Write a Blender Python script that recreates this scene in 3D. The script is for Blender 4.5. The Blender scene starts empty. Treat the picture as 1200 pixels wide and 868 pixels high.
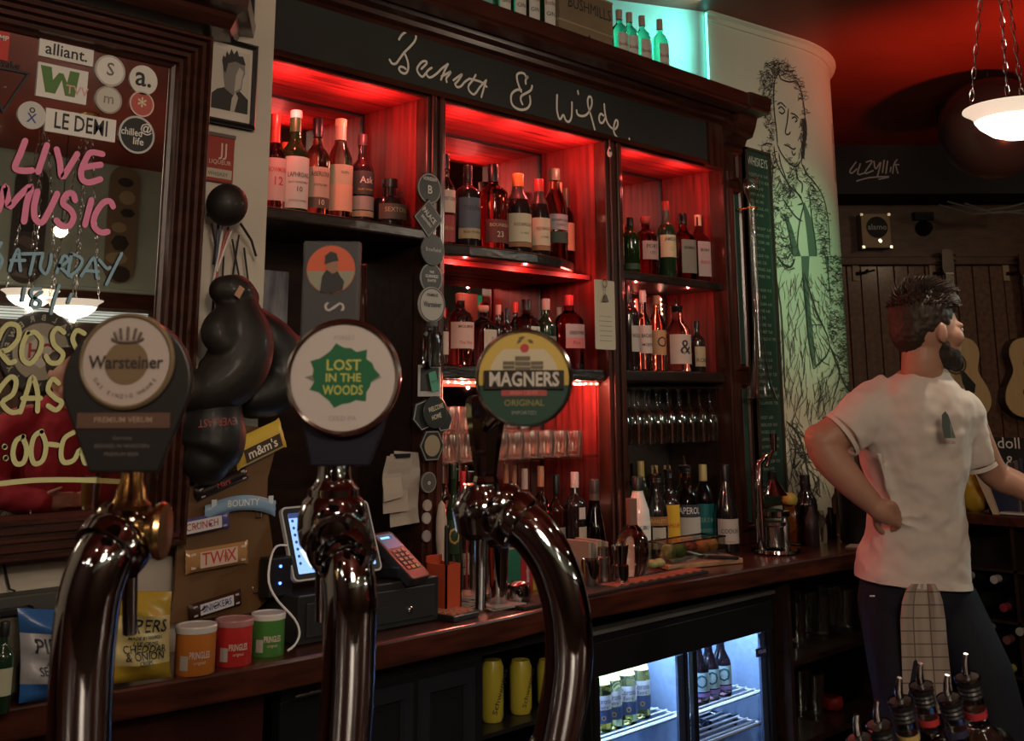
import bpy, bmesh, math, random
import numpy as np
from mathutils import Vector, Matrix
random.seed(7)
sc = bpy.context.scene
# ------------------------------------------------------------------ camera
CAM = Vector((0, 0, 1.5)); FPX, PX, PY_ = 1310.0, 600.0, 192.0
YAW, PITCH, ROLL = math.radians(44.08), math.radians(11.9), math.radians(-0.18)
FW = Vector((math.cos(YAW)*math.cos(PITCH), math.sin(YAW)*math.cos(PITCH), math.sin(PITCH)))
R0 = Vector((math.sin(YAW), -math.cos(YAW), 0)); U0 = R0.cross(FW)
RT = R0*math.cos(ROLL)+U0*math.sin(ROLL); UP = U0*math.cos(ROLL)-R0*math.sin(ROLL)
cd = bpy.data.cameras.new('camera'); cam = bpy.data.objects.new('camera', cd); sc.collection.objects.link(cam)
cam.matrix_world = Matrix((( RT.x, UP.x, -FW.x, CAM.x), (RT.y, UP.y, -FW.y, CAM.y), (RT.z, UP.z, -FW.z, CAM.z), (0,0,0,1)))
cd.sensor_width = 36; cd.lens = FPX/1200*36; cd.shift_x = 0; cd.shift_y = -(434-PY_)/1200
cd.clip_start = .05; cd.dof.use_dof = True; cd.dof.focus_distance = 3.0; cd.dof.aperture_fstop = 13
sc.camera = cam
# ------------------------------------------------------------------ world, exposure
w = bpy.data.worlds.new('world'); sc.world = w; w.use_nodes = True
w.node_tree.nodes['Background'].inputs[0].default_value = (.03, .02, .016, 1)
w.node_tree.nodes['Background'].inputs[1].default_value = .3
sc.view_settings.view_transform = 'Standard'; sc.view_settings.look = 'None'
sc.view_settings.exposure = 0.38; sc.view_settings.gamma = 1.0
try:
    sc.cycles.use_denoising = True
    sc.cycles.max_bounces = 9; sc.cycles.diffuse_bounces = 3; sc.cycles.glossy_bounces = 4
    sc.cycles.transmission_bounces = 8; sc.cycles.transparent_max_bounces = 12
    sc.cycles.caustics_refractive = False; sc.cycles.caustics_reflective = False
    sc.cycles.sample_clamp_indirect = 3.0; sc.cycles.blur_glossy = 0.5
except Exception: pass
def area(name, loc, target, size, power, col, size_y=None, spread=None, visible=True):
    l = bpy.data.lights.new(name, 'AREA'); l.energy = power; l.color = col; l.size = size
    if size_y: l.shape = 'RECTANGLE'; l.size_y = size_y
    if spread: l.spread = math.radians(spread)
    o = bpy.data.objects.new(name, l); sc.collection.objects.link(o); o.location = loc
    d = Vector(target)-Vector(loc); o.rotation_euler = d.to_track_quat('-Z', 'Y').to_euler()
    return o
def point(name, loc, power, col, rad=.05):
    l = bpy.data.lights.new(name, 'POINT'); l.energy = power; l.color = col; l.shadow_soft_size = rad
    o = bpy.data.objects.new(name, l); sc.collection.objects.link(o); o.location = loc; return o
def spot(name, loc, target, power, col, angle=40, blend=.8, rad=.04):
    l = bpy.data.lights.new(name, 'SPOT'); l.energy = power; l.color = col; l.spot_size = math.radians(angle); l.spot_blend = blend; l.shadow_soft_size = rad
    o = bpy.data.objects.new(name, l); sc.collection.objects.link(o); o.location = loc
    d = Vector(target)-Vector(loc); o.rotation_euler = d.to_track_quat('-Z', 'Y').to_euler(); return o
RED = (1, .12, .10); WARM = (1, .80, .60)
# unseen red point lamps standing in for the LEDs below each lintel and under shelves
for nm, xs, pw in (('left', (1.60, 1.86), 1.5), ('centre', (2.22, 2.45, 2.68), 1.3), ('right', (3.03, 3.30), .9)):
    for x in xs: point('light_led_bay_'+nm, (x, 2.335, 2.255), pw, RED, .004)
for x in (2.2, 2.45, 2.7): point('light_led_shelf_centre', (x, 2.318, 1.885), .42, (1, .13, .10), .004); point('light_led_shelf_low', (x, 2.322, 1.54), 2.1, (1, .22, .15), .004)
for x in (3.0, 3.3): point('light_led_shelf_right', (x, 2.325, 1.88), .30, (1, .13, .10), .004)
# teal strip above the back bar, then unseen coloured and fill spots
area('light_teal_strip', (3.42, 2.30, 2.84), (3.2, 2.55, 2.85), .04, 1.3, (.22, .92, .80), .3)
spot('light_green_spot', (3.3, .3, 2.75), (4.12, 2.3, 2.0), 55, (.14, 1, .46), 26, 1, .05)
spot('light_mural_warm', (4.1, 1.9, .97), (4.05, 2.32, 1.5), 8.0, (1, .76, .46), 95, 1, .04)
spot('light_mural_wash', (3.0, .1, 2.8), (4.05, 2.35, 2.6), 13, (.95, 1, .80), 40, 1, .08)
spot('light_man_side', (4.9, .2, 2.5), (3.15, 1.4, 1.4), 36, (.80, 1, .86), 40, .7, .12)
spot('light_counter_display', (.4, .8, 2.9), (1.4, 2.15, .95), 13, (1, .84, .66), 60, 1, .15)
spot('light_red_ceiling', (4.2, .9, 1.9), (4.75, 1.75, 3.0), 75, (1, .16, .08), 72, 1, .1)
spot('light_stage_fill', (4.9, 0, 2.75), tuple(Vector((6.9, 2.9, 1.6))), 24, (1, .74, .46), 75, 1, .15)  # added fill that brightens the plank wall and guitars, no fixture built
spot('light_room_fill', (-.3, -1.6, 2.75), (2.5, 2.2, 1.3), 120, WARM, 105, 1, .35)
# ------------------------------------------------------------------ pixel helpers (rays of the camera met with real planes)
def ray(x, y): return FW + RT*((x-PX)/FPX) - UP*((y-PY_)/FPX)
def at(x, y, d): return CAM + ray(x, y)*d
def onX(x, y, X): r = ray(x, y); return CAM + r*((X-CAM.x)/r.x)
def onY(x, y, Y): r = ray(x, y); return CAM + r*((Y-CAM.y)/r.y)
def onZ(x, y, Z): r = ray(x, y); return CAM + r*((Z-CAM.z)/r.z)
def onP(x, y, p, n):
    r = ray(x, y); n = Vector(n); return CAM + r*((Vector(p)-CAM).dot(n)/r.dot(n))
def depth(p): return (Vector(p)-CAM).dot(FW)
# ------------------------------------------------------------------ materials
MATS = {}
def mat(name, col, rough=.5, metal=0, noise=0, scale=8, stretch=(1,1,1), col2=None, bump=0, spec=.5, emit=None, estr=1, trans=0, ior=1.45, coat=0, alpha=1, sheen=0):
    if name in MATS: return MATS[name]
    m = bpy.data.materials.new(name); m.use_nodes = True; nt = m.node_tree; b = nt.nodes['Principled BSDF']
    c = tuple(col)+(1,) if len(col) == 3 else col
    b.inputs['Base Color'].default_value = c; b.inputs['Roughness'].default_value = rough; b.inputs['Metallic'].default_value = metal
    b.inputs['Specular IOR Level'].default_value = spec; b.inputs['IOR'].default_value = ior
    b.inputs['Transmission Weight'].default_value = trans; b.inputs['Coat Weight'].default_value = coat; b.inputs['Alpha'].default_value = alpha
    b.inputs['Coat Roughness'].default_value = .15; b.inputs['Sheen Weight'].default_value = sheen
    if emit: b.inputs['Emission Color'].default_value = tuple(emit)+(1,); b.inputs['Emission Strength'].default_value = estr
    if noise or bump or col2:
        tc = nt.nodes.new('ShaderNodeTexCoord'); mp = nt.nodes.new('ShaderNodeMapping'); mp.inputs['Scale'].default_value = stretch
        nz = nt.nodes.new('ShaderNodeTexNoise'); nz.inputs['Scale'].default_value = scale; nz.inputs['Detail'].default_value = 5
        nt.links.new(tc.outputs['Object'], mp.inputs[0]); nt.links.new(mp.outputs[0], nz.inputs['Vector'])
        rp = nt.nodes.new('ShaderNodeValToRGB'); k = noise
        c2 = tuple(col2) if col2 else tuple(max(0, v*(1-k)) for v in c[:3])
        rp.color_ramp.elements[0].color = c2+(1,); rp.color_ramp.elements[0].position = .32
        rp.color_ramp.elements[1].color = c if col2 else tuple(min(1, v*(1+k*.5)) for v in c[:3])+(1,); rp.color_ramp.elements[1].position = .68
        nt.links.new(nz.outputs['Fac'], rp.inputs[0]); nt.links.new(rp.outputs[0], b.inputs['Base Color'])
        if bump:
            bp = nt.nodes.new('ShaderNodeBump'); bp.inputs['Strength'].default_value = bump; bp.inputs['Distance'].default_value = .01
            nt.links.new(nz.outputs['Fac'], bp.inputs['Height']); nt.links.new(bp.outputs[0], b.inputs['Normal'])
    MATS[name] = m; return m
WOODX = mat('mahogany_x', (.062,.018,.011), .3, col2=(.022,.007,.005), scale=5, stretch=(1,9,9), coat=.4)
WOODZ = mat('mahogany_z', (.062,.018,.011), .3, col2=(.022,.007,.005), scale=5, stretch=(9,9,1), coat=.4)
DARKW = mat('dark_wood', (.03,.014,.010), .35, col2=(.012,.006,.005), scale=6, stretch=(1,7,7), coat=.3)
SHELFM = mat('shelf_wood', (.035,.022,.017), .3, col2=(.012,.008,.007), scale=18, stretch=(1,3,3), bump=.3)
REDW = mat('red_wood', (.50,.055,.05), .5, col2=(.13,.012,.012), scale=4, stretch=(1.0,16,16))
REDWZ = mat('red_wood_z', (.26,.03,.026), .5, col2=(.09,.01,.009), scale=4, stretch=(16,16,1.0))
COUNTM = mat('counter_wood', (.085,.022,.013), .28, col2=(.03,.009,.006), scale=6, stretch=(1,8,8), coat=.5)
PLANKM = mat('plank_wood', (.13,.05,.022), .5, col2=(.05,.018,.009), scale=4, stretch=(9,9,1), coat=.1)
PLASTER = mat('plaster', (.56,.50,.42), .85, noise=.10, scale=2.5)
MURALW = mat('mural_plaster', (.62,.62,.50), .7, noise=.08, scale=2)
REDCEIL = mat('red_ceiling', (.26,.035,.02), .5, noise=.35, scale=1.2)
CHROME = mat('chrome', (.50,.50,.50), .06, 1)
STEEL = mat('steel', (.5,.5,.5), .22, 1)
BRASS = mat('brass', (.62,.42,.18), .25, 1)
MIRROR = mat('mirror_glass', (.8,.8,.78), .01, 1)
BLACK = mat('black_plastic', (.012,.012,.014), .35)
BLACKM = mat('black_matte', (.015,.015,.016), .8)
BOARD = mat('chalkboard', (.018,.020,.018), .6, noise=.3, scale=3)
WHITE = mat('white_paint', (.75,.73,.68), .6)
CREAM = mat('cream_paper', (.66,.58,.42), .7)
GLASS = mat('clear_glass', (.96,1,.98), .02, trans=1, ior=1.45)
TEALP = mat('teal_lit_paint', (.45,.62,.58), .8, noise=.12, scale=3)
def pm(name, r, g, b, rough=.55, **k): return mat(name, (r, g, b), rough, **k)
# ------------------------------------------------------------------ mesh builder
class MB:
    def __init__(s): s.v = []; s.f = []; s.m = []; s.cur = 0
    def add(s, vs, fs, M=None):
        n = len(s.v)
        for p in vs:
            p = Vector(p); s.v.append(tuple(M @ p) if M else tuple(p))
        for f in fs: s.f.append(tuple(i+n for i in f)); s.m.append(s.cur)
        return s
    def box(s, x0, x1, y0, y1, z0, z1, M=None):
        return s.add([(x0,y0,z0),(x1,y0,z0),(x1,y1,z0),(x0,y1,z0),(x0,y0,z1),(x1,y0,z1),(x1,y1,z1),(x0,y1,z1)],
              [(0,3,2,1),(4,5,6,7),(0,1,5,4),(1,2,6,5),(2,3,7,6),(3,0,4,7)], M)
    def lathe(s, prof, n=24, M=None, sq=2.0, ky=1.0, caps=True):
        vs = []; fs = []
        for r, z in prof:
            for i in range(n):
                a = 2*math.pi*i/n; c, q = math.cos(a), math.sin(a)
                k = 1.0 if sq == 2.0 else (abs(c)**sq+abs(q)**sq)**(-1/sq)
                vs.append((r*c*k, r*q*k*ky, z))
        m = len(prof)
        for j in range(m-1):
            for i in range(n):
                a, b = j*n+i, j*n+(i+1) % n; fs.append((a, b, b+n, a+n))
        if caps and prof[0][0] > 1e-6: fs.append(tuple(range(n-1, -1, -1)))
        if caps and prof[-1][0] > 1e-6: fs.append(tuple((m-1)*n+i for i in range(n)))
        return s.add(vs, fs, M)
    def tube(s, pts, rad, n=10, closed=False, caps=True):
        pts = [Vector(p) for p in pts]; N = len(pts); rs = rad if isinstance(rad, (list, tuple)) else [rad]*N
        vs = []; fs = []; prev = None
        for i, p in enumerate(pts):
            if closed: t = pts[(i+1) % N]-pts[i-1]
            else: t = pts[min(i+1, N-1)]-pts[max(i-1, 0)]
            t.normalize()
            if prev is None:
                a = Vector((0,0,1)) if abs(t.z) < .9 else Vector((1,0,0)); u = a.cross(t).normalized()
            else:
                u = prev-t*prev.dot(t); u = u.normalized() if u.length > 1e-6 else t.orthogonal().normalized()
            prev = u; v = t.cross(u)
            for k in range(n):
                a = 2*math.pi*k/n; vs.append(p+(u*math.cos(a)+v*math.sin(a))*rs[i])
        for j in range(N if closed else N-1):
            for k in range(n):
                a, b = j*n+k, j*n+(k+1) % n; c, d = ((j+1) % N)*n+(k+1) % n, ((j+1) % N)*n+k; fs.append((a, b, c, d))
        if not closed and caps: fs.append(tuple(range(n-1, -1, -1))); fs.append(tuple((N-1)*n+k for k in range(n)))
        return s.add(vs, fs)
    def prism(s, poly, z0, z1, M=None):
        n = len(poly); vs = [(x, y, z0) for x, y in poly]+[(x, y, z1) for x, y in poly]
        fs = [tuple(range(n-1, -1, -1)), tuple(range(n, 2*n))]+[(i, (i+1) % n, (i+1) % n+n, i+n) for i in range(n)]
        return s.add(vs, fs, M)
    def strip(s, path, prof):
        """sweep a (out, z) profile along a plan path of (x, y); out = towards -normal side (front)"""
        P = [Vector(p) for p in path]; n = len(prof); vs = []; fs = []
        for i, p in enumerate(P):
            t = (P[min(i+1, len(P)-1)]-P[max(i-1, 0)]).normalized(); nr = Vector((t.y, -t.x))
            for o, z in prof: q = p+nr*o; vs.append((q.x, q.y, z))
        for i in range(len(P)-1):
            for k in range(n):
                a, b = i*n+k, i*n+(k+1) % n; fs.append((a, a+n, b+n, b))
        fs.append(tuple(range(n))); fs.append(tuple((len(P)-1)*n+k for k in range(n-1, -1, -1)))
        return s.add(vs, fs)
    def build(s, name, m, parent=None, smooth=None, bev=0, loc=None, seg=2):
        me = bpy.data.meshes.new(name); me.from_pydata(s.v, [], s.f)
        ms = m if isinstance(m, (list, tuple)) else [m]
        for q in ms: me.materials.append(q)
        if len(ms) > 1: me.polygons.foreach_set('material_index', s.m)
        if smooth is not None:
            me.polygons.foreach_set('use_smooth', [True]*len(me.polygons)); me.set_sharp_from_angle(angle=math.radians(smooth))
        me.update(); o = bpy.data.objects.new(name, me); sc.collection.objects.link(o)
        if parent: o.parent = parent
        if loc is not None: o.location = loc
        if bev:
            b = o.modifiers.new('bevel', 'BEVEL'); b.width = bev; b.segments = seg; b.limit_method = 'ANGLE'
        return o
def tag(o, label=None, cat=None, group=None, kind=None):
    if label: o['label'] = label
    if cat: o['category'] = cat
    if group: o['group'] = group
    if kind: o['kind'] = kind
    return o
def thing(name, label, cat, loc=(0,0,0), rz=0, group=None, rx=0, ry=0):
    o = bpy.data.objects.new(name, None); sc.collection.objects.link(o); o.location = loc; o.rotation_euler = (rx, ry, rz); o.empty_display_size = .05
    return tag(o, label, cat, group)
def struct(o): o['kind'] = 'structure'; return o
def T(loc=(0,0,0), rx=0, ry=0, rz=0, s=1): return Matrix.Translation(loc) @ Matrix.Rotation(rz,4,'Z') @ Matrix.Rotation(ry,4,'Y') @ Matrix.Rotation(rx,4,'X') @ Matrix.Diagonal((s,s,s,1))
STAND = Matrix.Rotation(math.radians(90), 4, 'X')   # flat x-y drawing stood up to x-z, front towards -Y
def frame(o, ex, ey):
    """matrix whose x, y axes lie along ex, ey at origin o"""
    ex = Vector(ex).normalized(); ey = Vector(ey); ey = (ey-ex*ey.dot(ex)).normalized(); ez = ex.cross(ey)
    return Matrix(((ex.x,ey.x,ez.x,o[0]),(ex.y,ey.y,ez.y,o[1]),(ex.z,ey.z,ez.z,o[2]),(0,0,0,1)))
# ------------------------------------------------------------------ lettering
_tc = {}
def glyphs(txt, size, sx=1.0, bold=0.0, align='CENTER', space=1.0):
    bold = bold*.6
    key = (txt, bold, align, space)
    if key not in _tc:
        c = bpy.data.curves.new('t', 'FONT'); c.body = txt; c.size = 1; c.align_x = align; c.align_y = 'CENTER'; c.resolution_u = 2
        c.offset = bold; c.space_character = space; c.fill_mode = 'FRONT'
        o = bpy.data.objects.new('t', c); sc.collection.objects.link(o)
        dg = bpy.context.evaluated_depsgraph_get(); me = bpy.data.meshes.new_from_object(o.evaluated_get(dg))
        _tc[key] = ([tuple(v.co) for v in me.vertices], [tuple(p.vertices) for p in me.polygons])
        bpy.data.objects.remove(o); bpy.data.curves.remove(c); bpy.data.meshes.remove(me)
    v, f = _tc[key]; return [(x*size*sx, y*size, 0) for x, y, z in v], f
def text(txt, size, m, parent=None, M=None, sx=1.0, bold=0.0, fit=None, name='lettering', align='CENTER', cyl=None, zc=0, a0=-math.pi/2, space=1.0):
    """flat lettering (optionally wrapped on a cylinder of radius cyl), one mesh"""
    v, f = glyphs(txt, size, sx, bold, align, space)
    if fit and v:
        wd = max(p[0] for p in v)-min(p[0] for p in v)
        if wd > fit: k = fit/wd; v = [(p[0]*k, p[1], 0) for p in v]
    mb = MB()
    if cyl: v = [(cyl*math.cos(a0+p[0]/cyl), cyl*math.sin(a0+p[0]/cyl), zc+p[1]) for p in v]
    mb.add(v, f, M); return mb.build(name, m, parent)
_rz = [0]
def ribbon(mb, pts, wd, M=None, n=None):
    """flat brush stroke along 2-D points, width wd, in the x-y plane of M"""
    _rz[0] += 1; zr = .00012*(_rz[0] % 9)
    P = [Vector((p[0], p[1])) for p in pts]
    if len(P) > 2:
        Q = []
        for i in range(len(P)-1):
            p0, p1, p2, p3 = P[max(i-1,0)], P[i], P[i+1], P[min(i+2, len(P)-1)]
            for t in (0, .25, .5, .75):
                Q.append(.5*((2*p1)+(p2-p0)*t+(2*p0-5*p1+4*p2-p3)*t*t+(3*p1-p0-3*p2+p3)*t**3))
        Q.append(P[-1]); P = Q
    vs = []; fs = []
    for i, p in enumerate(P):
        t = P[min(i+1, len(P)-1)]-P[max(i-1, 0)]
        t = t.normalized() if t.length > 1e-9 else Vector((1,0)); nr = Vector((-t.y, t.x))*wd/2
        vs += [(p.x+nr.x, p.y+nr.y, zr), (p.x-nr.x, p.y-nr.y, zr)]
    for i in range(len(P)-1): fs.append((2*i, 2*i+1, 2*i+3, 2*i+2))
    for e in (0, len(P)-1):      # round ends
        c = P[e]; k = len(vs); vs.append((c.x, c.y, zr+.00006))
        for j in range(8): a = j*math.pi/4; vs.append((c.x+math.cos(a)*wd/2, c.y+math.sin(a)*wd/2, zr+.00006))
        for j in range(8): fs.append((k, k+1+j, k+1+(j+1) % 8))
    mb.add(vs, fs, M)
def disc(mb, r, h, M=None, n=28): return mb.lathe([(r,0),(r,h)], n, M)

def thinglass(name, tint=(.96,.98,.97), ref=.5, rough=.03):
    m = bpy.data.materials.new(name); m.use_nodes = True; nt = m.node_tree; nt.nodes.clear()
    o = nt.nodes.new('ShaderNodeOutputMaterial'); mx = nt.nodes.new('ShaderNodeMixShader'); tr = nt.nodes.new('ShaderNodeBsdfTransparent'); gs = nt.nodes.new('ShaderNodeBsdfGlossy')
    tr.inputs[0].default_value = tint+(1,); gs.inputs['Color'].default_value = (.9,.95,.93,1); gs.inputs['Roughness'].default_value = rough
    lw = nt.nodes.new('ShaderNodeLayerWeight'); lw.inputs[0].default_value = .35; mm = nt.nodes.new('ShaderNodeMath'); mm.operation = 'MULTIPLY_ADD'; mm.inputs[1].default_value = ref; mm.inputs[2].default_value = .05
    nt.links.new(lw.outputs['Facing'], mm.inputs[0]); nt.links.new(mm.outputs[0], mx.inputs[0]); nt.links.new(tr.outputs[0], mx.inputs[1]); nt.links.new(gs.outputs[0], mx.inputs[2]); nt.links.new(mx.outputs[0], o.inputs[0]); return m
THIN = thinglass('thin_glass', ref=.85); PANE = thinglass('pane_glass', (.93,.95,.97), .12)
def tubes_mesh(name, parts, m, parent, vox, sm=4, ells=(), disp=None):
    mb = MB()
    ends = []
    for pts, rad in parts:
        P = [Vector(q) for q in pts]; rr = list(rad) if isinstance(rad, (list, tuple)) else [rad]*len(P)
        if len(P) > 2:
            Q_, R_ = [], []
            for i in range(len(P)-1):
                p0,p1,p2,p3 = P[max(i-1,0)],P[i],P[i+1],P[min(i+2,len(P)-1)]; r0,r1,r2,r3 = rr[max(i-1,0)],rr[i],rr[i+1],rr[min(i+2,len(P)-1)]
                for j in range(4):
                    s = j/4; f = lambda a,b,c,d: .5*((2*b)+(c-a)*s+(2*a-5*b+4*c-d)*s*s+(3*b-a-3*c+d)*s**3); Q_.append(f(p0,p1,p2,p3)); R_.append(f(r0,r1,r2,r3))
            P = Q_+[P[-1]]; rr = R_+[rr[-1]]
        mb.tube(P, rr, 20); ends += [(P[0], rr[0]*.97), (P[-1], rr[-1]*.97)]
    b = bmesh.new(); me = bpy.data.meshes.new(name); me.from_pydata(mb.v, [], mb.f); b.from_mesh(me)
    for c, r in ends: bmesh.ops.create_icosphere(b, subdivisions=3, radius=r, matrix=Matrix.Translation(c))
    for c, r, M_ in ells: bmesh.ops.create_icosphere(b, subdivisions=3, radius=1, matrix=Matrix.Translation(c) @ M_ @ Matrix.Diagonal((*r,1)))
    b.to_mesh(me); b.free(); me.materials.append(m); o = bpy.data.objects.new(name, me); sc.collection.objects.link(o); o.parent = parent
    r_ = o.modifiers.new('r', 'REMESH'); r_.mode = 'VOXEL'; r_.voxel_size = vox; r_.use_smooth_shade = True
    s = o.modifiers.new('s', 'SMOOTH'); s.factor = .5; s.iterations = sm
    if disp:
        tx = bpy.data.textures.new('folds', 'CLOUDS'); tx.noise_scale = disp[1]; dm = o.modifiers.new('d', 'DISPLACE'); dm.texture = tx; dm.strength = disp[0]; dm.mid_level = .5
    return o
# ================================================================== THE SETTING
def slab(name, x0,x1,y0,y1,z0,z1, m): return struct(MB().box(x0,x1,y0,y1,z0,z1).build(name, m))
slab('floor', -2.6,9.5,-2.7,6.2,-.1,0, mat('floor_boards', (.07,.035,.02), .45, col2=(.03,.015,.01), scale=4, stretch=(1,8,1)))
slab('ceiling', -2.6,9.5,-2.7,6.2,3.0,3.1, REDCEIL)
slab('wall_back', -2.5,1.45,2.2,2.62,0,3.0, PLASTER)
slab('wall_left', -2.6,-2.5,-2.7,6.2,0,3.0, mat('dark_red_wall', (.05,.015,.012), .7, noise=.2, scale=3))
wf = slab('wall_front', -2.6,9.5,-2.6,-2.5,0,2.15, mat('brown_panelling', (.07,.038,.022), .5, noise=.4, scale=5, stretch=(8,1,1)))
slab('wall_front_upper', -2.6,9.5,-2.6,-2.5,2.15,3.0, mat('mint_wall', (.34,.42,.34), .8, noise=.1, scale=3))
slab('trim_front', -2.5,9.5,-2.5,-2.44,2.07,2.17, WOODX)
slab('wall_right', 9.4,9.5,-2.7,6.2,0,3.0, BLACKM)
# teal-lit wall above the back bar
def wallstrip(name, pts, z0, z1, m, th=.08, smooth=None):
    poly = list(pts); back = []
    for i, p in enumerate(pts):
        a = Vector(pts[max(i-1,0)]); b = Vector(pts[min(i+1,len(pts)-1)]); t = (b-a).normalized(); back.append((p[0]-t.y*th, p[1]+t.x*th))
    vs = []; fs = []; n = len(pts)
    for z in (z0, z1): vs += [(x,y,z) for x,y in pts]+[(x,y,z) for x,y in back]
    for i in range(n-1):
        fs += [(i,i+1,i+1+2*n,i+2*n), (n+i,n+i+2*n,n+i+1+2*n,n+i+1), (i,n+i,n+i+1,i+1), (2*n+i,2*n+i+1,3*n+i+1,3*n+i)]
    fs += [(0,2*n,3*n,n), (n-1,2*n-1,4*n-1,3*n-1)]
    o = MB().add(vs, fs).build(name, m, smooth=smooth); return struct(o)
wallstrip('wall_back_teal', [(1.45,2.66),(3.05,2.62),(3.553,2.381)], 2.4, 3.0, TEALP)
cx, cy, cr = 4.2, 3.1, .8
MW = [(3.555,2.38)]+[(cx+cr*math.cos(a), cy+cr*math.sin(a)) for a in np.radians(np.arange(-94, 40, 1.5))]
wallstrip('wall_mural', MW, 0, 3.0, MURALW, smooth=30)
cv = MB(); cv.strip([MW[i] for i in range(len(MW))], [(0,2.965),(.010,2.965),(.014,2.975),(.012,2.985),(.028,2.992),(.03,2.999),(0,2.999)])
struct(cv.build('trim_mural', MURALW, smooth=40))
o = MB().tube([(3.548,2.368,2.6),(3.548,2.368,2.99)], .004, 8).build('led_strip', mat('teal_led', (.1,.6,.5), .4, emit=(.1,.95,.8), estr=4)); tag(o, 'vertical teal LED strip in the corner above the back bar', 'led strip')
# guitar wall, seen square on at the far right
HX, HY = math.cos(YAW), math.sin(YAW); GN = Vector((-HX, -HY, 0)); GR = Vector((HY, -HX, 0)); GD = 7.0; G0 = Vector((HX*GD, HY*GD, 0))
GM = Matrix(((GR.x,0,GN.x,G0.x),(GR.y,0,GN.y,G0.y),(0,1,0,0),(0,0,0,1)))      # x right, y up, z out of the wall
def gw(x, y, off=0): return onP(x, y, G0+GN*off, GN)
def gl(x, y, off=0): q = gw(x, y, off)-G0; return q.dot(GR), q.z
wg = struct(MB().box(1.0,4.6,0,3.0,-.1,-.012, GM).build('wall_right_far', mat('dark_backing', (.03,.012,.006), .8)))
PZ = gl(1100, 311)[1]
x = 1.5; k = 0
tmpl = {}
while x < 4.5:
    wd = .105 if k % 3 else .088
    if wd not in tmpl:
        q = MB(); q.box(.0015, wd-.003, 0, PZ, -.012, 0); tmpl[wd] = q.build('plank', PLANKM, wg, bev=.003, seg=1); p = tmpl[wd]; p.matrix_local = GM @ Matrix.Translation((x,0,0))
    else:
        p = tmpl[wd].copy(); sc.collection.objects.link(p); p.matrix_local = GM @ Matrix.Translation((x, 0, random.uniform(-.002,.003)))
    x += wd; k += 1
MB().box(1.0,4.6,PZ,PZ+.05,0,.05,GM).box(1.0,4.6,PZ+.05,gl(1100,240)[1],0,.012,GM).build('rail_board', mat('rail_wood', (.07,.028,.014), .5, noise=.4, scale=5, stretch=(2,2,6)), wg, bev=.004)
MB().box(1.0,4.6,gl(1100,240)[1],3.0,0,.4,GM).build('soffit', mat('soffit_black', (.005,.006,.009), .7), wg)
# graffiti tag on the soffit
gm = MB(); s0 = [gl(a, b, .4) for a, b in ((0,0),)]
for st in ([(1003,190),(996,200),(998,203),(1004,198)],[(1008,192),(1005,204),(1012,203)],[(1015,190),(1022,189),(1013,203),(1023,200)],[(1024,189),(1026,198),(1032,190),(1028,207)],[(1036,188),(1034,202)],[(1040,189),(1038,203)],[(1044,196),(1043,201)],[(1046,203),(1048,191),(1052,203)],[(1051,187),(1048,192),(1053,193)],[(1004,212),(1020,208),(1042,207),(1030,210)]):
    ribbon(gm, [gl(a, b, .401) for a, b in st], .008, GM @ Matrix.Translation((0,0,.403)))
gm.build('graffiti_tag', pm('grey_chalk', .35,.36,.37), wg)
# ================================================================== BACK BAR
YB = 2.30
bar = thing('back_bar', 'tall dark mahogany back bar with three open red-lit shelving bays under a name board', 'back bar', (1.45, 2.3, 0))
bar_inv = Matrix.Translation((-1.45,-2.3,0))
def bpart(mb, name, m, **k):
    o = mb.build(name, m, bar, **k); o.matrix_parent_inverse = Matrix.Identity(4); o.location = (-1.45,-2.3,0); return o
zs_b = onY(600,131,2.27).z; zs_t = onY(600,73,2.26).z; xs_r = onY(829,165,2.27).x
ZL, ZC, ZR = 1.955, 1.93, 1.915; ZL2 = 1.592
XB0, XB1, XC0, XC1, XP0, XP1 = 2.02, 2.09, 2.80, 2.89, 3.47, 3.605
ZCEIL = 2.335
# bay ceilings (red boards)
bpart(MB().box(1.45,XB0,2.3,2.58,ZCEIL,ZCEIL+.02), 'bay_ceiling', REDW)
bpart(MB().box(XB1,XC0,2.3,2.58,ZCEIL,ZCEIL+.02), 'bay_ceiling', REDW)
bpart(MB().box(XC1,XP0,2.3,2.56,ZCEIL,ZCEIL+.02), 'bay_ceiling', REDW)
# partitions
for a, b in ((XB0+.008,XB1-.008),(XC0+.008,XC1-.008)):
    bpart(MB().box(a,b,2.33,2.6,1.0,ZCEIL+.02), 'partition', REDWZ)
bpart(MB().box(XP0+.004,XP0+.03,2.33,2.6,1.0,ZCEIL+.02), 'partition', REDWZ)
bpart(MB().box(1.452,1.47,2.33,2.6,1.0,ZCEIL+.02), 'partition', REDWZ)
# red plank side panel low in centre bay: separate boards
for k in range(4):
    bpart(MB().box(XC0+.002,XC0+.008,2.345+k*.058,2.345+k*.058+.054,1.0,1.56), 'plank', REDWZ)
# columns (stiles) with reeded fronts
for a, b in ((XB0,XB1),(XC0,XC1)):
    wdt = b-a
    m = MB().box(a,b,2.285,2.335,1.0,2.36).box(a+.2*wdt,a+.4*wdt,2.277,2.286,1.0,2.36).box(a+.6*wdt,a+.8*wdt,2.277,2.286,1.0,2.36)
    bpart(m, 'column', WOODZ, bev=.004)
bpart(MB().box(XB0-.001,XB0+.007,2.337,2.558,1.0,ZL-.033), 'dark_side_panel', DARKW); bpart(MB().box(XP0-.002,XP0+.003,2.337,2.553,1.0,ZL2-.037), 'dark_side_panel', DARKW); bpart(MB().box(XC1-.009,XC1+.0,2.337,2.553,1.0,ZL2-.037), 'dark_side_panel', DARKW)
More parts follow.
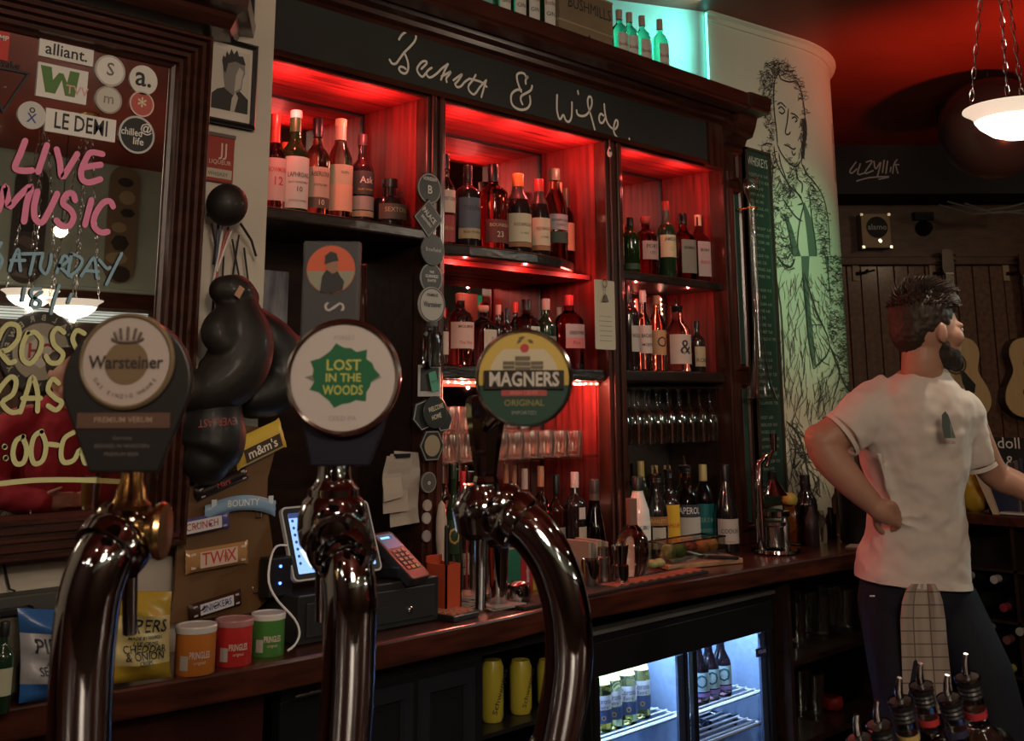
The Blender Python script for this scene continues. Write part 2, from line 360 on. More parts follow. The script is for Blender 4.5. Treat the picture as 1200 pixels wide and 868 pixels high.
# mirrors behind bays
for a, b, z0, z1, y in ((1.47,XB0,ZL,ZCEIL,2.575),(XB1,XC0,1.0,ZCEIL,2.575),(XC1,XP0,1.0,ZCEIL,2.555)):
    bpart(MB().box(a,b,y,y+.006,z0,z1), 'mirror_panel', mat('bar_mirror', (.62,.60,.58), .015, 1))
    bpart(MB().box(a,b,y-.006,y,z1-.008,z1).box(b-.006,b,y-.006,y,z0,z1).box(a,a+.006,y-.006,y,z0,z1), 'mirror_edge', BLACK)
bpart(MB().box(1.47,XB0,2.56,2.58,1.0,ZL), 'back_panel', DARKW)
bpart(MB().box(1.45,3.66,2.6,2.62,.05,2.4), 'back_panel', DARKW)
# shelves
def shelf(poly, zt, th, m=SHELFM): return bpart(MB().prism(poly, zt-th, zt), 'shelf', m, bev=.006)
shelf([(1.452,2.25),(1.75,2.25),(2.02,2.265),(2.02,2.575),(1.452,2.575)], ZL, .032)
cf = [(2.09,2.30),(2.18,2.278),(2.3,2.266),(2.45,2.268),(2.58,2.29),(2.68,2.33),(2.75,2.38),(2.80,2.44)]
shelf(cf+[(2.80,2.57),(2.09,2.57)], ZC, .034)
shelf([(2.89,2.29),(3.47,2.29),(3.47,2.55),(2.89,2.55)], ZR, .030)
shelf([(2.09,2.30),(2.80,2.30),(2.80,2.57),(2.09,2.57)], ZL2, .036)
shelf([(2.89,2.295),(3.47,2.295),(3.47,2.55),(2.89,2.55)], ZL2, .036, DARKW)
bpart(MB().box(2.095,2.795,2.33,2.57,1.322,1.33), 'glass_shelf', thinglass('shelf_glass', (.75,.88,.82), .4), bev=.002)
for zc_ in (ZC-.045, ):      # red tongue boards under the centre shelf
    for k in range(3): bpart(MB().box(2.10,2.79,2.35+k*.075,2.35+k*.075+.07,ZC-.05,ZC-.035), 'board', REDW)
# LED strips that can be seen
LEDM = mat('pink_led', (1,.4,.3), .5, emit=(1,.10,.06), estr=2.2); LEDW = mat('led_dot', (1,.8,.6), .5, emit=(1,.72,.5), estr=9)
def ledstrip(label, p0, p1, n):
    p0, p1 = Vector(p0), Vector(p1); t = thing('led_strip', label, 'led strip', p0)
    MB().tube([(0,0,0), p1-p0], .0045, 8).build('strip', LEDM, t)
    mb = MB()
    d = MB(); d.lathe([(0,-.004),(.004,0),(0,.004)], 6); first = d.build('diode', LEDW, t)
    for i in range(n):
        o = first if i == 0 else first.copy()
        if i: sc.collection.objects.link(o)
        o.parent = t; o.location = (p1-p0)*((i+.5)/n)+Vector((0,-.005,0))
    return t
ledstrip('pink LED strip under the middle shelf of the centre bay', (2.1,2.325,1.548), (2.79,2.325,1.548), 26)
ledstrip('pink LED strip low behind the spirit bottles of the centre bay', (2.27,2.5,1.165), (2.62,2.5,1.165), 14)
ledstrip('white glowing LED strip hanging down the back of the right bay', (onY(773,347,2.5).x,2.5,1.87), (onY(777,390,2.5).x,2.5,1.62), 14)
# frieze: name board, mouldings, cornice
XS0 = 1.45
bpart(MB().strip([(XS0,2.285),(xs_r,2.285)], [(0,zs_b),(.012,zs_b),(.012,zs_t),(0,zs_t)]), 'name_board', BOARD)
bpart(MB().strip([(XS0,2.30),(XP0+.03,2.30)], [(0,ZCEIL-.002),(.012,ZCEIL-.002),(.018,ZCEIL+.01),(.012,ZCEIL+.016),(.03,ZCEIL+.02),(.036,zs_b-.012),(.022,zs_b-.004),(.022,zs_b+.004),(0,zs_b+.004)]), 'lintel_moulding', WOODX, smooth=20)
bpart(MB().strip([(XS0,2.30),(XP0+.03,2.30)], [(0,zs_t),(.028,zs_t-.002),(.034,zs_t+.006),(.028,zs_t+.012),(.045,zs_t+.018),(.05,zs_t+.03),(.075,zs_t+.036),(.085,zs_t+.06),(.09,zs_t+.066),(.10,zs_t+.07),(.11,2.535),(.155,2.545),(.155,2.552),(.162,2.558),(.165,2.60),(.15,2.606),(-.3,2.606),(-.3,zs_t)]), 'cornice', WOODX, smooth=20)
bpart(MB().box(xs_r-.002,XP0+.03,2.262,2.3,ZCEIL,zs_t), 'frieze_stile', WOODZ)
# right pilaster with two sunk green panels
bpart(MB().box(XP0,XP1,2.27,2.335,1.0,2.42), 'pilaster', WOODZ, bev=.004)
def panelmould(x0,x1,z0,z1,y,prof,m_frame,name,parentfn,axis='Y'):
    vs=[];fs=[]
    for ins,out in prof: vs += [(x0+ins,y-out,z0+ins),(x1-ins,y-out,z0+ins),(x1-ins,y-out,z1-ins),(x0+ins,y-out,z1-ins)]
    for i in range(len(prof)-1):
        for k in range(4): a=i*4+k; b=i*4+(k+1)%4; fs.append((a,b,b+4,a+4))
    return parentfn(MB().add(vs,fs), name, m_frame)
GREENP = pm('green_panel_paint', .03,.075,.06, .35)
for z0,z1 in ((1.05,1.56),(1.60,2.27)):
    panelmould(XP0+.03,XP1-.03,z0,z1,2.27,[(0,0),(.004,.012),(.012,.014),(.018,.006),(.022,.01),(.026,.0)],WOODZ,'panel_moulding',bpart)
    bpart(MB().box(XP0+.055,XP1-.055,2.262,2.269,z0+.024,z1-.024), 'panel', GREENP)
panelmould(XP0+.04,XP1-.04,2.3,2.41,2.268,[(0,0),(.004,.012),(.012,.014),(.018,.004)],WOODZ,'panel_moulding',bpart)
bpart(MB().strip([(XP0-.005,2.285),(XP1-.015,2.285)], [(0,2.40),(.02,2.40),(.03,2.42),(.026,2.43),(.04,2.436),(.05,2.46),(.075,2.466),(.09,2.50),(.10,2.535),(.150,2.545),(.150,2.552),(.158,2.558),(.165,2.60),(.15,2.606),(-.02,2.606),(-.02,2.40)]), 'pilaster_cornice', WOODX, smooth=20)
bpart(MB().strip([(XP0-.005,2.285),(XP1,2.285),(XP1,2.335)], [(0,2.28),(.012,2.28),(.016,2.29),(.012,2.30),(0,2.30)]), 'pilaster_band', WOODX)
# writing on the name board
def pxr(mb, pts, Y, wd, off=0):
    q = [onY(a, b, Y) for a, b in pts]; ribbon(mb, [(p.x, p.z) for p in q], wd, frame((0,Y-off,0),(1,0,0),(0,0,1)))
sg = MB(); YS = 2.2715
A = lambda L: [(300+a/4, b/4) for a, b in L]
Bq = lambda L: [(600+a/4, b/4) for a, b in L]
A = lambda L: [(450+a/7.893, 25+b/7.893) for a, b in L]
Bq = lambda L: [(590+a/7.5, 70+b/7.5) for a, b in L]
for st in ([(138,168),(165,125),(215,92),(265,95),(295,130),(285,180),(240,235),(185,290),(145,345),(110,390),(75,390),(52,355)], [(185,290),(205,330),(222,390),(222,445),(200,480),(165,475),(138,445),(150,420),(180,425),(200,440)],
    [(345,440),(375,410),(395,385),(385,368),(350,375),(315,415),(305,450),(325,490),(355,512),(385,480)], [(440,430),(410,450),(390,480),(410,515),(440,515),(490,480),(535,435),(590,395)], [(590,395),(560,455),(525,540)], [(530,510),(570,490),(615,465),(600,495),(575,525),(578,560)],
    [(640,545),(680,515),(720,490),(690,540),(665,570),(655,580),(675,608),(710,600),(745,560),(790,530)], [(848,495),(820,545),(785,590),(785,635),(825,675),(855,655),(885,610),(945,545)], [(790,530),(850,545),(905,565),(950,605)], [(945,545),(925,610),(900,700)]):
    pxr(sg, A(st), YS, .0068)
bpart(sg, 'lettering', pm('sign_white', .72,.69,.62)); sg = MB()
for st in ([(195,210),(195,175),(215,150),(195,150),(185,125),(150,115),(120,130),(118,170),(135,230),(155,280)], [(155,265),(115,265),(75,295),(65,340),(75,390),(110,425),(160,440),(210,425),(235,380),(230,320)], [(165,390),(150,350),(160,315),(205,290),(240,265),(250,230)]):
    pxr(sg, Bq(st), YS, .0078)
bpart(sg, 'lettering', pm('sign_white', .72,.69,.62)); sg = MB()
for st in (    [(470,310),(468,380),(470,450),(485,510),(500,520),(525,485),(545,530),(572,545),(595,510),(600,440),(600,375)], [(652,275),(656,300)], [(640,445),(650,480),(685,495),(725,485),(755,445),(775,390),(770,335),(750,325),(738,360),(745,420),(770,500),(800,612)],
    [(880,490),(855,475),(840,510),(850,550),(875,550),(900,500)], [(885,390),(890,450),(905,530),(935,585),(975,610),(1000,585),(1005,545),(990,530),(975,560),(968,620),(985,665),(1020,700),(1050,715)], [(1105,692),(1107,712)]):
    pxr(sg, Bq(st), YS, .0078)
bpart(sg, 'lettering', pm('sign_white', .72,.69,.62))
# ================================================================== COUNTER
ZK = 1.0
front = [(-1.5,2.02),(.845,2.005),(1.307,1.958),(1.62,1.949),(2.017,1.955),(2.355,1.985),(2.68,1.968),(3.07,1.95),(3.4,1.925),(3.65,1.90),(4.0,1.90),(4.5,1.95)]
back = [(4.5,2.285),(3.9,2.285),(3.63,2.25),(3.6,2.195),(-1.5,2.195)]
bpart(MB().prism([(1.455,2.196),(3.59,2.196),(3.62,2.26),(3.50,2.44),(3.46,2.595),(1.455,2.595)], ZK-.055, ZK), 'bay_worktop', COUNTM)
ct = MB().prism(front+back, ZK-.055, ZK).build('back_counter', COUNTM, bev=.006)
tag(ct, 'long reddish mahogany back counter top running under the bottles', 'counter')
# ================================================================== MIRROR ON THE LEFT
mx0, mx1, mz0, mz1 = .02, 1.238, 1.215, 2.285
mir = thing('wall_mirror', 'large wall mirror with ribbed mahogany frame covered in stickers and painted writing', 'mirror', (0,2.2,0))
def mpart(mb, name, m, **k): o = mb.build(name, m, mir, **k); o.location = (0,-2.2,0); return o
prof = [(0,0),(0,.085),(.006,.095),(.012,.095),(.018,.085),(.026,.098),(.034,.088),(.040,.094),(.048,.092),(.052,.080),(.058,.086),(.064,.078),(.070,.070),(.074,.074),(.080,.058),(.084,.040)]
prof = [(0,0),(0,.085),(.004,.09),(.010,.09),(.012,.076),(.016,.076),(.018,.086),(.026,.086),(.028,.070),(.032,.070),(.034,.080),(.040,.080),(.042,.066),(.046,.066),(.048,.076),(.055,.076),(.057,.060),(.061,.060),(.063,.068),(.069,.068),(.071,.054),(.078,.05),(.082,.036)]
panelmould(mx0,mx1,mz0,mz1,2.2,prof,WOODX,'frame',lambda mb,n,m: mpart(mb,n,m,smooth=35))
mpart(MB().box(mx0+.08,mx1-.08,2.155,2.165,mz0+.08,mz1-.08), 'mirror_glass', MIRROR)
mpart(MB().strip([(-.3,2.2),(1.265,2.2),(1.265,2.25)],[(0,2.30),(.10,2.305),(.12,2.325),(.125,2.335),(.165,2.34),(.17,2.37),(0,2.37)]), 'frame_cornice', WOODX)
YG = 2.152
PINK = pm('pink_chalk_paint', .80,.25,.42); BLUEP = pm('blue_chalk_paint', .25,.42,.52); YELP = pm('yellow_chalk_paint', .62,.62,.30)
def strokes(splits, name, m, L, wd):
    for a, b in zip(splits, splits[1:]+[len(L)]):
        mb = MB()
        for st in L[a:b]: pxr(mb, st, YG, wd)
        mpart(mb, name, m)
W4 = lambda L, oy=0: [(a/4, b/4+oy) for a, b in L]
strokes([0,5], 'lettering', PINK, [W4(s) for s in ([(118,660),(95,720),(70,785),(105,800),(150,798)],[(220,680),(200,740),(178,805)],[(265,700),(280,760),(290,830),(320,790),(362,722)],[(480,722),(425,715),(400,750),(380,800),(385,840),(415,855),(470,840)],[(385,785),(430,778),(472,772)])]
  +[W4(s,217) for s in ([(-10,120),(10,60),(25,5),(35,60),(45,100),(90,50),(145,5),(125,80),(112,170)],[(175,30),(160,100),(165,155),(195,175),(225,130),(250,80),(268,40)],[(352,70),(340,38),(310,45),(295,85),(330,115),(345,150),(325,190),(290,190),(265,165)],[(428,70),(415,120),(398,185)],[(530,100),(515,75),(480,85),(445,140),(440,190),(470,220),(505,218)])], .0125)
strokes([0,17], 'lettering', BLUEP, [W4(s,217) for s in ([(5,270),(-10,310),(10,350),(-5,390)],[(45,400),(60,350),(85,300),(90,350),(95,400)],[(50,352),(115,352)],[(105,322),(200,320)],[(160,325),(150,370),(140,415)],[(200,330),(190,385),(215,415),(235,370),(240,325)],[(265,410),(280,370),(300,330),(320,350),(290,375),(275,375),(300,400),(335,430)],[(335,325),(320,400),(325,425),(370,390),(385,350),(360,330),(335,322)],[(380,425),(410,380),(440,340),(450,390),(455,435)],[(395,400),(460,405)],[(465,350),(500,390),(515,385)],[(570,320),(530,400),(498,465)],
    [(115,485),(105,540)],[(190,485),(150,490),(150,520),(190,545),(180,570),(150,565),(160,530),(195,500)],[(278,470),(255,540),(240,600)],[(335,510),(320,550)])], .0065)
strokes([0,4,8,16], 'lettering', YELP, [W4(s,217) for s in ([(-20,750),(10,680),(45,650),(85,665),(85,720),(40,770),(5,780),(40,830),(70,825)],[(130,690),(105,750),(105,810),(140,835),(180,790),(195,730),(165,690),(135,695)],[(300,690),(270,670),(245,700),(255,750),(295,790),(275,830),(235,830),(215,800)],[(395,695),(360,680),(340,720),(360,770)])]
  +[W4(s,434) for s in ([(-20,120),(10,70),(50,30),(75,50),(60,110),(10,150),(50,195),(95,190)],[(95,195),(125,100),(150,30),(175,100),(175,190)],[(105,130),(190,130)],[(275,60),(245,40),(225,90),(260,130),(290,150),(265,185),(225,165)],[(20,355),(24,360)],[(25,408),(29,412)],[(110,310),(75,330),(60,390),(75,435),(110,430),(125,370),(105,310)],[(195,285),(160,310),(145,380),(160,435),(200,420),(215,350),(195,290)],[(230,345),(270,350)],[(345,290),(300,320),(285,390),(300,430),(345,420),(375,370),(395,430),(410,430)],[(0,530),(150,515),(300,512),(450,515),(590,522)])], .0095)
# ================================================================== BOTTLES
def proj(P):
    d = Vector(P)-CAM; z = d.dot(FW); return PX+FPX*d.dot(RT)/z, PY_-FPX*d.dot(UP)/z
STY = {
 'whisky': ([(.90,0),(1,.015),(1,.60),(.96,.64),(.80,.68),(.50,.72),(.38,.755),(.36,.80),(.36,.965)], .84),
 'tallwh': ([(.92,0),(1,.015),(1,.56),(.95,.61),(.72,.66),(.46,.71),(.40,.76),(.38,.965)], .85),
 'fatwh': ([(.92,0),(1,.015),(1,.64),(.97,.68),(.80,.72),(.45,.75),(.34,.78),(.33,.965)], .84),
 'pot': ([(.94,0),(1,.02),(1,.56),(.92,.64),(.66,.72),(.48,.77),(.42,.82),(.40,.965)], .86),
 'gin': ([(.92,0),(1,.02),(1,.60),(.97,.66),(.80,.72),(.45,.765),(.34,.80),(.33,.965)], .86),
 'wine': ([(.95,0),(1,.015),(1,.58),(.92,.65),(.62,.73),(.42,.79),(.36,.84),(.35,.97)], .80),
 'burg': ([(.95,0),(1,.015),(1,.42),(.90,.52),(.60,.66),(.40,.78),(.33,.86),(.33,.97)], .78),
 'bell': ([(.95,0),(1,.02),(1,.20),(.92,.34),(.72,.52),(.50,.66),(.40,.76),(.36,.97)], .84),
 'malibu': ([(.95,0),(1,.02),(1,.52),(.92,.62),(.68,.72),(.50,.80),(.45,.84),(.45,.97)], .86),
 'squat': ([(.86,0),(1,.05),(1,.50),(.90,.62),(.42,.68),(.40,.72),(.40,.965)], .82),
 'beer': ([(.94,0),(1,.015),(1,.55),(.92,.63),(.62,.74),(.44,.82),(.38,.92),(.40,.98)], .95),
}
_gm = {}
def gl_mat(c, tr=1.0, rough=.03):
    k = (c, tr)
    if k not in _gm:
        _gm[k] = mat('bottle_glass_%d' % len(_gm), c, rough, trans=tr, ior=1.42, spec=.6)
    return _gm[k]
def cm(c, rough=.5, metal=0):
    k = (c, rough, metal)
    if k not in _gm: _gm[k] = mat('paint_%d' % len(_gm), c, rough, metal)
    return _gm[k]
CLEAR = (.93,.92,.90); PINKL = (.98,.50,.47); AMBER = (.80,.30,.08); REDL = (.75,.12,.08); LBLUE = (.75,.85,.95)
DKG = (.012,.03,.012); DKB = (.02,.009,.005); BLK = (.008,.008,.009); GRN = (.05,.22,.06)
CRM = (.66,.58,.42); WHT = (.72,.70,.66); GRY = (.33,.34,.35); INK = (.03,.03,.035); GOLD = (.55,.38,.10); TAN = (.60,.42,.26); REDP = (.55,.03,.03)
def bottle(label, x, yt, wpx, Y, z, style='whisky', glass=CLEAR, tr=1.0, cap=BLK, capz=None, foil=None, labels=(), sq=2.0, ky=1.0, rot=0, pour=False, group=None, cat='bottle', name='spirit_bottle', Xw=None, H=None, R=None, stopper=None, n=28, loc=None, lean=(0,0)):
    if loc is None:
        X = onY(x, yt, Y).x; h = onY(x, yt, Y).z-z
        for _ in range(4): X += (x-proj((X, Y, z+h*.5))[0])*depth((X,Y,z))/FPX*1.2
        h = h if H is None else H
        for _ in range(3): h += (proj((X,Y,z+h))[1]-yt)*depth((X,Y,z))/FPX if H is None else 0
        r = wpx/2*1.08*depth((X,Y,z+h*.4))/FPX if R is None else R
        loc = (X, Y, z)
    else: h, r = H, R
    if pour: h = h*(1-.12)
    pr, cz = STY[style]; cz = capz or cz; n1 = pr[-1][0]
    if rot == 0 and loc[0] > .5: rot = -math.atan2(loc[0], loc[1])*(.35 if z > 1.5 else .72)
    t = thing(name, label, cat, loc, rot, group, lean[0], lean[1])
    opaque = max(glass) < .06 and tr == 1.0
    g = mat('dark_glass_%s' % ('g' if glass[1] > glass[0]*1.5 else 'b' if glass[0] > glass[1]*1.5 else 'k'), glass, .07, spec=.7, coat=.5) if opaque else gl_mat(tuple(glass), tr)
    zc_ = .004
    body = MB(); P = [(.0,.006)]+[(a*r, b*h) for a, b in pr]
    if not opaque and sq == 2.0: P = [(0,.012),(r*.7,.006)]+P[1:]
    body.lathe(P, n, None, sq, ky); body.build('body', g, t, smooth=50)
    if not pour:
        if stopper:
            c = MB(); rr = n1*r; c.lathe([(0,cz*h+.002),(rr*1.35,cz*h+.004) if False else (rr*.9,cz*h*1.0+.0),(rr*1.1,cz*h+.2*(1-cz)*h),(rr*1.3,cz*h+.35*(1-cz)*h),(rr*1.35,h*.985),(rr*1.2,h),(0,h)], 18)
            c.build('stopper', cm(stopper), t, smooth=40)
        else:
            c = MB(); rr = n1*r*1.10+.0006; c.lathe([(0,cz*h),(rr,cz*h),(rr*1.0,h*.99),(rr*.92,h),(0,h)], 18); c.build('cap', cm(cap, .35), t, smooth=40)
    else:
        c = MB(); rr = n1*r; c.lathe([(rr*1.04,h*.90),(rr*1.12,h*.905),(rr*1.04,h*.915),(rr*1.14,h*.925),(rr*1.04,h*.935),(rr*1.14,h*.945),(rr*1.06,h*.955),(rr*1.16,h*.965),(rr*1.2,h*.985),(rr*1.1,h*.995),(0,h*1.0)], 18); pc = c.build('pourer', BLACK, t, smooth=30); MB().lathe([(rr*1.21,h*.982),(rr*1.25,h*.988),(rr*1.2,h*.998)],18,caps=False).build('rim_ring', CHROME, pc)
        MB().tube([(0,0,h*.99),(-.0005,0,h*1.03),(-.002,-.001,h*1.065),(-.005,-.002,h*1.10)], [.0058,.005,.0040,.0030], 10).build('spout', CHROME, pc, smooth=60)
    if foil:
        fz, fc = foil; c = MB(); q = []
        for a, b in pr:
            if b >= fz: q.append((a*r*1.03+.0004, b*h))
        a0 = np.interp(fz, [b for a, b in pr], [a for a, b in pr]); q = [(a0*r*1.03+.0004, fz*h)]+q
        q = [p for p in q if p[1] <= cz*h+.001]+[(n1*r*1.05+.0004, cz*h)]
        c.lathe(q, 18); c.build('neck_foil', cm(fc, .35), t, smooth=50)
    for li, L in enumerate(labels):
        z0, z1, ha, col = L[:4]; z1 = min(z1, pr[2][1]) if z0 < pr[2][1]-.05 else z1; so = (.0008 if sq == 2 else .0024)+.0006*li; txts = L[4] if len(L) > 4 else (); off = L[5] if len(L) > 5 else 0
        zz0, zz1 = z0*h, z1*h; rl0 = r*float(np.interp(z0, [b for a, b in pr], [a for a, b in pr])); rl1 = r*float(np.interp(z1, [b for a, b in pr], [a for a, b in pr]))
        m = MB(); k = 14; a0 = -math.pi/2+math.radians(off)
        for i in range(k+1):
            a = a0+math.radians(ha)*(2*i/k-1); c_, s_ = math.cos(a), math.sin(a); e = 1 if sq == 2 else (abs(c_)**sq+abs(s_)**sq)**(-1/sq)
            m.v += [((rl0+so)*c_*e, (rl0+so)*s_*e*ky, zz0), ((rl1+so)*c_*e, (rl1+so)*s_*e*ky, zz1)]
        for i in range(k): m.f.append((2*i,2*i+2,2*i+3,2*i+1)); m.m.append(0)
        lo = m.build('label', cm(tuple(col), .6), t, smooth=60)
        for tx in txts:
            s, size, tc, zr = tx[:4]; zz = zz0+(zz1-zz0)*zr; rr = rl0+(rl1-rl0)*zr; sz = size*(zz1-zz0); wmax = 2*rr*math.radians(min(ha, 52))*.92
            if sq == 2: text(s, sz, cm(tuple(tc)), lo, cyl=rr+.0016+.0006*li, zc=zz, a0=a0, fit=wmax, bold=.01)
            else: text(s, sz, cm(tuple(tc)), lo, M=frame((0,-(rr+.0036)*ky,zz),(1,0,0),(0,0,1)), fit=wmax*.9, bold=.01)
    return t
G1 = 'spirit bottles on the top left shelf'
B = bottle
B('clear bottle with pale label reading 12, half hidden by the white wall edge', 321,134,27,2.42,ZL,'tallwh',PINKL,cap=(.25,.03,.02),foil=(.72,(.3,.05,.03)),labels=[(.16,.56,70,(.62,.42,.38),[('BOWMORE',.16,REDP,.72),('12',.28,REDP,.45)])],group=G1)
B('short necked bottle with an orange cap peeping out behind the green bottle', 333,167,20,2.50,ZL,'whisky',REDL,cap=(.6,.12,.04),group=G1)
B('green glass whisky bottle with a white label and white cap, number 10', 345,130,31,2.41,ZL,'tallwh',GRN,tr=.9,cap=WHT,foil=(.80,(.03,.10,.03)),capz=.93,labels=[(.10,.58,72,(.60,.60,.54),[('LAPHROAIG',.13,INK,.64),('10',.14,INK,.36),('ISLAY SINGLE MALT',.05,INK,.50),('SCOTCH WHISKY',.05,INK,.14)])],group=G1)
B('amber whisky bottle with a brown band on a cream label, black and white cap', 371,139,28,2.42,ZL,'whisky',(.95,.42,.30),cap=BLK,foil=(.82,BLK),labels=[(.24,.52,70,(.50,.36,.27),[('ABERLOUR',.22,INK,.76),('DISTILLERY',.10,INK,.4)]),(.14,.24,70,(.12,.07,.05),[('10',.7,CRM,.5)])],group=G1)
B('whisky bottle with a tan cork cap and cream over salmon label', 398,140,28,2.42,ZL,'pot',(.97,.72,.55),cap=TAN,foil=(.80,(.45,.35,.25)),capz=.93,labels=[(.38,.56,72,(.55,.46,.32),[('GLEN',.18,INK,.6)]),(.14,.38,72,(.78,.42,.28))],group=G1)
B('near black whisky bottle with a dark label and white band', 424,158,26,2.42,ZL,'whisky',(.02,.012,.012),cap=(.05,.03,.03),capz=.88,labels=[(.36,.62,70,(.06,.055,.05),[('Ask',.40,WHT,.6),('ISLAY WHISKY',.12,GOLD,.2)]),(.20,.34,70,(.35,.31,.28)),(.13,.19,70,(.40,.30,.18))],group=G1)
t = B('squat black faceted whiskey bottle at the right end of the shelf', 456,210,38,2.40,ZL,'squat',(.012,.011,.012),cap=BLK,capz=.84,n=8,labels=[(.22,.52,60,(.08,.065,.045),[('SEXTON',.42,(.45,.33,.18),.6)])],group=G1)
G2 = 'spirit bottles on the top centre shelf'
B('pale pink bottle with cream label beside the left column', 522,181,21,2.37,ZC,'whisky',(.96,.55,.45),cap=BLK,labels=[(.36,.60,70,(.72,.55,.45),[('WEST CORK',.22,INK,.6)]),(.05,.33,70,(.40,.06,.07),[('IRISH',.2,GOLD,.5)])],group=G2)
B('dark bottle with grey blue arched label over a cream band', 548,194,27,2.37,ZC,'fatwh',(.015,.016,.02),cap=BLK,foil=(.76,BLK),labels=[(.24,.60,72,(.10,.12,.16),[('TEELING',.20,(.03,.03,.04),.65)]),(.12,.24,72,(.46,.36,.22),[('IRISH WHISKEY',.3,INK,.6)])],group=G2)
B('wide shouldered red amber bourbon bottle with black sloping neck cap', 578,193,32,2.37,ZC,'fatwh',(.90,.16,.10),cap=BLK,capz=.80,labels=[(.10,.36,60,(.16,.03,.025),[('23',.34,CRM,.35),('BOURBON',.20,TAN,.75)])],group=G2)
B('dark whiskey bottle with cream label and orange capsule', 607,204,29,2.37,ZC,'pot',(.012,.014,.010),cap=(.62,.20,.04),capz=.84,foil=(.68,(.04,.035,.03)),labels=[(.16,.50,72,CRM,[('REDBREAST',.16,(.3,.1,.05),.6),('12 YEARS',.08,INK,.3)]),(.10,.155,72,(.35,.16,.08))],group=G2)
B('dark whiskey bottle with cream label and red capsule', 632,210,23,2.375,ZC,'pot',(.012,.014,.010),cap=(.42,.04,.03),capz=.84,foil=(.68,(.04,.035,.03)),labels=[(.16,.50,72,CRM,[('REDBREAST',.16,(.3,.1,.05),.6),('15 YEARS',.08,INK,.3)]),(.10,.155,72,(.35,.16,.08))],group=G2)
B('round clear bottle with grey collar label and dark green lower label', 650,198,28,2.41,ZC,'pot',(.97,.62,.48),cap=(.05,.10,.06),capz=.87,labels=[(.34,.50,72,GRY,[('KNAPPOGUE',.22,INK,.6),('CASTLE',.20,INK,.3)]),(.20,.32,72,(.03,.06,.045))],group=G2)
B('slim amber bottle standing behind the grey labelled one', 656,214,15,2.47,ZC,'whisky',(.95,.5,.3),cap=TAN,labels=[(.2,.55,70,CRM)],group=G2)
B('slim amber bottle with a dark cap and orange label', 664,221,17,2.45,ZC,'whisky',(.95,.45,.3),cap=(.08,.08,.05),foil=(.76,(.08,.08,.05)),labels=[(.2,.55,70,(.62,.36,.22))],group=G2)
B('clear bottle with a wooden ball stopper and a white label with green dot', 683,222,26,2.44,ZC,'gin',(.97,.55,.50),stopper=TAN,capz=.86,labels=[(.32,.62,74,(.58,.50,.50),[('O',.3,(.02,.12,.06),.6)]),(.1,.30,74,(.10,.03,.03))],group=G2)
G3 = 'spirit bottles on the top right shelf'
B('black bottle with cream square label beside the centre column', 722,240,16,2.38,ZR,'fatwh',(.012,.012,.012),cap=BLK,labels=[(.26,.52,75,CRM,[('SLANE',.28,INK,.8),('o',.4,INK,.4)]),(.14,.24,75,(.25,.05,.04))],group=G3)
B('dark green liqueur bottle with a black cap', 739,255,20,2.38,ZR,'gin',(.04,.12,.03),tr=.8,cap=BLK,labels=[(.1,.2,70,(.03,.06,.03))],group=G3)
B('red liqueur bottle with a slanted diamond label', 757,254,26,2.38,ZR,'gin',(.92,.10,.08),stopper=(.3,.05,.04),capz=.86,labels=[(.28,.58,50,(.45,.30,.28),[('PORT',.3,INK,.7),('1757',.2,INK,.35)])],group=G3)
B('tall green whiskey bottle with cream label and red capsule', 781,236,20,2.38,ZR,'whisky',(.012,.035,.015),cap=(.30,.03,.02),capz=.88,foil=(.70,(.05,.06,.04)),labels=[(.28,.56,75,(.60,.52,.34),[('JAMESON',.22,INK,.8),('o',.4,GOLD,.4)])],group=G3)
B('square whiskey bottle with a grey green label and black cap', 801,250,21,2.38,ZR,'whisky',(.90,.20,.15),cap=BLK,sq=5,labels=[(.12,.64,44,(.20,.20,.17),[('BUSHMILLS',.12,INK,.75)])],group=G3)
B('square whiskey bottle with a pale arched label and tan cap', 819,252,20,2.38,ZR,'whisky',(.45,.05,.05),tr=.9,cap=TAN,sq=5,labels=[(.10,.64,40,(.42,.33,.32),[('BUSH',.12,INK,.75),('BLACK',.12,REDP,.4)])],group=G3)
G4 = 'gin bottles on the middle centre shelf'
B('small pink gin bottle with a cream label against the left column', 519,362,12,2.36,ZL2,'gin',PINKL,cap=(.7,.1,.1),labels=[(.2,.6,60,(.65,.5,.42))],group=G4)
B('pink gin bottle with a glass stopper and mountain drawing on its label', 539,344,30,2.36,ZL2,'gin',(.97,.42,.36),cap=(.45,.14,.10),capz=.90,labels=[(.24,.64,68,(.80,.48,.42),[('MOURNE',.16,INK,.82),('The Pink',.16,(.55,.05,.06),.22)])],group=G4)
B('pale blue gin bottle with a cork and a seahorse on a cream label', 566,358,30,2.37,ZL2,'gin',(.72,.84,.95),stopper=(.7,.35,.25),capz=.88,labels=[(.20,.66,38,(.62,.55,.46),[('S',.24,(.05,.12,.25),.62),('GIN',.12,INK,.25)],14)],group=G4)
B('dark bottle with a pink cap behind the yellow badge', 584,357,15,2.41,ZL2,'whisky',(.03,.008,.012),cap=(.70,.35,.28),group=G4)
B('dark bottle with a wide black cap behind the yellow badge', 594,361,14,2.37,ZL2,'whisky',(.02,.01,.012),cap=BLK,capz=.80,group=G4)
B('bottle with a bright red cap above the yellow badge', 604,354,15,2.42,ZL2,'whisky',(.35,.05,.05),cap=(.75,.06,.04),group=G4)
B('clear bottle with a black cap and a round white label', 617,351,29,2.38,ZL2,'gin',(.90,.82,.80),cap=BLK,capz=.84,labels=[(.46,.72,30,(.60,.62,.55),[('B',.5,INK,.5)],20)],group=G4)
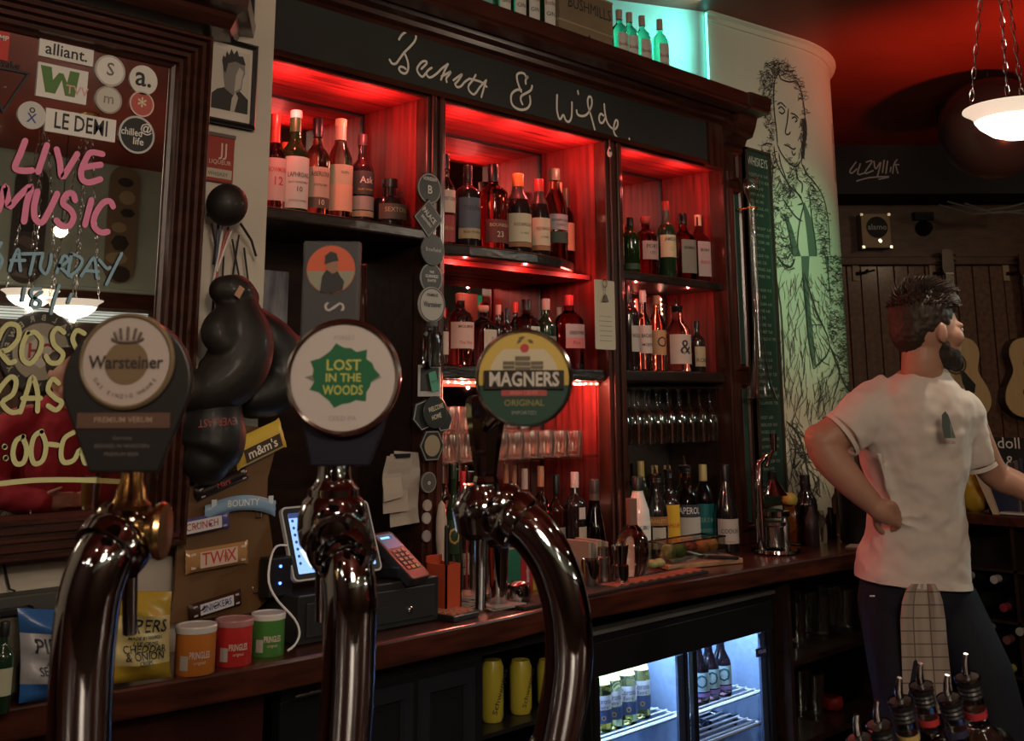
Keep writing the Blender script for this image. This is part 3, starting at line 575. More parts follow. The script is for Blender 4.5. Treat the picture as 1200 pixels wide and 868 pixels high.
B('dark green gin bottle with a silver cap', 640,350,22,2.38,ZL2,'whisky',(.012,.045,.02),cap=(.55,.45,.42),labels=[(.2,.46,70,(.20,.24,.20),[('DRY GIN',.3,INK,.6)])],group=G4)
B('bottle with a silver cap standing second row behind the pink one', 656,360,14,2.44,ZL2,'whisky',(.9,.3,.25),cap=(.5,.45,.42),group=G4)
B('bright pink gin bottle with a white crested label and red cap', 667,346,29,2.38,ZL2,'gin',(.98,.26,.28),cap=(.55,.05,.06),capz=.86,sq=3,labels=[(.42,.66,44,(.62,.60,.60),[('GIBSONS',.36,INK,.35)]),(.28,.42,44,(.85,.35,.36),[('Pink',.5,(.6,.1,.1),.5)])],group=G4)
G5 = 'spirit bottles on the lower right shelf'
B('small bottle half hidden behind the centre column', 723,378,14,2.40,ZL2,'gin',(.80,.70,.70),cap=BLK,labels=[(.2,.6,70,(.30,.35,.45))],group=G5)
B('tall dark bottle with an oval white label and black cap', 736,334,24,2.37,ZL2,'fatwh',(.035,.010,.008),cap=BLK,foil=(.72,BLK),labels=[(.22,.52,34,(.50,.45,.42),[('WOODS',.2,INK,.6)],18)],group=G5)
B('clear rum bottle with a round red mark and silver cap', 754,340,18,2.38,ZL2,'tallwh',(.95,.78,.70),cap=(.55,.52,.5),labels=[(.22,.58,70,(.60,.52,.48),[('BACARDI',.2,INK,.62),('MOJITO',.14,INK,.3)])],group=G5)
B('amber rum bottle with a dark round label lit pink from behind', 770,346,19,2.40,ZL2,'pot',(.96,.50,.35),cap=(.30,.16,.08),capz=.88,labels=[(.22,.54,66,(.55,.30,.16),[('O',.6,INK,.5)])],group=G5)
B('handled clear rum bottle with a black octopus drawing and a steel pourer', 794,348,28,2.36,ZL2,'pot',(.96,.80,.72),pour=True,labels=[(.12,.56,72,(.62,.50,.44),[('&',.7,INK,.55)])],group=G5)
B('small brown bottle with a cream framed label at the end of the shelf', 817,376,17,2.37,ZL2,'whisky',(.03,.018,.01),cap=BLK,capz=.86,labels=[(.12,.50,52,(.45,.38,.24),[('RON',.3,INK,.3)])],group=G5)
# counter, centre bay
G6 = 'bottles standing on the counter under the centre bay'
B('dark green bottle with a gold stag roundel and black cap', 531,543,16,2.30,ZK,'whisky',(.012,.035,.012),cap=(.02,.04,.02),capz=.88,labels=[(.30,.56,60,(.02,.05,.02),[('O',.7,GOLD,.5)])],group=G6)
B('bottle with a tall red capsule beside the wooden strip', 542,552,15,2.33,ZK,'wine',(.03,.03,.03),cap=(.50,.02,.03),capz=.74,labels=[(.12,.3,60,(.5,.45,.38),[('BILLY',.6,INK,.5)])],group=G6)
B('clear bottle with a copper capsule, leftmost of four behind the chrome tap', 593,543,14,2.42,ZK,'whisky',(.92,.62,.52),cap=(.50,.18,.10),capz=.82,group=G6)
B('clear bottle with a tall copper capsule, second of four behind the chrome tap', 603,545,12,2.46,ZK,'whisky',(.92,.62,.52),cap=(.62,.28,.16),capz=.82,group=G6)
B('clear bottle with a silver screw cap among the copper ones', 615,549,17,2.40,ZK,'whisky',(.85,.62,.55),cap=(.60,.42,.36),capz=.80,labels=[(.2,.5,60,(.55,.45,.38),[('ILE',.5,INK,.5)])],group=G6)
B('clear bottle with a wide copper cap, rightmost of the four', 634,546,18,2.40,ZK,'whisky',(.92,.60,.52),cap=(.65,.26,.15),capz=.80,labels=[(.2,.5,60,(.55,.40,.28),[('GIN',.5,INK,.5)])],group=G6)
B('brown bottle with a ribbed black cap before the red planks', 652,556,20,2.36,ZK,'whisky',(.25,.06,.04),tr=.9,cap=BLK,capz=.80,labels=[(.15,.45,64,(.24,.20,.17),[('MALT',.4,INK,.6)])],group=G6)
B('black liqueur bottle with a white cap and round white seal', 674,553,24,2.33,ZK,'fatwh',(.010,.008,.010),cap=(.62,.52,.50),capz=.84,labels=[(.52,.68,22,(.6,.5,.48),(),30),(.05,.44,34,(.45,.38,.30),(),40)],group=G6)
B('brown bell shaped liqueur bottle beside the centre column', 697,561,28,2.30,ZK,'bell',(.06,.03,.018),cap=(.04,.03,.03),foil=(.76,(.08,.06,.05)),group=G6)
# counter, right bay
G7 = 'bottles standing on the counter under the right bay'
G8 = 'gold capped wine bottles in the back row of the right bay'
for xx, yt, lb in ((733,541,'leftmost gold capped wine bottle in the back row, beside the column'),(752,540,'gold capped wine bottle behind the white coconut bottle'),(768,545,'gold capped wine bottle behind the cream liqueur bottle'),(783,545,'gold capped wine bottle behind the yellow labelled bottle')):
    B(lb, xx,yt,19,2.47,ZK,'wine',(.10,.13,.07),tr=.8,cap=(.55,.42,.16),capz=.82,foil=(.78,(.55,.42,.16)),group=G8,name='wine_bottle')
B('dark bottle with a narrow white label next to the column', 730,560,17,2.36,ZK,'whisky',(.10,.05,.03),tr=.9,cap=BLK,labels=[(.2,.52,44,(.55,.52,.46),[('Buck',.24,INK,.6)],10)],group=G7)
B('white coconut rum bottle with a black cap', 748,558,26,2.25,ZK,'malibu',(.72,.70,.66),tr=.0,cap=BLK,capz=.84,labels=[(.25,.5,66,(.74,.72,.68),[('MALIBU',.26,INK,.7),('Y',.4,(.25,.1,.03),.3)])],group=G7)
B('black cream liqueur bottle with an oval landscape label and pourer', 769,541,25,2.24,ZK,'malibu',(.010,.010,.010),pour=True,labels=[(.42,.56,60,(.30,.12,.05),[('BAILEYS',.6,GOLD,.5)]),(.16,.40,34,(.45,.40,.34),[('~',.9,(.1,.2,.1),.5)])],group=G7)
B('dark coffee liqueur bottle with a bright yellow label and pourer', 784,536,23,2.28,ZK,'whisky',(.03,.012,.006),pour=True,labels=[(.08,.62,60,(.72,.42,.03),[('KAHLUA',.14,REDP,.55),('coffee',.10,INK,.25)])],group=G7)
B('orange aperitif bottle with a slanted dark blue name label and pourer', 804,530,30,2.28,ZK,'pot',(.75,.38,.22),pour=True,labels=[(.10,.58,60,(.48,.46,.42),()),(.42,.575,62,(.03,.035,.06),[('APEROL',.75,WHT,.5)])],group=G7)
B('clear bottle with a gold cap and teal label lettered sideways', 825,544,22,2.31,ZK,'wine',(.62,.55,.50),cap=(.55,.43,.18),capz=.80,labels=[(.06,.54,66,(.01,.16,.17),[('FLEUR DE MER',.16,(.25,.45,.45),.6),('PROVENCE',.12,(.25,.45,.45),.35)])],group=G7)
B('black wine bottle with a square white label at the right end', 851,544,25,2.22,ZK,'burg',(.008,.009,.008),cap=BLK,capz=.80,labels=[(.10,.38,66,(.52,.48,.46),[('CODUX',.24,INK,.5),('___',.3,REDP,.2)])],group=G7,name='wine_bottle')
# green bottles on top of the cornice
ZT = 2.607
G9 = 'green gin bottles standing on top of the cornice'
for xx, yt, lb in ((726,12,'leftmost green bottle of the four beside the boxes on the cornice'),(738,15,'second green bottle right of the boxes on the cornice'),(753,19,'third green bottle right of the boxes on the cornice'),(774,23,'rightmost green bottle on top of the cornice')):
    B(lb, xx,yt,19,2.32,ZT,'gin',(.15,.75,.45),cap=(.45,.35,.28),capz=.84,labels=[(.12,.66,40,(.62,.60,.55),[('Boodles',.16,(.25,.03,.04),.62),('GIN',.14,INK,.35)])],group=G9)
for xx, yt, lb in ((588,-62,'leftmost green bottle on the cornice, left of the boxes'),(606,-58,'second green bottle from the left on the cornice, cut by the frame top'),(622,-54,'third green bottle from the left on the cornice, cut by the frame top'),(640,-50,'green bottle touching the wooden boxes on the cornice, cut by the frame top')):
    B(lb, xx,yt,20,2.27,ZT,'gin',(.15,.75,.45),cap=(.45,.35,.28),capz=.84,labels=[(.12,.66,40,(.62,.60,.55),[('Boodles',.16,(.25,.03,.04),.62),('GIN',.14,INK,.35)])],group=G9)
# two wooden boxes between them
KRAFT = mat('box_board', (.24,.18,.11), .7, noise=.2, scale=6)
bxp = onY(655,30,2.27).x; bxq = onY(718,50,2.27).x
def wbox(lb, z0, z1, dx, txt, ts):
    t = thing('gift_box', lb, 'box', (bxp+dx, 2.27, z0), 0, 'flat boxes on the cornice')
    w_ = bxq-bxp
    MB().box(0,w_,0,.12,0,z1-z0).build('carton', KRAFT, t, bev=.002)
    MB().box(-.001,w_+.001,-.001,.121,z1-z0-.006,z1-z0+.001).build('lid_edge', mat('box_edge', (.35,.28,.18), .6), t)
    text(txt, ts, cm(INK), t, M=frame((w_*.55,-.0015,(z1-z0)*.55),(1,0,0),(0,0,1)), fit=w_*.8)
zb1 = onY(690,33,2.27).z
wbox('lower brown box on the cornice beside the green bottles', ZT, zb1, 0, 'A', .05)
wbox('upper brown box stacked on another, with black capital letters', zb1+.001, zb1+.12, .004, 'BUSHMILLS', .055)
# ------------------------------------------------------------------ tumblers and stem glasses
def tumbler():
    t = thing('tumbler', 'x', 'glass')
    MB().lathe([(.0,.003),(.020,.003),(.024,0),(.029,.03),(.0305,.050),(.028,.074),(.0262,.074),(.0285,.050),(.027,.03),(.0215,.012),(0,.010)], 18).build('bowl', thinglass('tumbler_glass',(1,.93,.90),1.6,.22), t, smooth=50)
    return t
ORD = ('first','second','third','fourth','fifth','sixth','seventh','eighth','ninth','tenth')
tb0 = tumbler(); used = [False]
def put(proto, flag, loc, label, group, rz=0, flip=False, s=1):
    r = proto if not flag[0] else proto.copy()
    if flag[0]:
        sc.collection.objects.link(r)
        for ch in proto.children: c = ch.copy(); sc.collection.objects.link(c); c.parent = r
    flag[0] = True; r.location = loc; r.rotation_euler = (math.pi if flip else 0, 0, rz); r.scale = (s,s,s)
    r['label'] = label; r['group'] = group; return r
GT = 'clear tumblers massed on the glass shelf'
for j, yy in enumerate((2.365, 2.432, 2.50)):
    for i in range(10):
        put(tb0, used, (2.125+i*.0655+j*.01, yy, 1.3305), 'clear tumbler on the glass shelf, %s row, %s from the left' % (('front','middle','back')[j], ORD[i]), GT)
for j, yy in enumerate((2.40, 2.465)):
    for i in range(6):
        put(tb0, used, (2.155+i*.0655, yy, 1.4060), 'clear tumbler stacked in the upper layer, %s row, %s from the left' % (('front','back')[j], ORD[i]), GT+', upper layer')
# hanging wine glasses
wr = thing('glass_rack', 'chrome wire rack for stem glasses under the lower right shelf', 'rack', (2.9,2.4,1.55))
for k in range(4):
    MB().tube([(0,-.085+k*.05,-.012),(.28,-.088+k*.05,-.008),(.585,-.086+k*.05,-.012)], .003, 8).build('rail', CHROME, wr, smooth=60)
MB().tube([(0.0,-.1,-.012),(0,.1,-.012)], .003, 8).tube([(.58,-.1,-.012),(.58,.1,-.012)], .003, 8).build('cross_bar', CHROME, wr, smooth=60)
wg0 = thing('stem_glass', 'x', 'glass')
MB().lathe([(0,0),(.030,0),(.030,.002),(.010,.006),(.0038,.014),(.0035,.055),(.008,.066),(.024,.085),(.0305,.112),(.031,.130),(.0275,.185),(.0265,.185),(.0300,.130),(.0295,.112),(.022,.087),(0,.070)], 20).build('bowl', THIN, wg0, smooth=50)
uw = [False]
for j, yy in enumerate((2.345, 2.44)):
    for i in range(9 if j == 0 else 8):
        x_ = 2.935+i*.0625+j*.02
        put(wg0, uw, (x_, yy, 1.5385), 'clear stem glass hanging upside down in the rack, %s row, %s from the left' % ('front' if j == 0 else 'back', ORD[i]), 'stem glasses hanging from the rack, %s row' % ('front' if j == 0 else 'back'), flip=True)
# ================================================================== WHITE WALL
def quad_on(pts, Y): return [onY(a, b, Y) for a, b in pts]
def wallpic(lb, x0, x1, zt, zb, Y, fr, m_frame, m_mat, cat='picture', name='framed_picture'):
    t = thing(name, lb, cat, (x0, Y, zb)); w_, h_ = x1-x0, zt-zb
    MB().box(0,w_,-.002,-.012,0,h_).build('mount', m_mat, t)
    vs=[];fs=[]
    for ins,out in ((0,0),(0,.018),(fr*.5,.024),(fr,.018),(fr,.010)): vs += [(ins,-out,ins),(w_-ins,-out,ins),(w_-ins,-out,h_-ins),(ins,-out,h_-ins)]
    for i in range(4):
        for k in range(4): a=i*4+k; b=i*4+(k+1)%4; fs.append((a,b,b+4,a+4))
    MB().add(vs,fs).build('frame', m_frame, t); return t, w_, h_
FM = lambda t_off=(0,-.0125,0): frame(t_off,(1,0,0),(0,0,1))
PAPER = pm('photo_paper', .58,.52,.45); PGREY = pm('photo_grey', .20,.18,.165); PDARK = pm('photo_dark', .035,.032,.03); PLIGHT = pm('photo_light', .42,.37,.32)
x0, x1 = onY(240,90,2.18).x, onY(301,100,2.18).x; zt_, zb_ = onY(270,46,2.18).z, onY(265,146,2.18).z
t, w_, h_ = wallpic('black framed portrait photo of a spiky haired man in a dark jacket', x0, x1, zt_, zb_, 2.197, .012, BLACK, PAPER)
def flat(pts, m, t, name, off=.0130, w=1, h=1):
    MB().add([(x*w, -off, y*h) for x, y in pts], [tuple(range(len(pts)))]).build(name, m, t)
flat([(.16,.17),(.86,.17),(.86,.88),(.16,.88)], pm('photo_pale', .50,.45,.39), t, 'photograph', .0125, w_, h_)
flat([(.16,.17),(.86,.17),(.86,.34),(.70,.42),(.56,.46),(.42,.44),(.26,.40),(.16,.34)], PDARK, t, 'jacket', .0128, w_, h_)
flat([(.40,.42),(.56,.36),(.72,.44),(.74,.58),(.78,.64),(.76,.76),(.60,.82),(.44,.80),(.34,.70),(.36,.56)], PGREY, t, 'face', .0131, w_, h_)
flat([(.58,.40),(.70,.46),(.72,.58),(.75,.66),(.66,.70),(.60,.60)], PLIGHT, t, 'face_light', .0134, w_, h_)
flat([(.36,.62),(.32,.74),(.34,.80),(.38,.78),(.40,.86),(.45,.82),(.49,.90),(.54,.84),(.60,.90),(.64,.83),(.72,.84),(.78,.74),(.70,.74),(.58,.76),(.44,.72),(.40,.60)], PDARK, t, 'hair', .0136, w_, h_)
flat([(.52,.17),(.60,.17),(.66,.34),(.60,.40),(.54,.32)], PLIGHT, t, 'hand', .0137, w_, h_)
xa, xb = onY(240,10,2.18).x, onY(298,20,2.18).x; zz = onY(270,28,2.18).z
t, w_, h_ = wallpic('black framed sketch near the ceiling, cut off by the top of the photo', xa, xb, zz+.25, zz, 2.197, .012, BLACK, PAPER)
flat([(.3,.18),(.75,.18),(.72,.24),(.5,.21),(.34,.26)], PGREY, t, 'sketch', .013, w_, h_)
xa, xb = onY(239,185,2.18).x, onY(277,190,2.18).x; zt_, zb_ = onY(258,155,2.18).z, onY(257,212,2.18).z
t = thing('metal_sign', 'small red whiskey sign with pale capital letters on the white wall', 'sign', (xa,2.197,zb_)); w_, h_ = xb-xa, zt_-zb_
MB().box(0,w_,-.008,0,0,h_).build('plate', cm((.30,.05,.04),.25), t, bev=.003)
MB().box(.006,w_-.006,-.0095,-.008,.008,h_*.26).build('label_panel', cm((.45,.38,.30)), t)
MB().box(0,w_,-.011,-.006,h_-.008,h_).build('top_rail', cm((.12,.10,.09),.3), t)
text('JJ', .042, cm((.60,.45,.35)), t, M=FM((w_*.66,-.0088,h_*.66)), fit=w_*.5); text('LIQUEUR', .014, cm((.60,.45,.35)), t, M=FM((w_*.55,-.0088,h_*.40)), fit=w_*.7)
text('WHISKEY', .012, cm(INK), t, M=FM((w_*.5,-.010,h_*.15)), fit=w_*.8)
# glass jar on the mirror's ledge
B('empty glass jar on top of the mirror cornice, cut by the frame top', 212,-40,40,2.12,2.371,'squat',(.9,.85,.7),cap=(.3,.2,.1),name='glass_jar',cat='jar')
# ------------------------------------------------------------------ stickers on the mirror
def mdisc(lb, x, y, rpx, col, texts=(), rim=None, name='sticker', Y=2.1535, th=.0012, square=None, rot=0, group='stickers on the wall mirror'):
    c = onY(x, y, Y); k = depth(c)/FPX; t = thing(name, lb, 'sticker', c, 0, group)
    rr = rpx*k*1.04; M0 = frame((0,0,0),(1,0,0),(0,0,1)) @ Matrix.Rotation(rot, 4, 'Z')
    b = MB()
    if square: w_, h_ = square[0]*k*1.25, square[1]*k*1.02; b.box(-w_/2,w_/2,-h_/2,h_/2,0,th,M0)
    else: b.lathe([(rr,0),(rr,th)], 30, M0)
    b.build('backing', cm(tuple(col)), t)
    if rim and not square: MB().lathe([(rr*.985,th),(rr*.985,th+.0003),(rr*.88,th+.0003),(rr*.88,th)], 30, M0, caps=False).build('rim', cm(tuple(rim)), t)
    for tx in texts:
        s, size, colr, dx, dy = tx[:5]; text(s, size*k, cm(tuple(colr)), t, M=frame((0,0,0),(1,0,0),(0,0,1)) @ Matrix.Rotation(rot,4,'Z') @ Matrix.Translation((dx*k*1.1,dy*k,th+.0005)), fit=tx[5]*k if len(tx) > 5 else None, bold=.02, sx=tx[6] if len(tx) > 6 else 1)
    return t, k, th, M0
mdisc('white rectangular sticker reading alliant at the top of the mirror', 78,62,0,WHT,[('alliant.',20,INK,0,0,58)],square=(52,20))
t, k, th, M0 = mdisc('green block W sticker with a white outline and pink script', 73,98,0,WHT,[],square=(48,40))
wq = MB()
for st in ([(-21,17),(-15,-14),(-6,-14),(-1,4),(3,-14),(12,-14),(15,17),(6,17),(4,2),(0,12),(-4,12),(-9,2),(-11,17)],): wq.add([(a*k*1.3,b*k,th+.0004) for a,b in st], [tuple(range(len(st)))], M0)
wq.build('letter_block', cm((.10,.20,.06)), t); text('TVV', 15*k, cm((.65,.35,.33)), t, M=frame((18*k,0,-6*k),(1,0,0),(0,0,1)) @ Matrix.Translation((0,0,th+.0008)), bold=.02)
mdisc('round white sticker with a dark rabbit-like emblem, upper of two', 129,83,18,WHT,[('S',22,(.15,.13,.12),0,1)],rim=(.45,.42,.38))
mdisc('round cream sticker with a faint crest, lower of two', 127,117,16,(.55,.52,.46),[('m',18,(.25,.22,.20),0,1)],rim=(.3,.28,.25))
mdisc('white oval sticker with a bold black letter a and dot', 168,94,17,(.66,.64,.58),[('a.',34,INK,0,3)])
mdisc('round red sticker with a pale emblem near the frame', 166,122,15,(.45,.10,.08),[('*',26,CRM,0,-3)],rim=(.6,.5,.45))
mdisc('black wide sticker set to white reading LE DEMI', 95,147,0,WHT,[('LE DEMI',27,INK,0,0,64)],square=(68,27))
mdisc('round white sticker with a small blue crossed emblem at the left', 37,135,16,(.55,.54,.52),[('X',16,(.05,.08,.30),0,-4),('o',14,INK,0,7)])
mdisc('round black sticker reading chilled life with a white spiral', 160,158,22,(.03,.03,.03),[('chilled',12,WHT,-6,2,26),('life',12,WHT,2,-8),('@',15,WHT,10,9)],rim=(.5,.5,.48))
mdisc('red square sticker cut by the left edge of the photo', 0,53,0,(.50,.05,.04),[('UMP',9,WHT,0,9)],square=(16,34))
t, k, th, M0 = mdisc('black triangular sticker outline at the left edge', 6,102,0,(.35,.10,.08),[],square=(2,2))
tri = MB(); ribbon(tri, [(-.06,.036),(.042,.036)], .0045, M0 @ Matrix.Translation((0,0,th))); ribbon(tri, [(.042,.036),(0,-.05)], .0045, M0 @ Matrix.Translation((0,0,th))); ribbon(tri, [(0,-.05),(-.04,.03)], .0045, M0 @ Matrix.Translation((0,0,th))); tri.build('triangle', cm(INK), t); text('awake', .02, cm(INK), t, M=M0 @ Matrix.Translation((0,.047,th)))
# ------------------------------------------------------------------ boxing gear
LEATH = mat('dark_leather', (.012,.008,.0065), .6, noise=.4, scale=14, bump=.35, coat=.05)
LEATH2 = mat('black_leather', (.006,.006,.006), .5, noise=.3, scale=14, bump=.3, coat=.08)
def blob(name, ells, m, parent=None, vox=.006, sm=6, smooth=True, extra=None):
    b = bmesh.new()
    for c, r, *ro in ells:
        q = ro[0] if ro else (0,0,0); r = r if isinstance(r, tuple) else (r,r,r)
        bmesh.ops.create_icosphere(b, subdivisions=3, radius=1, matrix=T(c, q[0], q[1], q[2]) @ Matrix.Diagonal((*r,1)))
    me = bpy.data.meshes.new(name); b.to_mesh(me); b.free(); me.materials.append(m)
    o = bpy.data.objects.new(name, me); sc.collection.objects.link(o)
    if extra:
        n = len(me.vertices)
    if parent: o.parent = parent
    r_ = o.modifiers.new('r', 'REMESH'); r_.mode = 'VOXEL'; r_.voxel_size = vox; r_.use_smooth_shade = True
    s = o.modifiers.new('s', 'SMOOTH'); s.factor = .5; s.iterations = sm
    return o
def Lp(x, y, Y, o): p = onY(x, y, Y); return (p.x-o.x, p.y-o.y, p.z-o.z)
kk = depth(onY(270,400,2.1))/FPX
o0 = onY(266,240,2.13); t = thing('leather_ball', 'round dark brown leather ball hanging above the boxing gloves', 'ball', o0)
MB().lathe([(0.045*math.sin(a), -.047*math.cos(a)) for a in np.linspace(0,math.pi,16)], 28).build('ball_body', LEATH, t, smooth=60)
MB().lathe([(0,-.051),(.004,-.050),(.005,-.045)], 12, Matrix.Rotation(math.radians(60),4,'X')@Matrix.Rotation(math.radians(30),4,'Y')).build('valve', BLACK, t, smooth=40)
for a, b in (((248,262),(250,310)),((282,262),(300,300))):
    p, q = Lp(*a, 2.15, o0), Lp(*b, 2.17, o0); MB().tube([p, ((p[0]+q[0])/2+.008,(p[1]+q[1])/2,(p[2]+q[2])/2), q], .003, 6).build('cord', BLACKM, t)
og = onY(280,400,2.08)
def glove(lb, org, chains, m):
    t = thing('boxing_glove', lb, 'boxing glove', org, 0, 'old boxing gloves hanging on the white wall')
    tubes_mesh('shell', [([Lp(x, y, Y, org) for x, y, Y, r in c], [r*kk for x, y, Y, r in c]) for c in chains], m, t, .004, 14)
    return t
t = glove('brown leather boxing glove hanging in front with a torn patch on its cuff', og, [[(262,340,2.11,18),(276,342,2.10,21),(288,350,2.11,17)],[(276,350,2.11,22),(280,375,2.10,31),(284,405,2.09,37),(272,436,2.09,38),(246,455,2.10,32),(232,458,2.11,26)],[(266,372,2.09,18),(255,388,2.08,20),(262,402,2.07,18)]], LEATH)
MB().box(-.007,.007,-.003,0,-.012,.012, T(Lp(280,342,2.055,og),0,.5,0)).build('patch', cm((.45,.25,.15)), t)
t = glove('black boxing glove behind on the right beside the shelf post', onY(325,420,2.12), [[(300,376,2.14,18),(316,394,2.13,25),(330,418,2.13,31),(330,445,2.13,33),(312,460,2.13,31),(296,466,2.13,26)],[(344,405,2.12,15),(352,425,2.12,19),(350,445,2.12,17)]], LEATH2)
oc = onY(250,515,2.08)
t = glove('black boxing glove hanging lowest with red lettering upside down', oc, [[(254,478,2.12,30),(250,495,2.11,36),(249,512,2.11,38),(246,528,2.11,37),(242,538,2.11,30)],[(222,448,2.14,18),(226,475,2.14,22)]], LEATH2)
text('EVERLAST', .022, cm((.30,.05,.05)), t, M=T(Lp(253,494,2.030,oc)) @ frame((0,-.006,0),(1,0,0),(0,0,1)) @ Matrix.Rotation(math.radians(183),4,'Z'), sx=1.0, fit=.085)
or_ = onY(262,262,2.16); t = thing('medal_ribbon', 'red white and blue medal ribbon hanging behind the gloves', 'ribbon', or_)
for j, (c, pts) in enumerate((((.02,.03,.10),[(256,262),(252,330),(248,380)]),((.55,.50,.46),[(262,262),(256,300),(250,330)]),((.35,.05,.05),[(268,266),(258,300),(252,335)]),((.55,.50,.46),[(272,268),(262,295),(254,318)]))):
    MB().tube([Lp(a, b, 2.165-.002*j, or_) for a, b in pts], .003, 6).build('ribbon_band', cm(c), t)
for a, b in (((262,300),(258,400)),((272,280),(284,345)),((280,275),(262,395)),((286,290),(292,340))):
    MB().tube([Lp(*a,2.17,or_), Lp(*b,2.17,or_)], .0022, 6).build('cord', BLACKM, t)
# ------------------------------------------------------------------ chocolate bar board
YC = 2.15
ob = onY(250,640,YC); t = thing('display_board', 'brown cardboard display board leaning on the wall, chocolate bars fixed to it', 'board', ob)
pts = [(222,490),(218,560),(206,630),(203,690),(196,730),(296,717),(314,700),(320,672),(318,640),(311,590),(312,560),(320,530),(327,505),(300,500)]
P = [onY(a, b, YC) for a, b in pts]
MB().prism([(p.x-ob.x, p.z-ob.z) for p in P], 0, .006, frame((0,0,0),(1,0,0),(0,0,1))).build('card', mat('brown_card', (.13,.062,.022), .6, noise=.2, scale=4), t)
hk = MB()
for a, b in ((303,602),(300,690),(198,708)): c = Lp(a,b,YC-.009,ob); hk = MB().tube([(c[0]-.008,c[1],c[2]+.006),(c[0]-.006,c[1],c[2]-.008),(c[0]+.006,c[1],c[2]-.008),(c[0]+.008,c[1],c[2]+.004)], .0012, 6); hk.build('hook', STEEL, t)
def pillow(mb, L, Hh, D, nx=16, ny=6, crimp=.08, bend=0):
    """a flow-wrapped pack, centred, along x, height y, thickness z"""
    vs = []; fs = []
    for s in (1, -1):
        for i in range(nx+1):
            u = i/nx*2-1
            for j in range(ny+1):
                v = j/ny*2-1; ex = max(0, (abs(u)-(1-crimp*2))/(crimp*2)); th = D/2*(1-ex**2)**.5*(1-v**4)*.98 if ex < 1 else 0
                hh = Hh/2*(1+.10*ex*ex)*(1 if ex == 0 else 1); zz = s*max(th, .0003); 
                vs.append((u*L/2+(.0012*(j % 2) if ex > .9 else 0), v*hh+bend*(u*u)*L, zz+random.uniform(-.0004,.0004)))
        n0 = len(vs)-(nx+1)*(ny+1)
        for i in range(nx):
            for j in range(ny):
                a = n0+i*(ny+1)+j; q = (a, a+ny+1, a+ny+2, a+1); fs.append(q if s > 0 else q[::-1])
    return mb.add(vs, fs)
def chocbar(lb, p0, p1, hpx, col, txt, tcol, panel=None, end=None, D=.018, rough=.3, bend=0, tsz=.62):
    a, b = onY(*p0, YC-.018), onY(*p1, YC-.018); c = (a+b)/2; ang = math.atan2(b.z-a.z, b.x-a.x); L = (b-a).length; k = depth(c)/FPX; hh = hpx*k
    t = thing('chocolate_bar', lb, 'chocolate bar', c, 0, 'chocolate bars on the brown board'); t.rotation_euler = (0, -ang, 0)
    M0 = frame((0,0,0),(1,0,0),(0,0,1)); m = MB(); pillow(m, L, hh, D, bend=bend); m.v = [tuple(M0 @ Vector(v)) for v in m.v]; m.build('wrapper', cm(col, rough), t, smooth=50)
    if panel:
        q = MB().box(-L*panel[1],L*panel[1],-hh*.36,hh*.36,D*.46,D*.50,M0); q.build('label', cm(panel[0]), t, bev=.001)
    if end:
        for s in (-1,1): MB().box(s*L*.40-L*.035,s*L*.40+L*.035,-hh*.35,hh*.35,D*.36,D*.44,M0).build('end_mark', cm(end), t)
    text(txt, hh*tsz, cm(tcol), t, M=M0 @ Matrix.Translation((0,0,D*.53)), fit=L*.55, bold=.01); return t
chocbar('black chocolate bar with red script, top of the board', (229,580),(289,553),15,(.02,.012,.012),'Mars',(.45,.06,.04),end=(.4,.35,.3))
chocbar('pale blue and white coconut bar pinned below the black one', (240,592),(323,586),17,(.22,.35,.50),'BOUNTY',(.72,.72,.70),end=(.55,.6,.65),bend=-.10)
chocbar('purple bar with a white panel and red capital letters', (200,622),(268,608),19,(.08,.07,.22),'CRUNCH',(.45,.04,.06),panel=((.60,.58,.58),.34),end=(.35,.35,.5))
chocbar('gold wrapped twin bar with big red letters outlined white', (217,659),(290,646),25,(.38,.20,.08),'TWIX',(.50,.04,.04),panel=((.62,.45,.36),.30),end=(.6,.5,.4),rough=.22,tsz=.8)
chocbar('dark brown peanut bar with a white name panel, lowest on the board', (221,718),(282,699),17,(.045,.02,.015),'SNICKERS',(.04,.05,.22),panel=((.62,.60,.62),.32),end=(.5,.45,.45))
c = onY(303,520,YC-.03); t = thing('sweet_packet', 'yellow packet of chocolate sweets tucked at the top of the board', 'packet', c); t.rotation_euler = (0,-.36,0)
m = MB(); pillow(m, .13, .062, .02); M0 = frame((0,0,0),(1,0,0),(0,0,1)); m.v = [tuple(M0 @ Vector(v)) for v in m.v]; m.build('wrapper', cm((.62,.42,.06),.3), t, smooth=50)
MB().box(-.045,.05,-.024,.004,.0105,.0115,M0).build('brown_band', cm((.05,.025,.015)), t); text("m&m's", .028, cm((.72,.66,.55)), t, M=M0 @ Matrix.Translation((0,-.010,.013)), bold=.03)
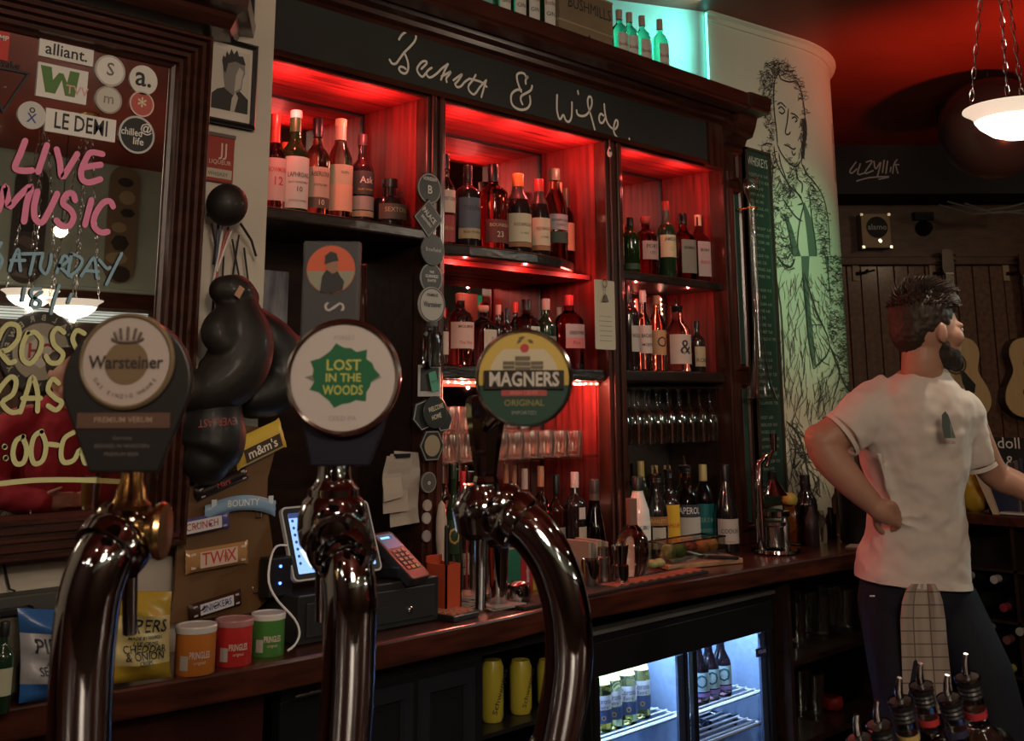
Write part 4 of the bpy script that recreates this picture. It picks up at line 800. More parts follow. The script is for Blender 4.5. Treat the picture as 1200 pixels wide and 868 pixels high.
# ------------------------------------------------------------------ crisps and snack cans
def crispbag(lb, quad, Y, top, mid, bot, lines, depth_=.05):
    P = [onY(a, b, Y) for a, b in quad]; c = (P[2]+P[3])/2; t = thing('crisp_bag', lb, 'crisp packet', (c.x, Y, ZK+.002))
    N, K = 14, 20; o = []
    def pt(u, v, s):
        A_ = P[3].lerp(P[0], v); B_ = P[2].lerp(P[1], v); p = A_.lerp(B_, u)
        e = min(1, 6*min(v, 1-v)); w_ = (4*u*(1-u))**.6*(min(1, 5*v)*min(1, 4.5*(1-v)))**.5
        wr_ = .004*math.sin(9*u+7*v*3)*w_+.003*math.sin(23*v+5*u)*w_
        pin = 1-.06*(math.sin(math.pi*v))
        p = Vector((c.x+(p.x-c.x)*pin, p.y, p.z))
        return (p.x-c.x, -s*(depth_/2*w_+wr_*(1 if s > 0 else .3))-.001*s, p.z-ZK-.002)
    for nm, m_, v0, v1 in (('lower_band', bot, 0, .20), ('middle_panel', mid, .20, .74), ('upper_band', top, .74, 1)):
        mb = MB()
        for s in (1, -1):
            n0 = len(mb.v); kk_ = max(2, int(K*(v1-v0)))
            for j in range(kk_+1):
                for i in range(N+1): mb.v.append(pt(i/N, v0+(v1-v0)*j/kk_, s))
            for j in range(kk_):
                for i in range(N): a = n0+j*(N+1)+i; q = (a,a+1,a+N+2,a+N+1); mb.f.append(q if s > 0 else q[::-1]); mb.m.append(0)
        mb.build(nm, m_, t, smooth=60)
    for s, sz, v, col in lines:
        g, f = glyphs(s, sz*.72, 1, .02, 'CENTER'); W_ = (P[1]-P[0]).length; mx = max(abs(q[0]) for q in g); fk = min(1, W_*.40/mx)
        H_ = P[0].z-P[3].z; vv = []
        for x_, y_, _ in g: q = pt(.52+x_*fk/W_, v+y_/H_, 1); vv.append((q[0], q[1]-.0025, q[2]))
        MB().add(vv, f).build('lettering', cm(col), t)
    return t
YELM, YELL = cm((.42,.28,.03),.35), cm((.55,.46,.20),.4)
crispbag('yellow cheddar and onion crisp packet standing by the brown board', [(122,692),(201,693),(200,793),(118,803)], 1.99, YELM, YELL, YELM, [('PIPERS',.046,.62,INK),('MADE BY FARMERS',.012,.50,INK),('LYE CROSS',.014,.435,INK),('CHEDDAR',.026,.37,INK),('& ONION',.026,.29,INK),('CRISPS',.014,.22,INK)])
crispbag('blue and grey sea salt crisp packet, partly behind the left chrome tap', [(20,712),(100,716),(98,812),(22,824)], 1.99, cm((.03,.10,.28),.3), cm((.38,.38,.40),.35), cm((.03,.12,.36),.3), [('PIPERS',.046,.60,INK),('ANGLESEY',.014,.40,INK),('SEA SALT',.026,.33,INK)])
def crispcan(lb, x, yt, wpx, Y, col, lid):
    p = onY(x, yt+wpx*.6, Y); k = depth(p)/FPX; r = wpx/2*k*.93; h = onY(x, yt+4, Y).z-ZK
    t = thing('crisp_can', lb, 'snack can', (p.x, Y, ZK), 0, 'small stacked-crisp cans on the counter')
    MB().lathe([(r*.97,0),(r,.002),(r*.99,h*.86),(r*.94,h*.87)], 28).build('can_body', cm(col,.35), t, smooth=40)
    MB().lathe([(0,h*.86),(r*1.03,h*.855),(r*1.04,h*.97),(r*1.0,h),(r*.86,h),(r*.84,h*.985),(0,h*.985)], 28).build('lid', lid, t, smooth=30)
    rt = math.atan2(-p.x, p.y)*-.55; a0 = -math.pi/2-.35
    mb = MB()
    for i in range(9): a = a0+.25+(i/8-.5)*.72; mb.v += [((r+.0012)*math.cos(a),(r+.0012)*math.sin(a),h*.24),((r+.0012)*math.cos(a),(r+.0012)*math.sin(a),h*.38)]
    text('PRINGLES', h*.20, cm((.62,.48,.42)), t, cyl=r+.0012, zc=h*.42, a0=a0+.05, fit=r*1.05, bold=.04)
    text('original', h*.10, cm((.62,.48,.42)), t, cyl=r+.0012, zc=h*.27, a0=a0+.05, fit=r*.6)
    mb = MB()
    for i in range(6): a = a0-.95+i*.09; mb.v += [((r+.001)*math.cos(a),(r+.001)*math.sin(a),h*.12),((r+.001)*math.cos(a),(r+.001)*math.sin(a),h*.42)]
    mb.f = [(2*i,2*i+2,2*i+3,2*i+1) for i in range(5)]; mb.m = [0]*5; mb.build('nutrition_panel', cm((.42,.38,.33)), t)
    return t
LID = mat('clear_lid', (.62,.60,.58), .25, alpha=1)
crispcan('orange snack can, leftmost of the three cans', 229,727,50,2.0,(.52,.17,.03), LID)
crispcan('red snack can with a pale red lid, middle of the three cans', 274,720,46,2.01,(.50,.03,.03), cm((.42,.20,.20),.3))
crispcan('green snack can beside the cash drawer, rightmost of the three', 314,713,42,2.03,(.06,.20,.04), LID)
MB_ = MB(); xb = onY(8,770,2.05).x
t = thing('picture_frame', 'dark wooden frame standing at the left edge beside the blue crisps', 'frame', (xb-.09,2.06,ZK)); MB().box(0,.012,-.02,0,0,.15).box(.115,.127,-.02,0,0,.15).box(0,.127,-.02,0,0,.012).box(0,.127,-.02,0,.138,.15).build('frame', BLACK, t, bev=.002); MB().box(.012,.115,-.01,-.004,.012,.138).build('print', cm((.12,.11,.08)), t)
t = B('dark bottle at the far left edge of the counter', 2,728,24,1.985,ZK,'whisky',(.012,.03,.015),cap=BLK,labels=[(.2,.5,60,(.42,.42,.30))])
dp = onY(30,740,2.12); t = thing('dark_ledge', 'dark ledge box along the wall behind the crisps', 'ledge', (.2,2.19,ZK)); MB().box(0,.95,-.05,0,0,.155).build('ledge_body', cm((.05,.048,.044)), t, bev=.004)
MB().tube([onY(4,660,2.19),onY(11,690,2.185),onY(17,692,2.18),onY(15,705,2.18)], .0025, 6).build('wall_hook', BLACK); tag(bpy.data.objects['wall_hook'], 'thin black wire hook on the wall below the mirror', 'hook')
# ------------------------------------------------------------------ till, tablet, card reader
YD = onZ(513,727,ZK).y; xd0, xd1 = onY(349,730,YD).x, onY(514,700,YD).x; hd = onY(514,674,YD).z-ZK
t = thing('cash_drawer', 'black metal cash drawer with a small key lock on the counter', 'cash drawer', (xd0,YD,ZK))
MB().box(0,xd1-xd0,0,.2,.002,hd).build('drawer_body', cm((.018,.019,.021),.35), t, bev=.003)
MB().box(.02,xd1-xd0-.015,-.004,0,.014,hd-.016).build('drawer_front', cm((.02,.021,.023),.4), t, bev=.002)
pl = onY(479,714,YD); MB().lathe([(.008,0),(.008,.004),(.005,.006),(0,.006)],16,frame((pl.x-xd0,-.004,pl.z-ZK),(1,0,0),(0,0,1))).build('lock', STEEL, t, smooth=30)
ps = onY(447,712,YD); MB().box(ps.x-xd0-.02,ps.x-xd0+.02,-.0055,-.004,ps.z-ZK-.002,ps.z-ZK+.002).build('slot', BLACKM, t)
q = [onY(328,594,YD+.10), onY(432,586,YD+.09), onY(447,667,YD+.03), onY(345,683,YD+.035)]
c = (q[0]+q[1]+q[2]+q[3])/4; ex = ((q[1]-q[0])+(q[2]-q[3])).normalized(); ey = ((q[0]-q[3])+(q[1]-q[2])).normalized(); wT = ((q[1]-q[0]).length+(q[2]-q[3]).length)/2; hT = ((q[0]-q[3]).length+(q[1]-q[2]).length)/2
t = thing('tablet_till', 'tablet till screen showing a bright blue page, behind the middle tap', 'tablet', c); F_ = frame((0,0,0),ex,ey)
def rrect(w_, h_, r, n=5): return [(sx*(w_/2-r)+r*math.cos(a0+i*math.pi/2/n), sy*(h_/2-r)+r*math.sin(a0+i*math.pi/2/n)) for sx, sy, a0 in ((1,1,0),(-1,1,math.pi/2),(-1,-1,math.pi),(1,-1,1.5*math.pi)) for i in range(n+1)]
MB().prism(rrect(wT,hT,.012),-.010,0,F_).build('casing', cm((.45,.45,.46),.3), t); MB().prism(rrect(wT-.008,hT-.008,.010),0,.0006,F_).build('bezel', BLACK, t)
SCR = mat('tablet_screen', (.1,.2,.4), .2, emit=(.30,.52,.95), estr=.95); SCRW = mat('tablet_white', (.3,.3,.3), .2, emit=(.8,.9,1), estr=1.3); SCRD = mat('tablet_navy', (.02,.03,.1), .2, emit=(.03,.05,.16), estr=1)
MB().prism(rrect(wT-.03,hT-.03,.003),.0006,.001,F_).build('screen', SCR, t)
MB().box(-wT/2+.015,wT/2-.015,hT/2-.026,hT/2-.015,.001,.0014,F_).build('status_bar', SCRD, t)
MB().add([(-wT*.38,-hT*.1,.0015),(-.01,hT*.1,.0015),(wT*.05,-hT*.30,.0015),(-wT*.3,-hT*.34,.0015)],[(3,2,1,0)],F_).build('menu_panel', SCRW, t)
for i in range(7): MB().lathe([(.0035,.001),(.0035,.0016)],10,F_ @ Matrix.Translation((-wT*.40,hT*.30-i*hT*.095,0))).build('icon', SCRD, t)
MB().tube([F_ @ Vector((0,-.02,-.01)), F_ @ Vector((0,-.04,-.06)), Vector((0,.04,ZK+hd-c.z+.004))], .012, 10).build('stand', BLACK, t, smooth=50)
cab = [onY(336,639,YD+.06),onY(324,640,YD+.05),onY(317,655,YD),onY(315,682,YD-.02),onY(325,703,YD-.03),onY(345,725,YD-.04),onY(351,742,YD-.045),onY(345,756,YD-.05),onY(334,764,YD-.055)]
cc = []
for i in range(len(cab)-1):
    p0,p1,p2,p3 = cab[max(i-1,0)],cab[i],cab[i+1],cab[min(i+2,len(cab)-1)]
    for s_ in (0,.33,.66): cc.append(.5*((2*p1)+(p2-p0)*s_+(2*p0-5*p1+4*p2-p3)*s_*s_+(3*p1-p0-3*p2+p3)*s_**3))
tag(MB().tube(cc, .0024, 8).build('charging_cable', cm((.70,.70,.70)), smooth=60), 'white charging cable curling down from the tablet to the counter', 'cable')
# blue indicator lights of the hub behind the tablet
t = thing('network_hub', 'dark hub with two small glowing blue lights left of the tablet', 'hub', onY(330,670,YD+.05)); MB().box(-.03,.03,0,.04,-.05,.03).build('hub_body', BLACK, t, bev=.004)
for dz in (.012,-.022): MB().lathe([(.003,0),(.003,.002)],10,frame((-.004,-.001,dz),(1,0,0),(0,0,1))).build('indicator', mat('blue_led', (.05,.1,1), .3, emit=(.05,.12,1), estr=7), t)
cr_ = onY(468,660,YD+.04); zt0 = ZK+hd
t = thing('card_reader', 'black card payment terminal with lit screen on the cash drawer', 'card reader', (cr_.x, YD+.05, zt0+.002), .25)
Fr = T((0,0,0),math.radians(38)) ; MB().box(-.042,.042,-.04,.045,.001,.03).build('dock', BLACK, t, bev=.006)
M1 = Matrix.Translation((0,-.006,.04)) @ Matrix.Rotation(math.radians(38),4,'X')
MB().prism(rrect(.078,.15,.012),-.012,.012,M1).build('terminal', cm((.02,.02,.022),.3), t, bev=.003)
MB().box(-.03,.03,.022,.066,.012,.0126,M1).build('screen', mat('reader_screen', (.02,.03,.05), .2, emit=(.03,.07,.12), estr=1), t); MB().box(-.024,.01,.052,.058,.0126,.0129,M1).build('screen_bar', mat('reader_line', (.1,.4,.6), .2, emit=(.2,.6,.9), estr=1.2), t)
for r_ in range(5):
    for c_ in range(3): MB().box(-.024+c_*.018,-.012+c_*.018,.006-r_*.013,.0145-r_*.013,.012,.0145,M1).build('key', cm(((.30,.07,.05),(.30,.22,.05),(.05,.20,.08))[c_] if r_ == 4 else (.16,.13,.12)), t)
ot = onY(508,690,YD+.10); t = thing('paper_tray', 'orange plastic tray standing behind the cash drawer', 'tray', (ot.x-.032,YD+.02,ZK))
ORG = cm((.45,.07,.03),.4)
MB().box(0,.05,0,.004,0,.115).box(0,.05,.07,.074,0,.13).box(0,.004,0,.074,0,.115).box(.046,.05,0,.074,0,.115).box(0,.05,0,.074,0,.004).build('tray_body', ORG, t)
kp = onZ(528,718,ZK+.01); t = thing('keypad', 'small black keypad with orange lit keys beside the drawer', 'keypad', (kp.x,kp.y,ZK), .1); MB().box(-.045,.045,-.05,.06,0,.014).build('keypad_body', BLACK, t, bev=.003)
for r_ in range(4):
    for c_ in range(4): MB().box(-.038+c_*.02,-.022+c_*.02,-.038+r_*.022,-.022+r_*.022,.014,.018).build('key', cm((.45,.17,.10)), t)
# papers
def papers(lb, x, y, n, w_, d_, rz, nm='paper_stack'):
    p = onZ(x, y, ZK); t = thing(nm, lb, 'papers', (p.x,p.y,ZK), rz)
    for i in range(n): MB().box(-w_/2,w_/2,-d_/2,d_/2,.0035*i,.0035*i+.0025, T((random.uniform(-.008,.008),random.uniform(-.006,.006),.001),0,0,random.uniform(-.25,.25))).build('sheet', cm((.42,.36,.33)), t)
papers('loose pile of folded white papers behind the keypad', 548,708,7,.10,.09,.2); papers('flat white notepad in front of the steel cup', 588,712,3,.10,.06,-.1)
p = onY(506,650,YD+.08); tag(MB().lathe([(.006,0),(.006,.20),(.004,.205)],10).build('black_pen_tube', BLACK, loc=(onY(523,700,YD+.03).x,YD+.03,ZK)), 'slim black upright tube right of the orange tray', 'tube')
# steel cups
def lathed(nm, lb, cat, x, yt, yb_, wpx, Y, prof, m, part='shell', group=None, n=28, z=ZK):
    p = onY(x, yb_, Y); k = depth((p.x,Y,z))/FPX; r = wpx/2*k; h = onY(x, yt, Y).z-z; X = p.x
    for _ in range(4): X += (x-proj((X,Y,z+h*.5))[0])*k*1.2
    t = thing(nm, lb, cat, (X,Y,z), 0, group); MB().lathe([(a*r, b*h) for a, b in prof], n).build(part, m, t, smooth=40); return t, r, h
CUP = [(0,.01),(.78,0),(.82,.02),(1,.97),(1.02,1),(.95,1),(.78,.06),(0,.05)]
t, r, h = lathed('cocktail_shaker', 'tall steel cocktail tin behind the right tap neck', 'shaker', 583,640,702,27,2.06,CUP,CHROME)
lathed('drinks_glass', 'tall clear glass with straws between the tray and the steel tin', 'glass', 549,612,692,20,2.12,[(0,.01),(.8,0),(1,.98),(.96,.98),(.74,.03),(0,.03)],THIN if 'THIN' in globals() else GLASS)
for i, (c_, x) in enumerate(((BLK,541),((.35,.03,.03),547),(BLK,552),((.35,.3,.28),556))): tag(MB().tube([onY(x,690,2.12), onY(x-2+i*2,598+i*4,2.12)], .003, 6).build('straw', cm(c_)), ('black straw leaning left in the tall glass','red straw in the tall glass','black straw right of the red one','pale straw at the right of the tall glass')[i], 'straw', 'straws in the tall glass')
lathed('feather_brush', 'pale bristle brush standing head up by the wooden column', 'brush', 517,586,660,13,2.2,[(.2,0),(.2,.3),(.6,.4),(1,.6),(1,.8),(.6,.96),(0,1)],cm((.50,.40,.34),.9),'bristles')
for i, (x0_, x1_, col, lb) in enumerate(((596,611,(.02,.14,.09),'green tea carton behind the right tap'),(611,625,(.35,.02,.03),'red carton with a white name behind the right tap'),(625,634,(.40,.28,.04),'yellow carton beside the red one'))):
    a, b = onY(x0_,670,2.16), onY(x1_,670,2.16); t = thing('carton', lb, 'box', (a.x,2.16,ZK), 0, 'small cartons on the counter'); h = onY(x0_,644,2.16).z-ZK
    MB().box(0,b.x-a.x-.002,0,.05,0,h).build('carton_body', cm(col), t, bev=.001)
    if i == 1: text('Nambarrie', .02, cm(WHT), t, M=frame(((b.x-a.x)/2,-.001,h*.5),(0,0,1),(-1,0,0)), fit=h*.7)
a, b = onY(690,655,2.14), onY(714,655,2.14); h = onY(700,633,2.14).z-ZK
for i in range(6):
    w_ = (b.x-a.x)/6; o = MB().box(0,w_*.82,0,.09,0,h-.004*(i % 3)).build('booklet', cm(((.30,.24,.19),(.20,.15,.13),(.33,.28,.22))[i % 3]), loc=(a.x+i*w_,2.14,ZK), bev=.001); tag(o, 'upright booklet before the centre column, %s from the left' % ORD[i], 'booklet', 'upright booklets in front of the centre column')
# bar mat, strainer, board etc.
mt_ = thing('bar_mat', 'black rubber bar mat with raised orange pieces along the counter edge', 'mat', (2.1,1.98,ZK))
MB().box(-.02,.78,-.0,.10,0,.008, T((0,0,0),0,0,.015)).build('mat_base', BLACKM, mt_, bev=.002)
lt = MB()
for i in range(20): lt.box(.36+i*.021,.36+i*.021+.014,.02+.01*(i % 2),.075,.008,.011)
tag(lt.build('raised_lettering', cm((.42,.14,.09)), mt_), kind='stuff')
lathed('strainer', 'knurled steel strainer lying on the bar mat', 'strainer', 608,680,696,30,2.05,[(0,0),(.9,0),(1,.3),(.9,.8),(.5,1),(0,1)],CHROME,z=ZK+.009)
lathed('steel_ashtray', 'small shiny steel dish on the bar mat beside the jug', 'dish', 692,655,668,22,2.07,[(0,0),(.8,0),(1,.8),(.96,1),(.6,.7),(0,.9)],CHROME,z=ZK+.009)
lathed('jigger', 'ribbed steel jigger cup on the mat left of the board', 'cup', 727,638,667,21,2.04,[(0,0),(.9,0),(.95,.45),(.7,.5),(1,.98),(.95,1),(.6,.5),(0,.5)],CHROME,z=ZK+.009)
lathed('sugar_shaker', 'dark glass jar with steel lid right behind the jigger', 'jar', 707,640,668,16,2.08,[(0,0),(1,0),(1,.7),(.8,.74),(.8,.98),(0,1)],STEEL,z=ZK+.009)
t, r, h = lathed('round_flask', 'round clear glass flask of gin with black lettering', 'flask', 741,604,657,42,2.10,[(0,.02),(.5,0),(.86,.16),(1,.40),(.86,.64),(.5,.80),(.3,.86),(.28,1),(0,1)],gl_mat((.80,.74,.66)),'flask_body')
MB().lathe([(.31*r,h*.86),(.31*r,h*1.28),(0,h*1.29)],16).build('stopper', cm((.18,.10,.07)), t, smooth=30); text('GRA', .018, cm(INK), t, cyl=r*.97, zc=h*.36); text('O', .02, cm(INK), t, cyl=r*.9, zc=h*.62)
bq = [onZ(752,660,ZK), onZ(783,669,ZK), onZ(871,660,ZK), onZ(846,653,ZK)]
tag(MB().prism([(p.x,p.y) for p in (bq[0],bq[1],bq[2],bq[3])], ZK+.001, ZK+.016).build('chopping_board', mat('beech_board', (.42,.22,.12), .5, noise=.25, scale=12, stretch=(1,8,1)), bev=.003), 'pale wooden chopping board with a knife on it', 'chopping board')
ka, kb = onZ(795,652,ZK+.02), onZ(866,655,ZK+.02); t = thing('kitchen_knife', 'black handled kitchen knife lying on the chopping board', 'knife', ka); dv = kb-ka; an = math.atan2(dv.y, dv.x); t.rotation_euler = (0,0,an); t.location = (ka.x,ka.y,ZK+.018); L = dv.length
MB().prism([(0,0),(L*.45,-.012),(L*.5,.004),(0,.002)],0,.0015).build('blade', STEEL, t); MB().box(L*.48,L,-.008,.008,0,.010).build('handle', BLACK, t, bev=.003)
# glass trough with fruit
a, b = onY(775,645,2.14), onY(838,642,2.14); t = thing('fruit_trough', 'clear plastic garnish trough holding cut fruit with a steel rim', 'container', (a.x,2.10,ZK)); W_ = b.x-a.x; h = onY(800,634,2.12).z-ZK
MB().box(0,W_,0,.003,.02,h).box(0,W_,.09,.093,.02,h).box(0,.003,0,.09,.02,h).box(W_-.003,W_,0,.09,.02,h).box(0,W_,0,.09,.018,.021).build('trough_body', THIN if 'THIN' in globals() else GLASS, t)
MB().tube([(0,0,h),(W_,0,h),(W_,.092,h),(0,.092,h)], .003, 8, closed=True).build('rim', CHROME, t, smooth=60)
def fruit(lb, x, y, Y, r, col, z, nm='lime', sq=(1,1,1)):
    p = onY(x, y, Y); o = MB().lathe([(r*math.sin(q_), -r*math.cos(q_)) for q_ in np.linspace(0,math.pi,9)], 14, Matrix.Diagonal((*sq,1))).build(nm, cm(col,.4), smooth=60, loc=(p.x,Y,z+r*sq[2])); return tag(o, lb, 'fruit', 'fruit beside the chopping board')
for i, (x, c_, lb, nm, z_) in enumerate(((783,(.22,.28,.08),'pale green lime at the left end of the trough','lime',.022),(795,(.12,.20,.05),'dark green lime second in the trough','lime',.022),(808,(.20,.06,.03),'dark berry heap in the middle of the trough','plum',.022),(822,(.50,.22,.06),'orange half in the trough','orange',.022),(833,(.50,.25,.06),'orange piece at the right end of the trough','orange',.022))): fruit(lb, x, 640, 2.145, .024, c_, ZK+z_, nm)
for i, x in enumerate((764,772)): fruit(('pale lime wedge left on the back of the board','lime wedge touching the trough')[i], x, 652, 2.10, .018, (.30,.32,.12), ZK+.016, 'lime_wedge', (1.2,1,.7))
# ------------------------------------------------------------------ column badges (left column, face at Y 2.277)
YBD = 2.272
def badge(lb, x, y, rpx, col, texts=(), shape='disc', rim=None, rot=0, off=0, name='keg_badge', pic=None):
    c = onY(x, y, YBD-off); k = depth(c)/FPX; t = thing(name, lb, 'badge', c, 0, 'keg badges pinned up the left column'); M0 = frame((0,0,0),(1,0,0),(0,0,1)) @ Matrix.Rotation(rot,4,'Z'); n = {'disc':26,'diamond':4,'hex':6}[shape]; r = rpx*k*1.1
    if shape == 'diamond': M0 = M0 @ Matrix.Rotation(0,4,'Z')
    MB().lathe([(r,0),(r,.004),(r*.97,.005)], n, M0).build('plate', cm(tuple(col),.4), t, smooth=20)
    if rim: MB().lathe([(r*.95,.005),(r*.95,.0055),(r*.88,.0055),(r*.88,.005)], n, M0, caps=False).build('rim', cm(tuple(rim)), t)
    if pic: MB().lathe([(r*.62,.005),(r*.62,.006)], 20, M0).build('picture', cm(tuple(pic)), t)
    for s, sz, dx, dy, col2, ft, ro in texts: text(s, sz*k, cm(tuple(col2)), t, M=frame((dx*k,0,dy*k),(1,0,0),(0,0,1)) @ Matrix.Rotation(ro,4,'Z') @ Matrix.Translation((0,0,.0068)), fit=ft*k, bold=.03)
BG = (.022,.026,.024)
badge('round black badge with a bearded face emblem, topmost on the column', 502,221,17,BG,[('HORNDEAN',6,0,11,WHT,20,0),('B',14,0,-2,WHT,12,0)],rim=(.35,.35,.33))
badge('diamond shaped grey badge with white lettering below the top one', 501,256,21,BG,[('PALACE',9,0,3,WHT,24,-.7),('BREWERY',5,-4,-4,WHT,20,-.7)],'diamond',rim=(.3,.3,.3),off=.006)
badge('plain round dark badge with one line of script', 506,293,17,BG,[('BrewRebel',7,0,0,(.45,.45,.43),24,0)],off=.004)
badge('round dark badge with a shield and the word stout', 504,326,16.5,BG,[('THE',4,0,7,WHT,8,0),('GUINNESS',5,0,2,WHT,20,0),('QUARTER',4,0,-3,WHT,14,0)],rim=(.3,.32,.3))
badge('round white beer badge with black script and a dark upper rim', 505,357,19,(.42,.40,.36),[('Warsteiner',9,0,0,INK,28,0),('FAMILIE',5,0,11,INK,20,0)],rim=(.06,.06,.06),off=.005)
c = onY(507,405,2.25); t = thing('glass_flask', 'flat clear glass flask hanging on the column below the white badge', 'flask', (c.x,2.252,onY(507,430,2.25).z)); h = onY(507,382,2.25).z-onY(507,430,2.25).z; MB().lathe([(.022,0),(.025,.006),(.025,h*.78),(.018,h*.88),(.013,h*.9),(.013,h)],24,None,4,.7).build('body', gl_mat((.70,.78,.74)), t, smooth=40); MB().lathe([(0,h),(.015,h),(.015,h+.012),(0,h+.012)],14).build('cap', cm((.1,.1,.1)), t)
c = onY(503,446,YBD); k = depth(c)/FPX
t = thing('instant_photo', 'white framed instant photo pinned on the column with a green tag over it', 'photo', c); MB().box(-17*k*1.05,17*k*1.05,-.001,0,-18*k,18*k).build('card', cm((.42,.40,.38)), t); MB().box(-14*k,14*k,-.002,-.001,-12*k,15*k).build('image', cm((.03,.03,.03)), t)
c = onY(508,447,YBD-.006); t = thing('green_tag', 'pale green plastic tag with dark print hanging over the photo', 'tag', c); MB().prism(rrect(.026,.052,.003),0,.002,frame((0,0,0),(1,0,.28),(-.28,0,1))).build('tag_body', cm((.10,.36,.24),.35), t); text('THE MAC', .008, cm(INK), t, M=frame((0,-.003,0),(1,0,.28),(-.28,0,1)), fit=.02)
badge('black hexagonal badge sticking out left of the welcome badge', 496,486,17,BG,(), 'hex',rim=(.3,.3,.3),rot=.3)
badge('black hexagonal badge peeping out right below the welcome badge', 519,492,13,BG,(), 'hex',rim=(.35,.35,.33),rot=.1)
badge('round black badge reading WELCOME HOME', 509,483,17,BG,[('WELCOME',8,0,5,CRM,24,.25),('HOME',8,1,-5,CRM,15,.25)],off=.008)
badge('black hexagonal badge with a cream round picture, lowest badge', 505,522,18,(.02,.02,.02),(), 'hex',rim=(.25,.25,.23),off=.006,pic=(.32,.26,.17))
for (x, y, r, col, lb) in ((501,565,11,(.10,.09,.09),'small square metal plate sticker on the lower column'),(500,592,6,(.40,.32,.28),'tiny round sticker below the metal plate'),(499,607,6,(.42,.40,.38),'small white slanted sticker on the column'),(499,628,6,(.30,.28,.28),'lowest tiny sticker on the column')):
    badge(lb, x, y, r, col, [('o',8,0,0,WHT,8,0)] if r > 10 else (), 'disc',rim=(.3,.3,.3),name='sticker')
# pinned receipts on the partition left of the column
rc = onY(470,560,2.29); t = thing('receipt_bundle', 'bundle of long paper receipts clipped to the wood left of the column', 'receipts', rc)
for i, (qd, c_) in enumerate(((((462,528),(490,530),(492,612),(458,618)),(.40,.35,.30)),(((456,532),(482,530),(478,598),(448,602)),(.40,.34,.29)),(((452,534),(474,536),(470,582),(448,588)),(.44,.38,.32)))):
    pp = [onY(a, b, 2.29-.006*i) for a, b in qd]; mb = MB(); N = 8
    for j in range(N+1):
        l = pp[0].lerp(pp[3], j/N); r_ = pp[1].lerp(pp[2], j/N); bow = -.006*math.sin(3*j/N*2+i)
        for q_ in (l, r_): mb.v.append((q_.x-rc.x, q_.y-rc.y+bow, q_.z-rc.z)); 
        for q_ in (l, r_): mb.v.append((q_.x-rc.x, q_.y-rc.y+bow+.001, q_.z-rc.z))
    for j in range(N): a = 4*j; mb.f += [(a,a+1,a+5,a+4),(a+3,a+2,a+6,a+7)]; mb.m += [0,0]
    mb.build('receipt', cm(c_,.9), t)
MB().box(-.035,.012,-.022,.0,.052,.062).build('clip', BLACK, t)
# snowy photo in the left bay
pa, pb = onY(307,330,2.5), onY(338,335,2.5); t = thing('snow_photo', 'photo of snowy woods propped in the dark bay beside the gloves', 'photo', (pa.x-.02,2.5,onY(320,434,2.5).z)); hh = onY(320,317,2.5).z-onY(320,434,2.5).z
MB().box(0,pb.x-pa.x+.02,0,.003,0,hh).build('print', mat('snow_print', (.32,.31,.34), .6, col2=(.05,.05,.07), scale=9, stretch=(3,1,.6)), t)
# centre-column tag card and bells
ca, cb = onY(696,327,2.262), onY(722,410,2.262); t = thing('hanging_card', 'cream printed card hung on the centre column with a key ring', 'card', (ca.x,2.262,cb.z)); w_, h_ = cb.x-ca.x-.004, ca.z-cb.z
MB().prism(rrect(w_,h_,.006),0,.002,frame((w_/2,0,h_/2),(1,0,0),(0,0,1))).build('card', cm((.50,.45,.34)), t)
for i in range(6): MB().box(w_*.2,w_*.82,-.0031,-.0028,h_*(.12+i*.07),h_*(.13+i*.07)).build('print_line', cm((.28,.25,.2)), t)
kc = onY(709,332,2.255); t = thing('key_ring', 'steel key ring with a small triangular fob over the cream card', 'key ring', kc)
MB().tube([(.010*math.cos(a),0,.012*math.sin(a)) for a in np.linspace(0,2*math.pi,16)[:-1]], .0015, 6, closed=True).build('ring', STEEL, t); MB().tube([(0,0,-.012),(0,0,-.036)], .0015, 6).build('chain', STEEL, t); MB().prism([(-.014,-.058),(.014,-.058),(.004,-.036),(-.004,-.036)],0,.003,frame((0,0,0),(1,0,0),(0,0,1))).build('fob', cm((.10,.09,.06),.3), t)
bc = onY(714,178,2.245); t = thing('badge_charm', 'small white tear-shaped charm hanging from the frieze', 'charm', bc); MB().prism([(0,.018),(.008,.006),(.011,-.006),(.006,-.015),(0,-.018),(-.006,-.015),(-.011,-.006),(-.008,.006)],0,.003,frame((0,0,0),(1,0,0),(0,0,1))).build('charm_body', cm((.60,.55,.50)), t); MB().box(-.005,.005,-.005,-.003,0,.008).build('mark', cm(INK), t)
# ================================================================== UNDER THE COUNTER
YF = 2.02
def fz(x, y, Y=YF): return onY(x, y, Y)
BASEM = cm((.012,.012,.013),.6)
ub = thing('undercounter_cabinet', 'dark panelled base below the back counter', 'cabinet', (0,2.1,0))
MB().box(-1.4,1.4,2.06-2.1,2.18-2.1,.02,ZK-.06).build('panel', mat('base_red_wood', (.05,.012,.009), .4, noise=.3, scale=5), ub)
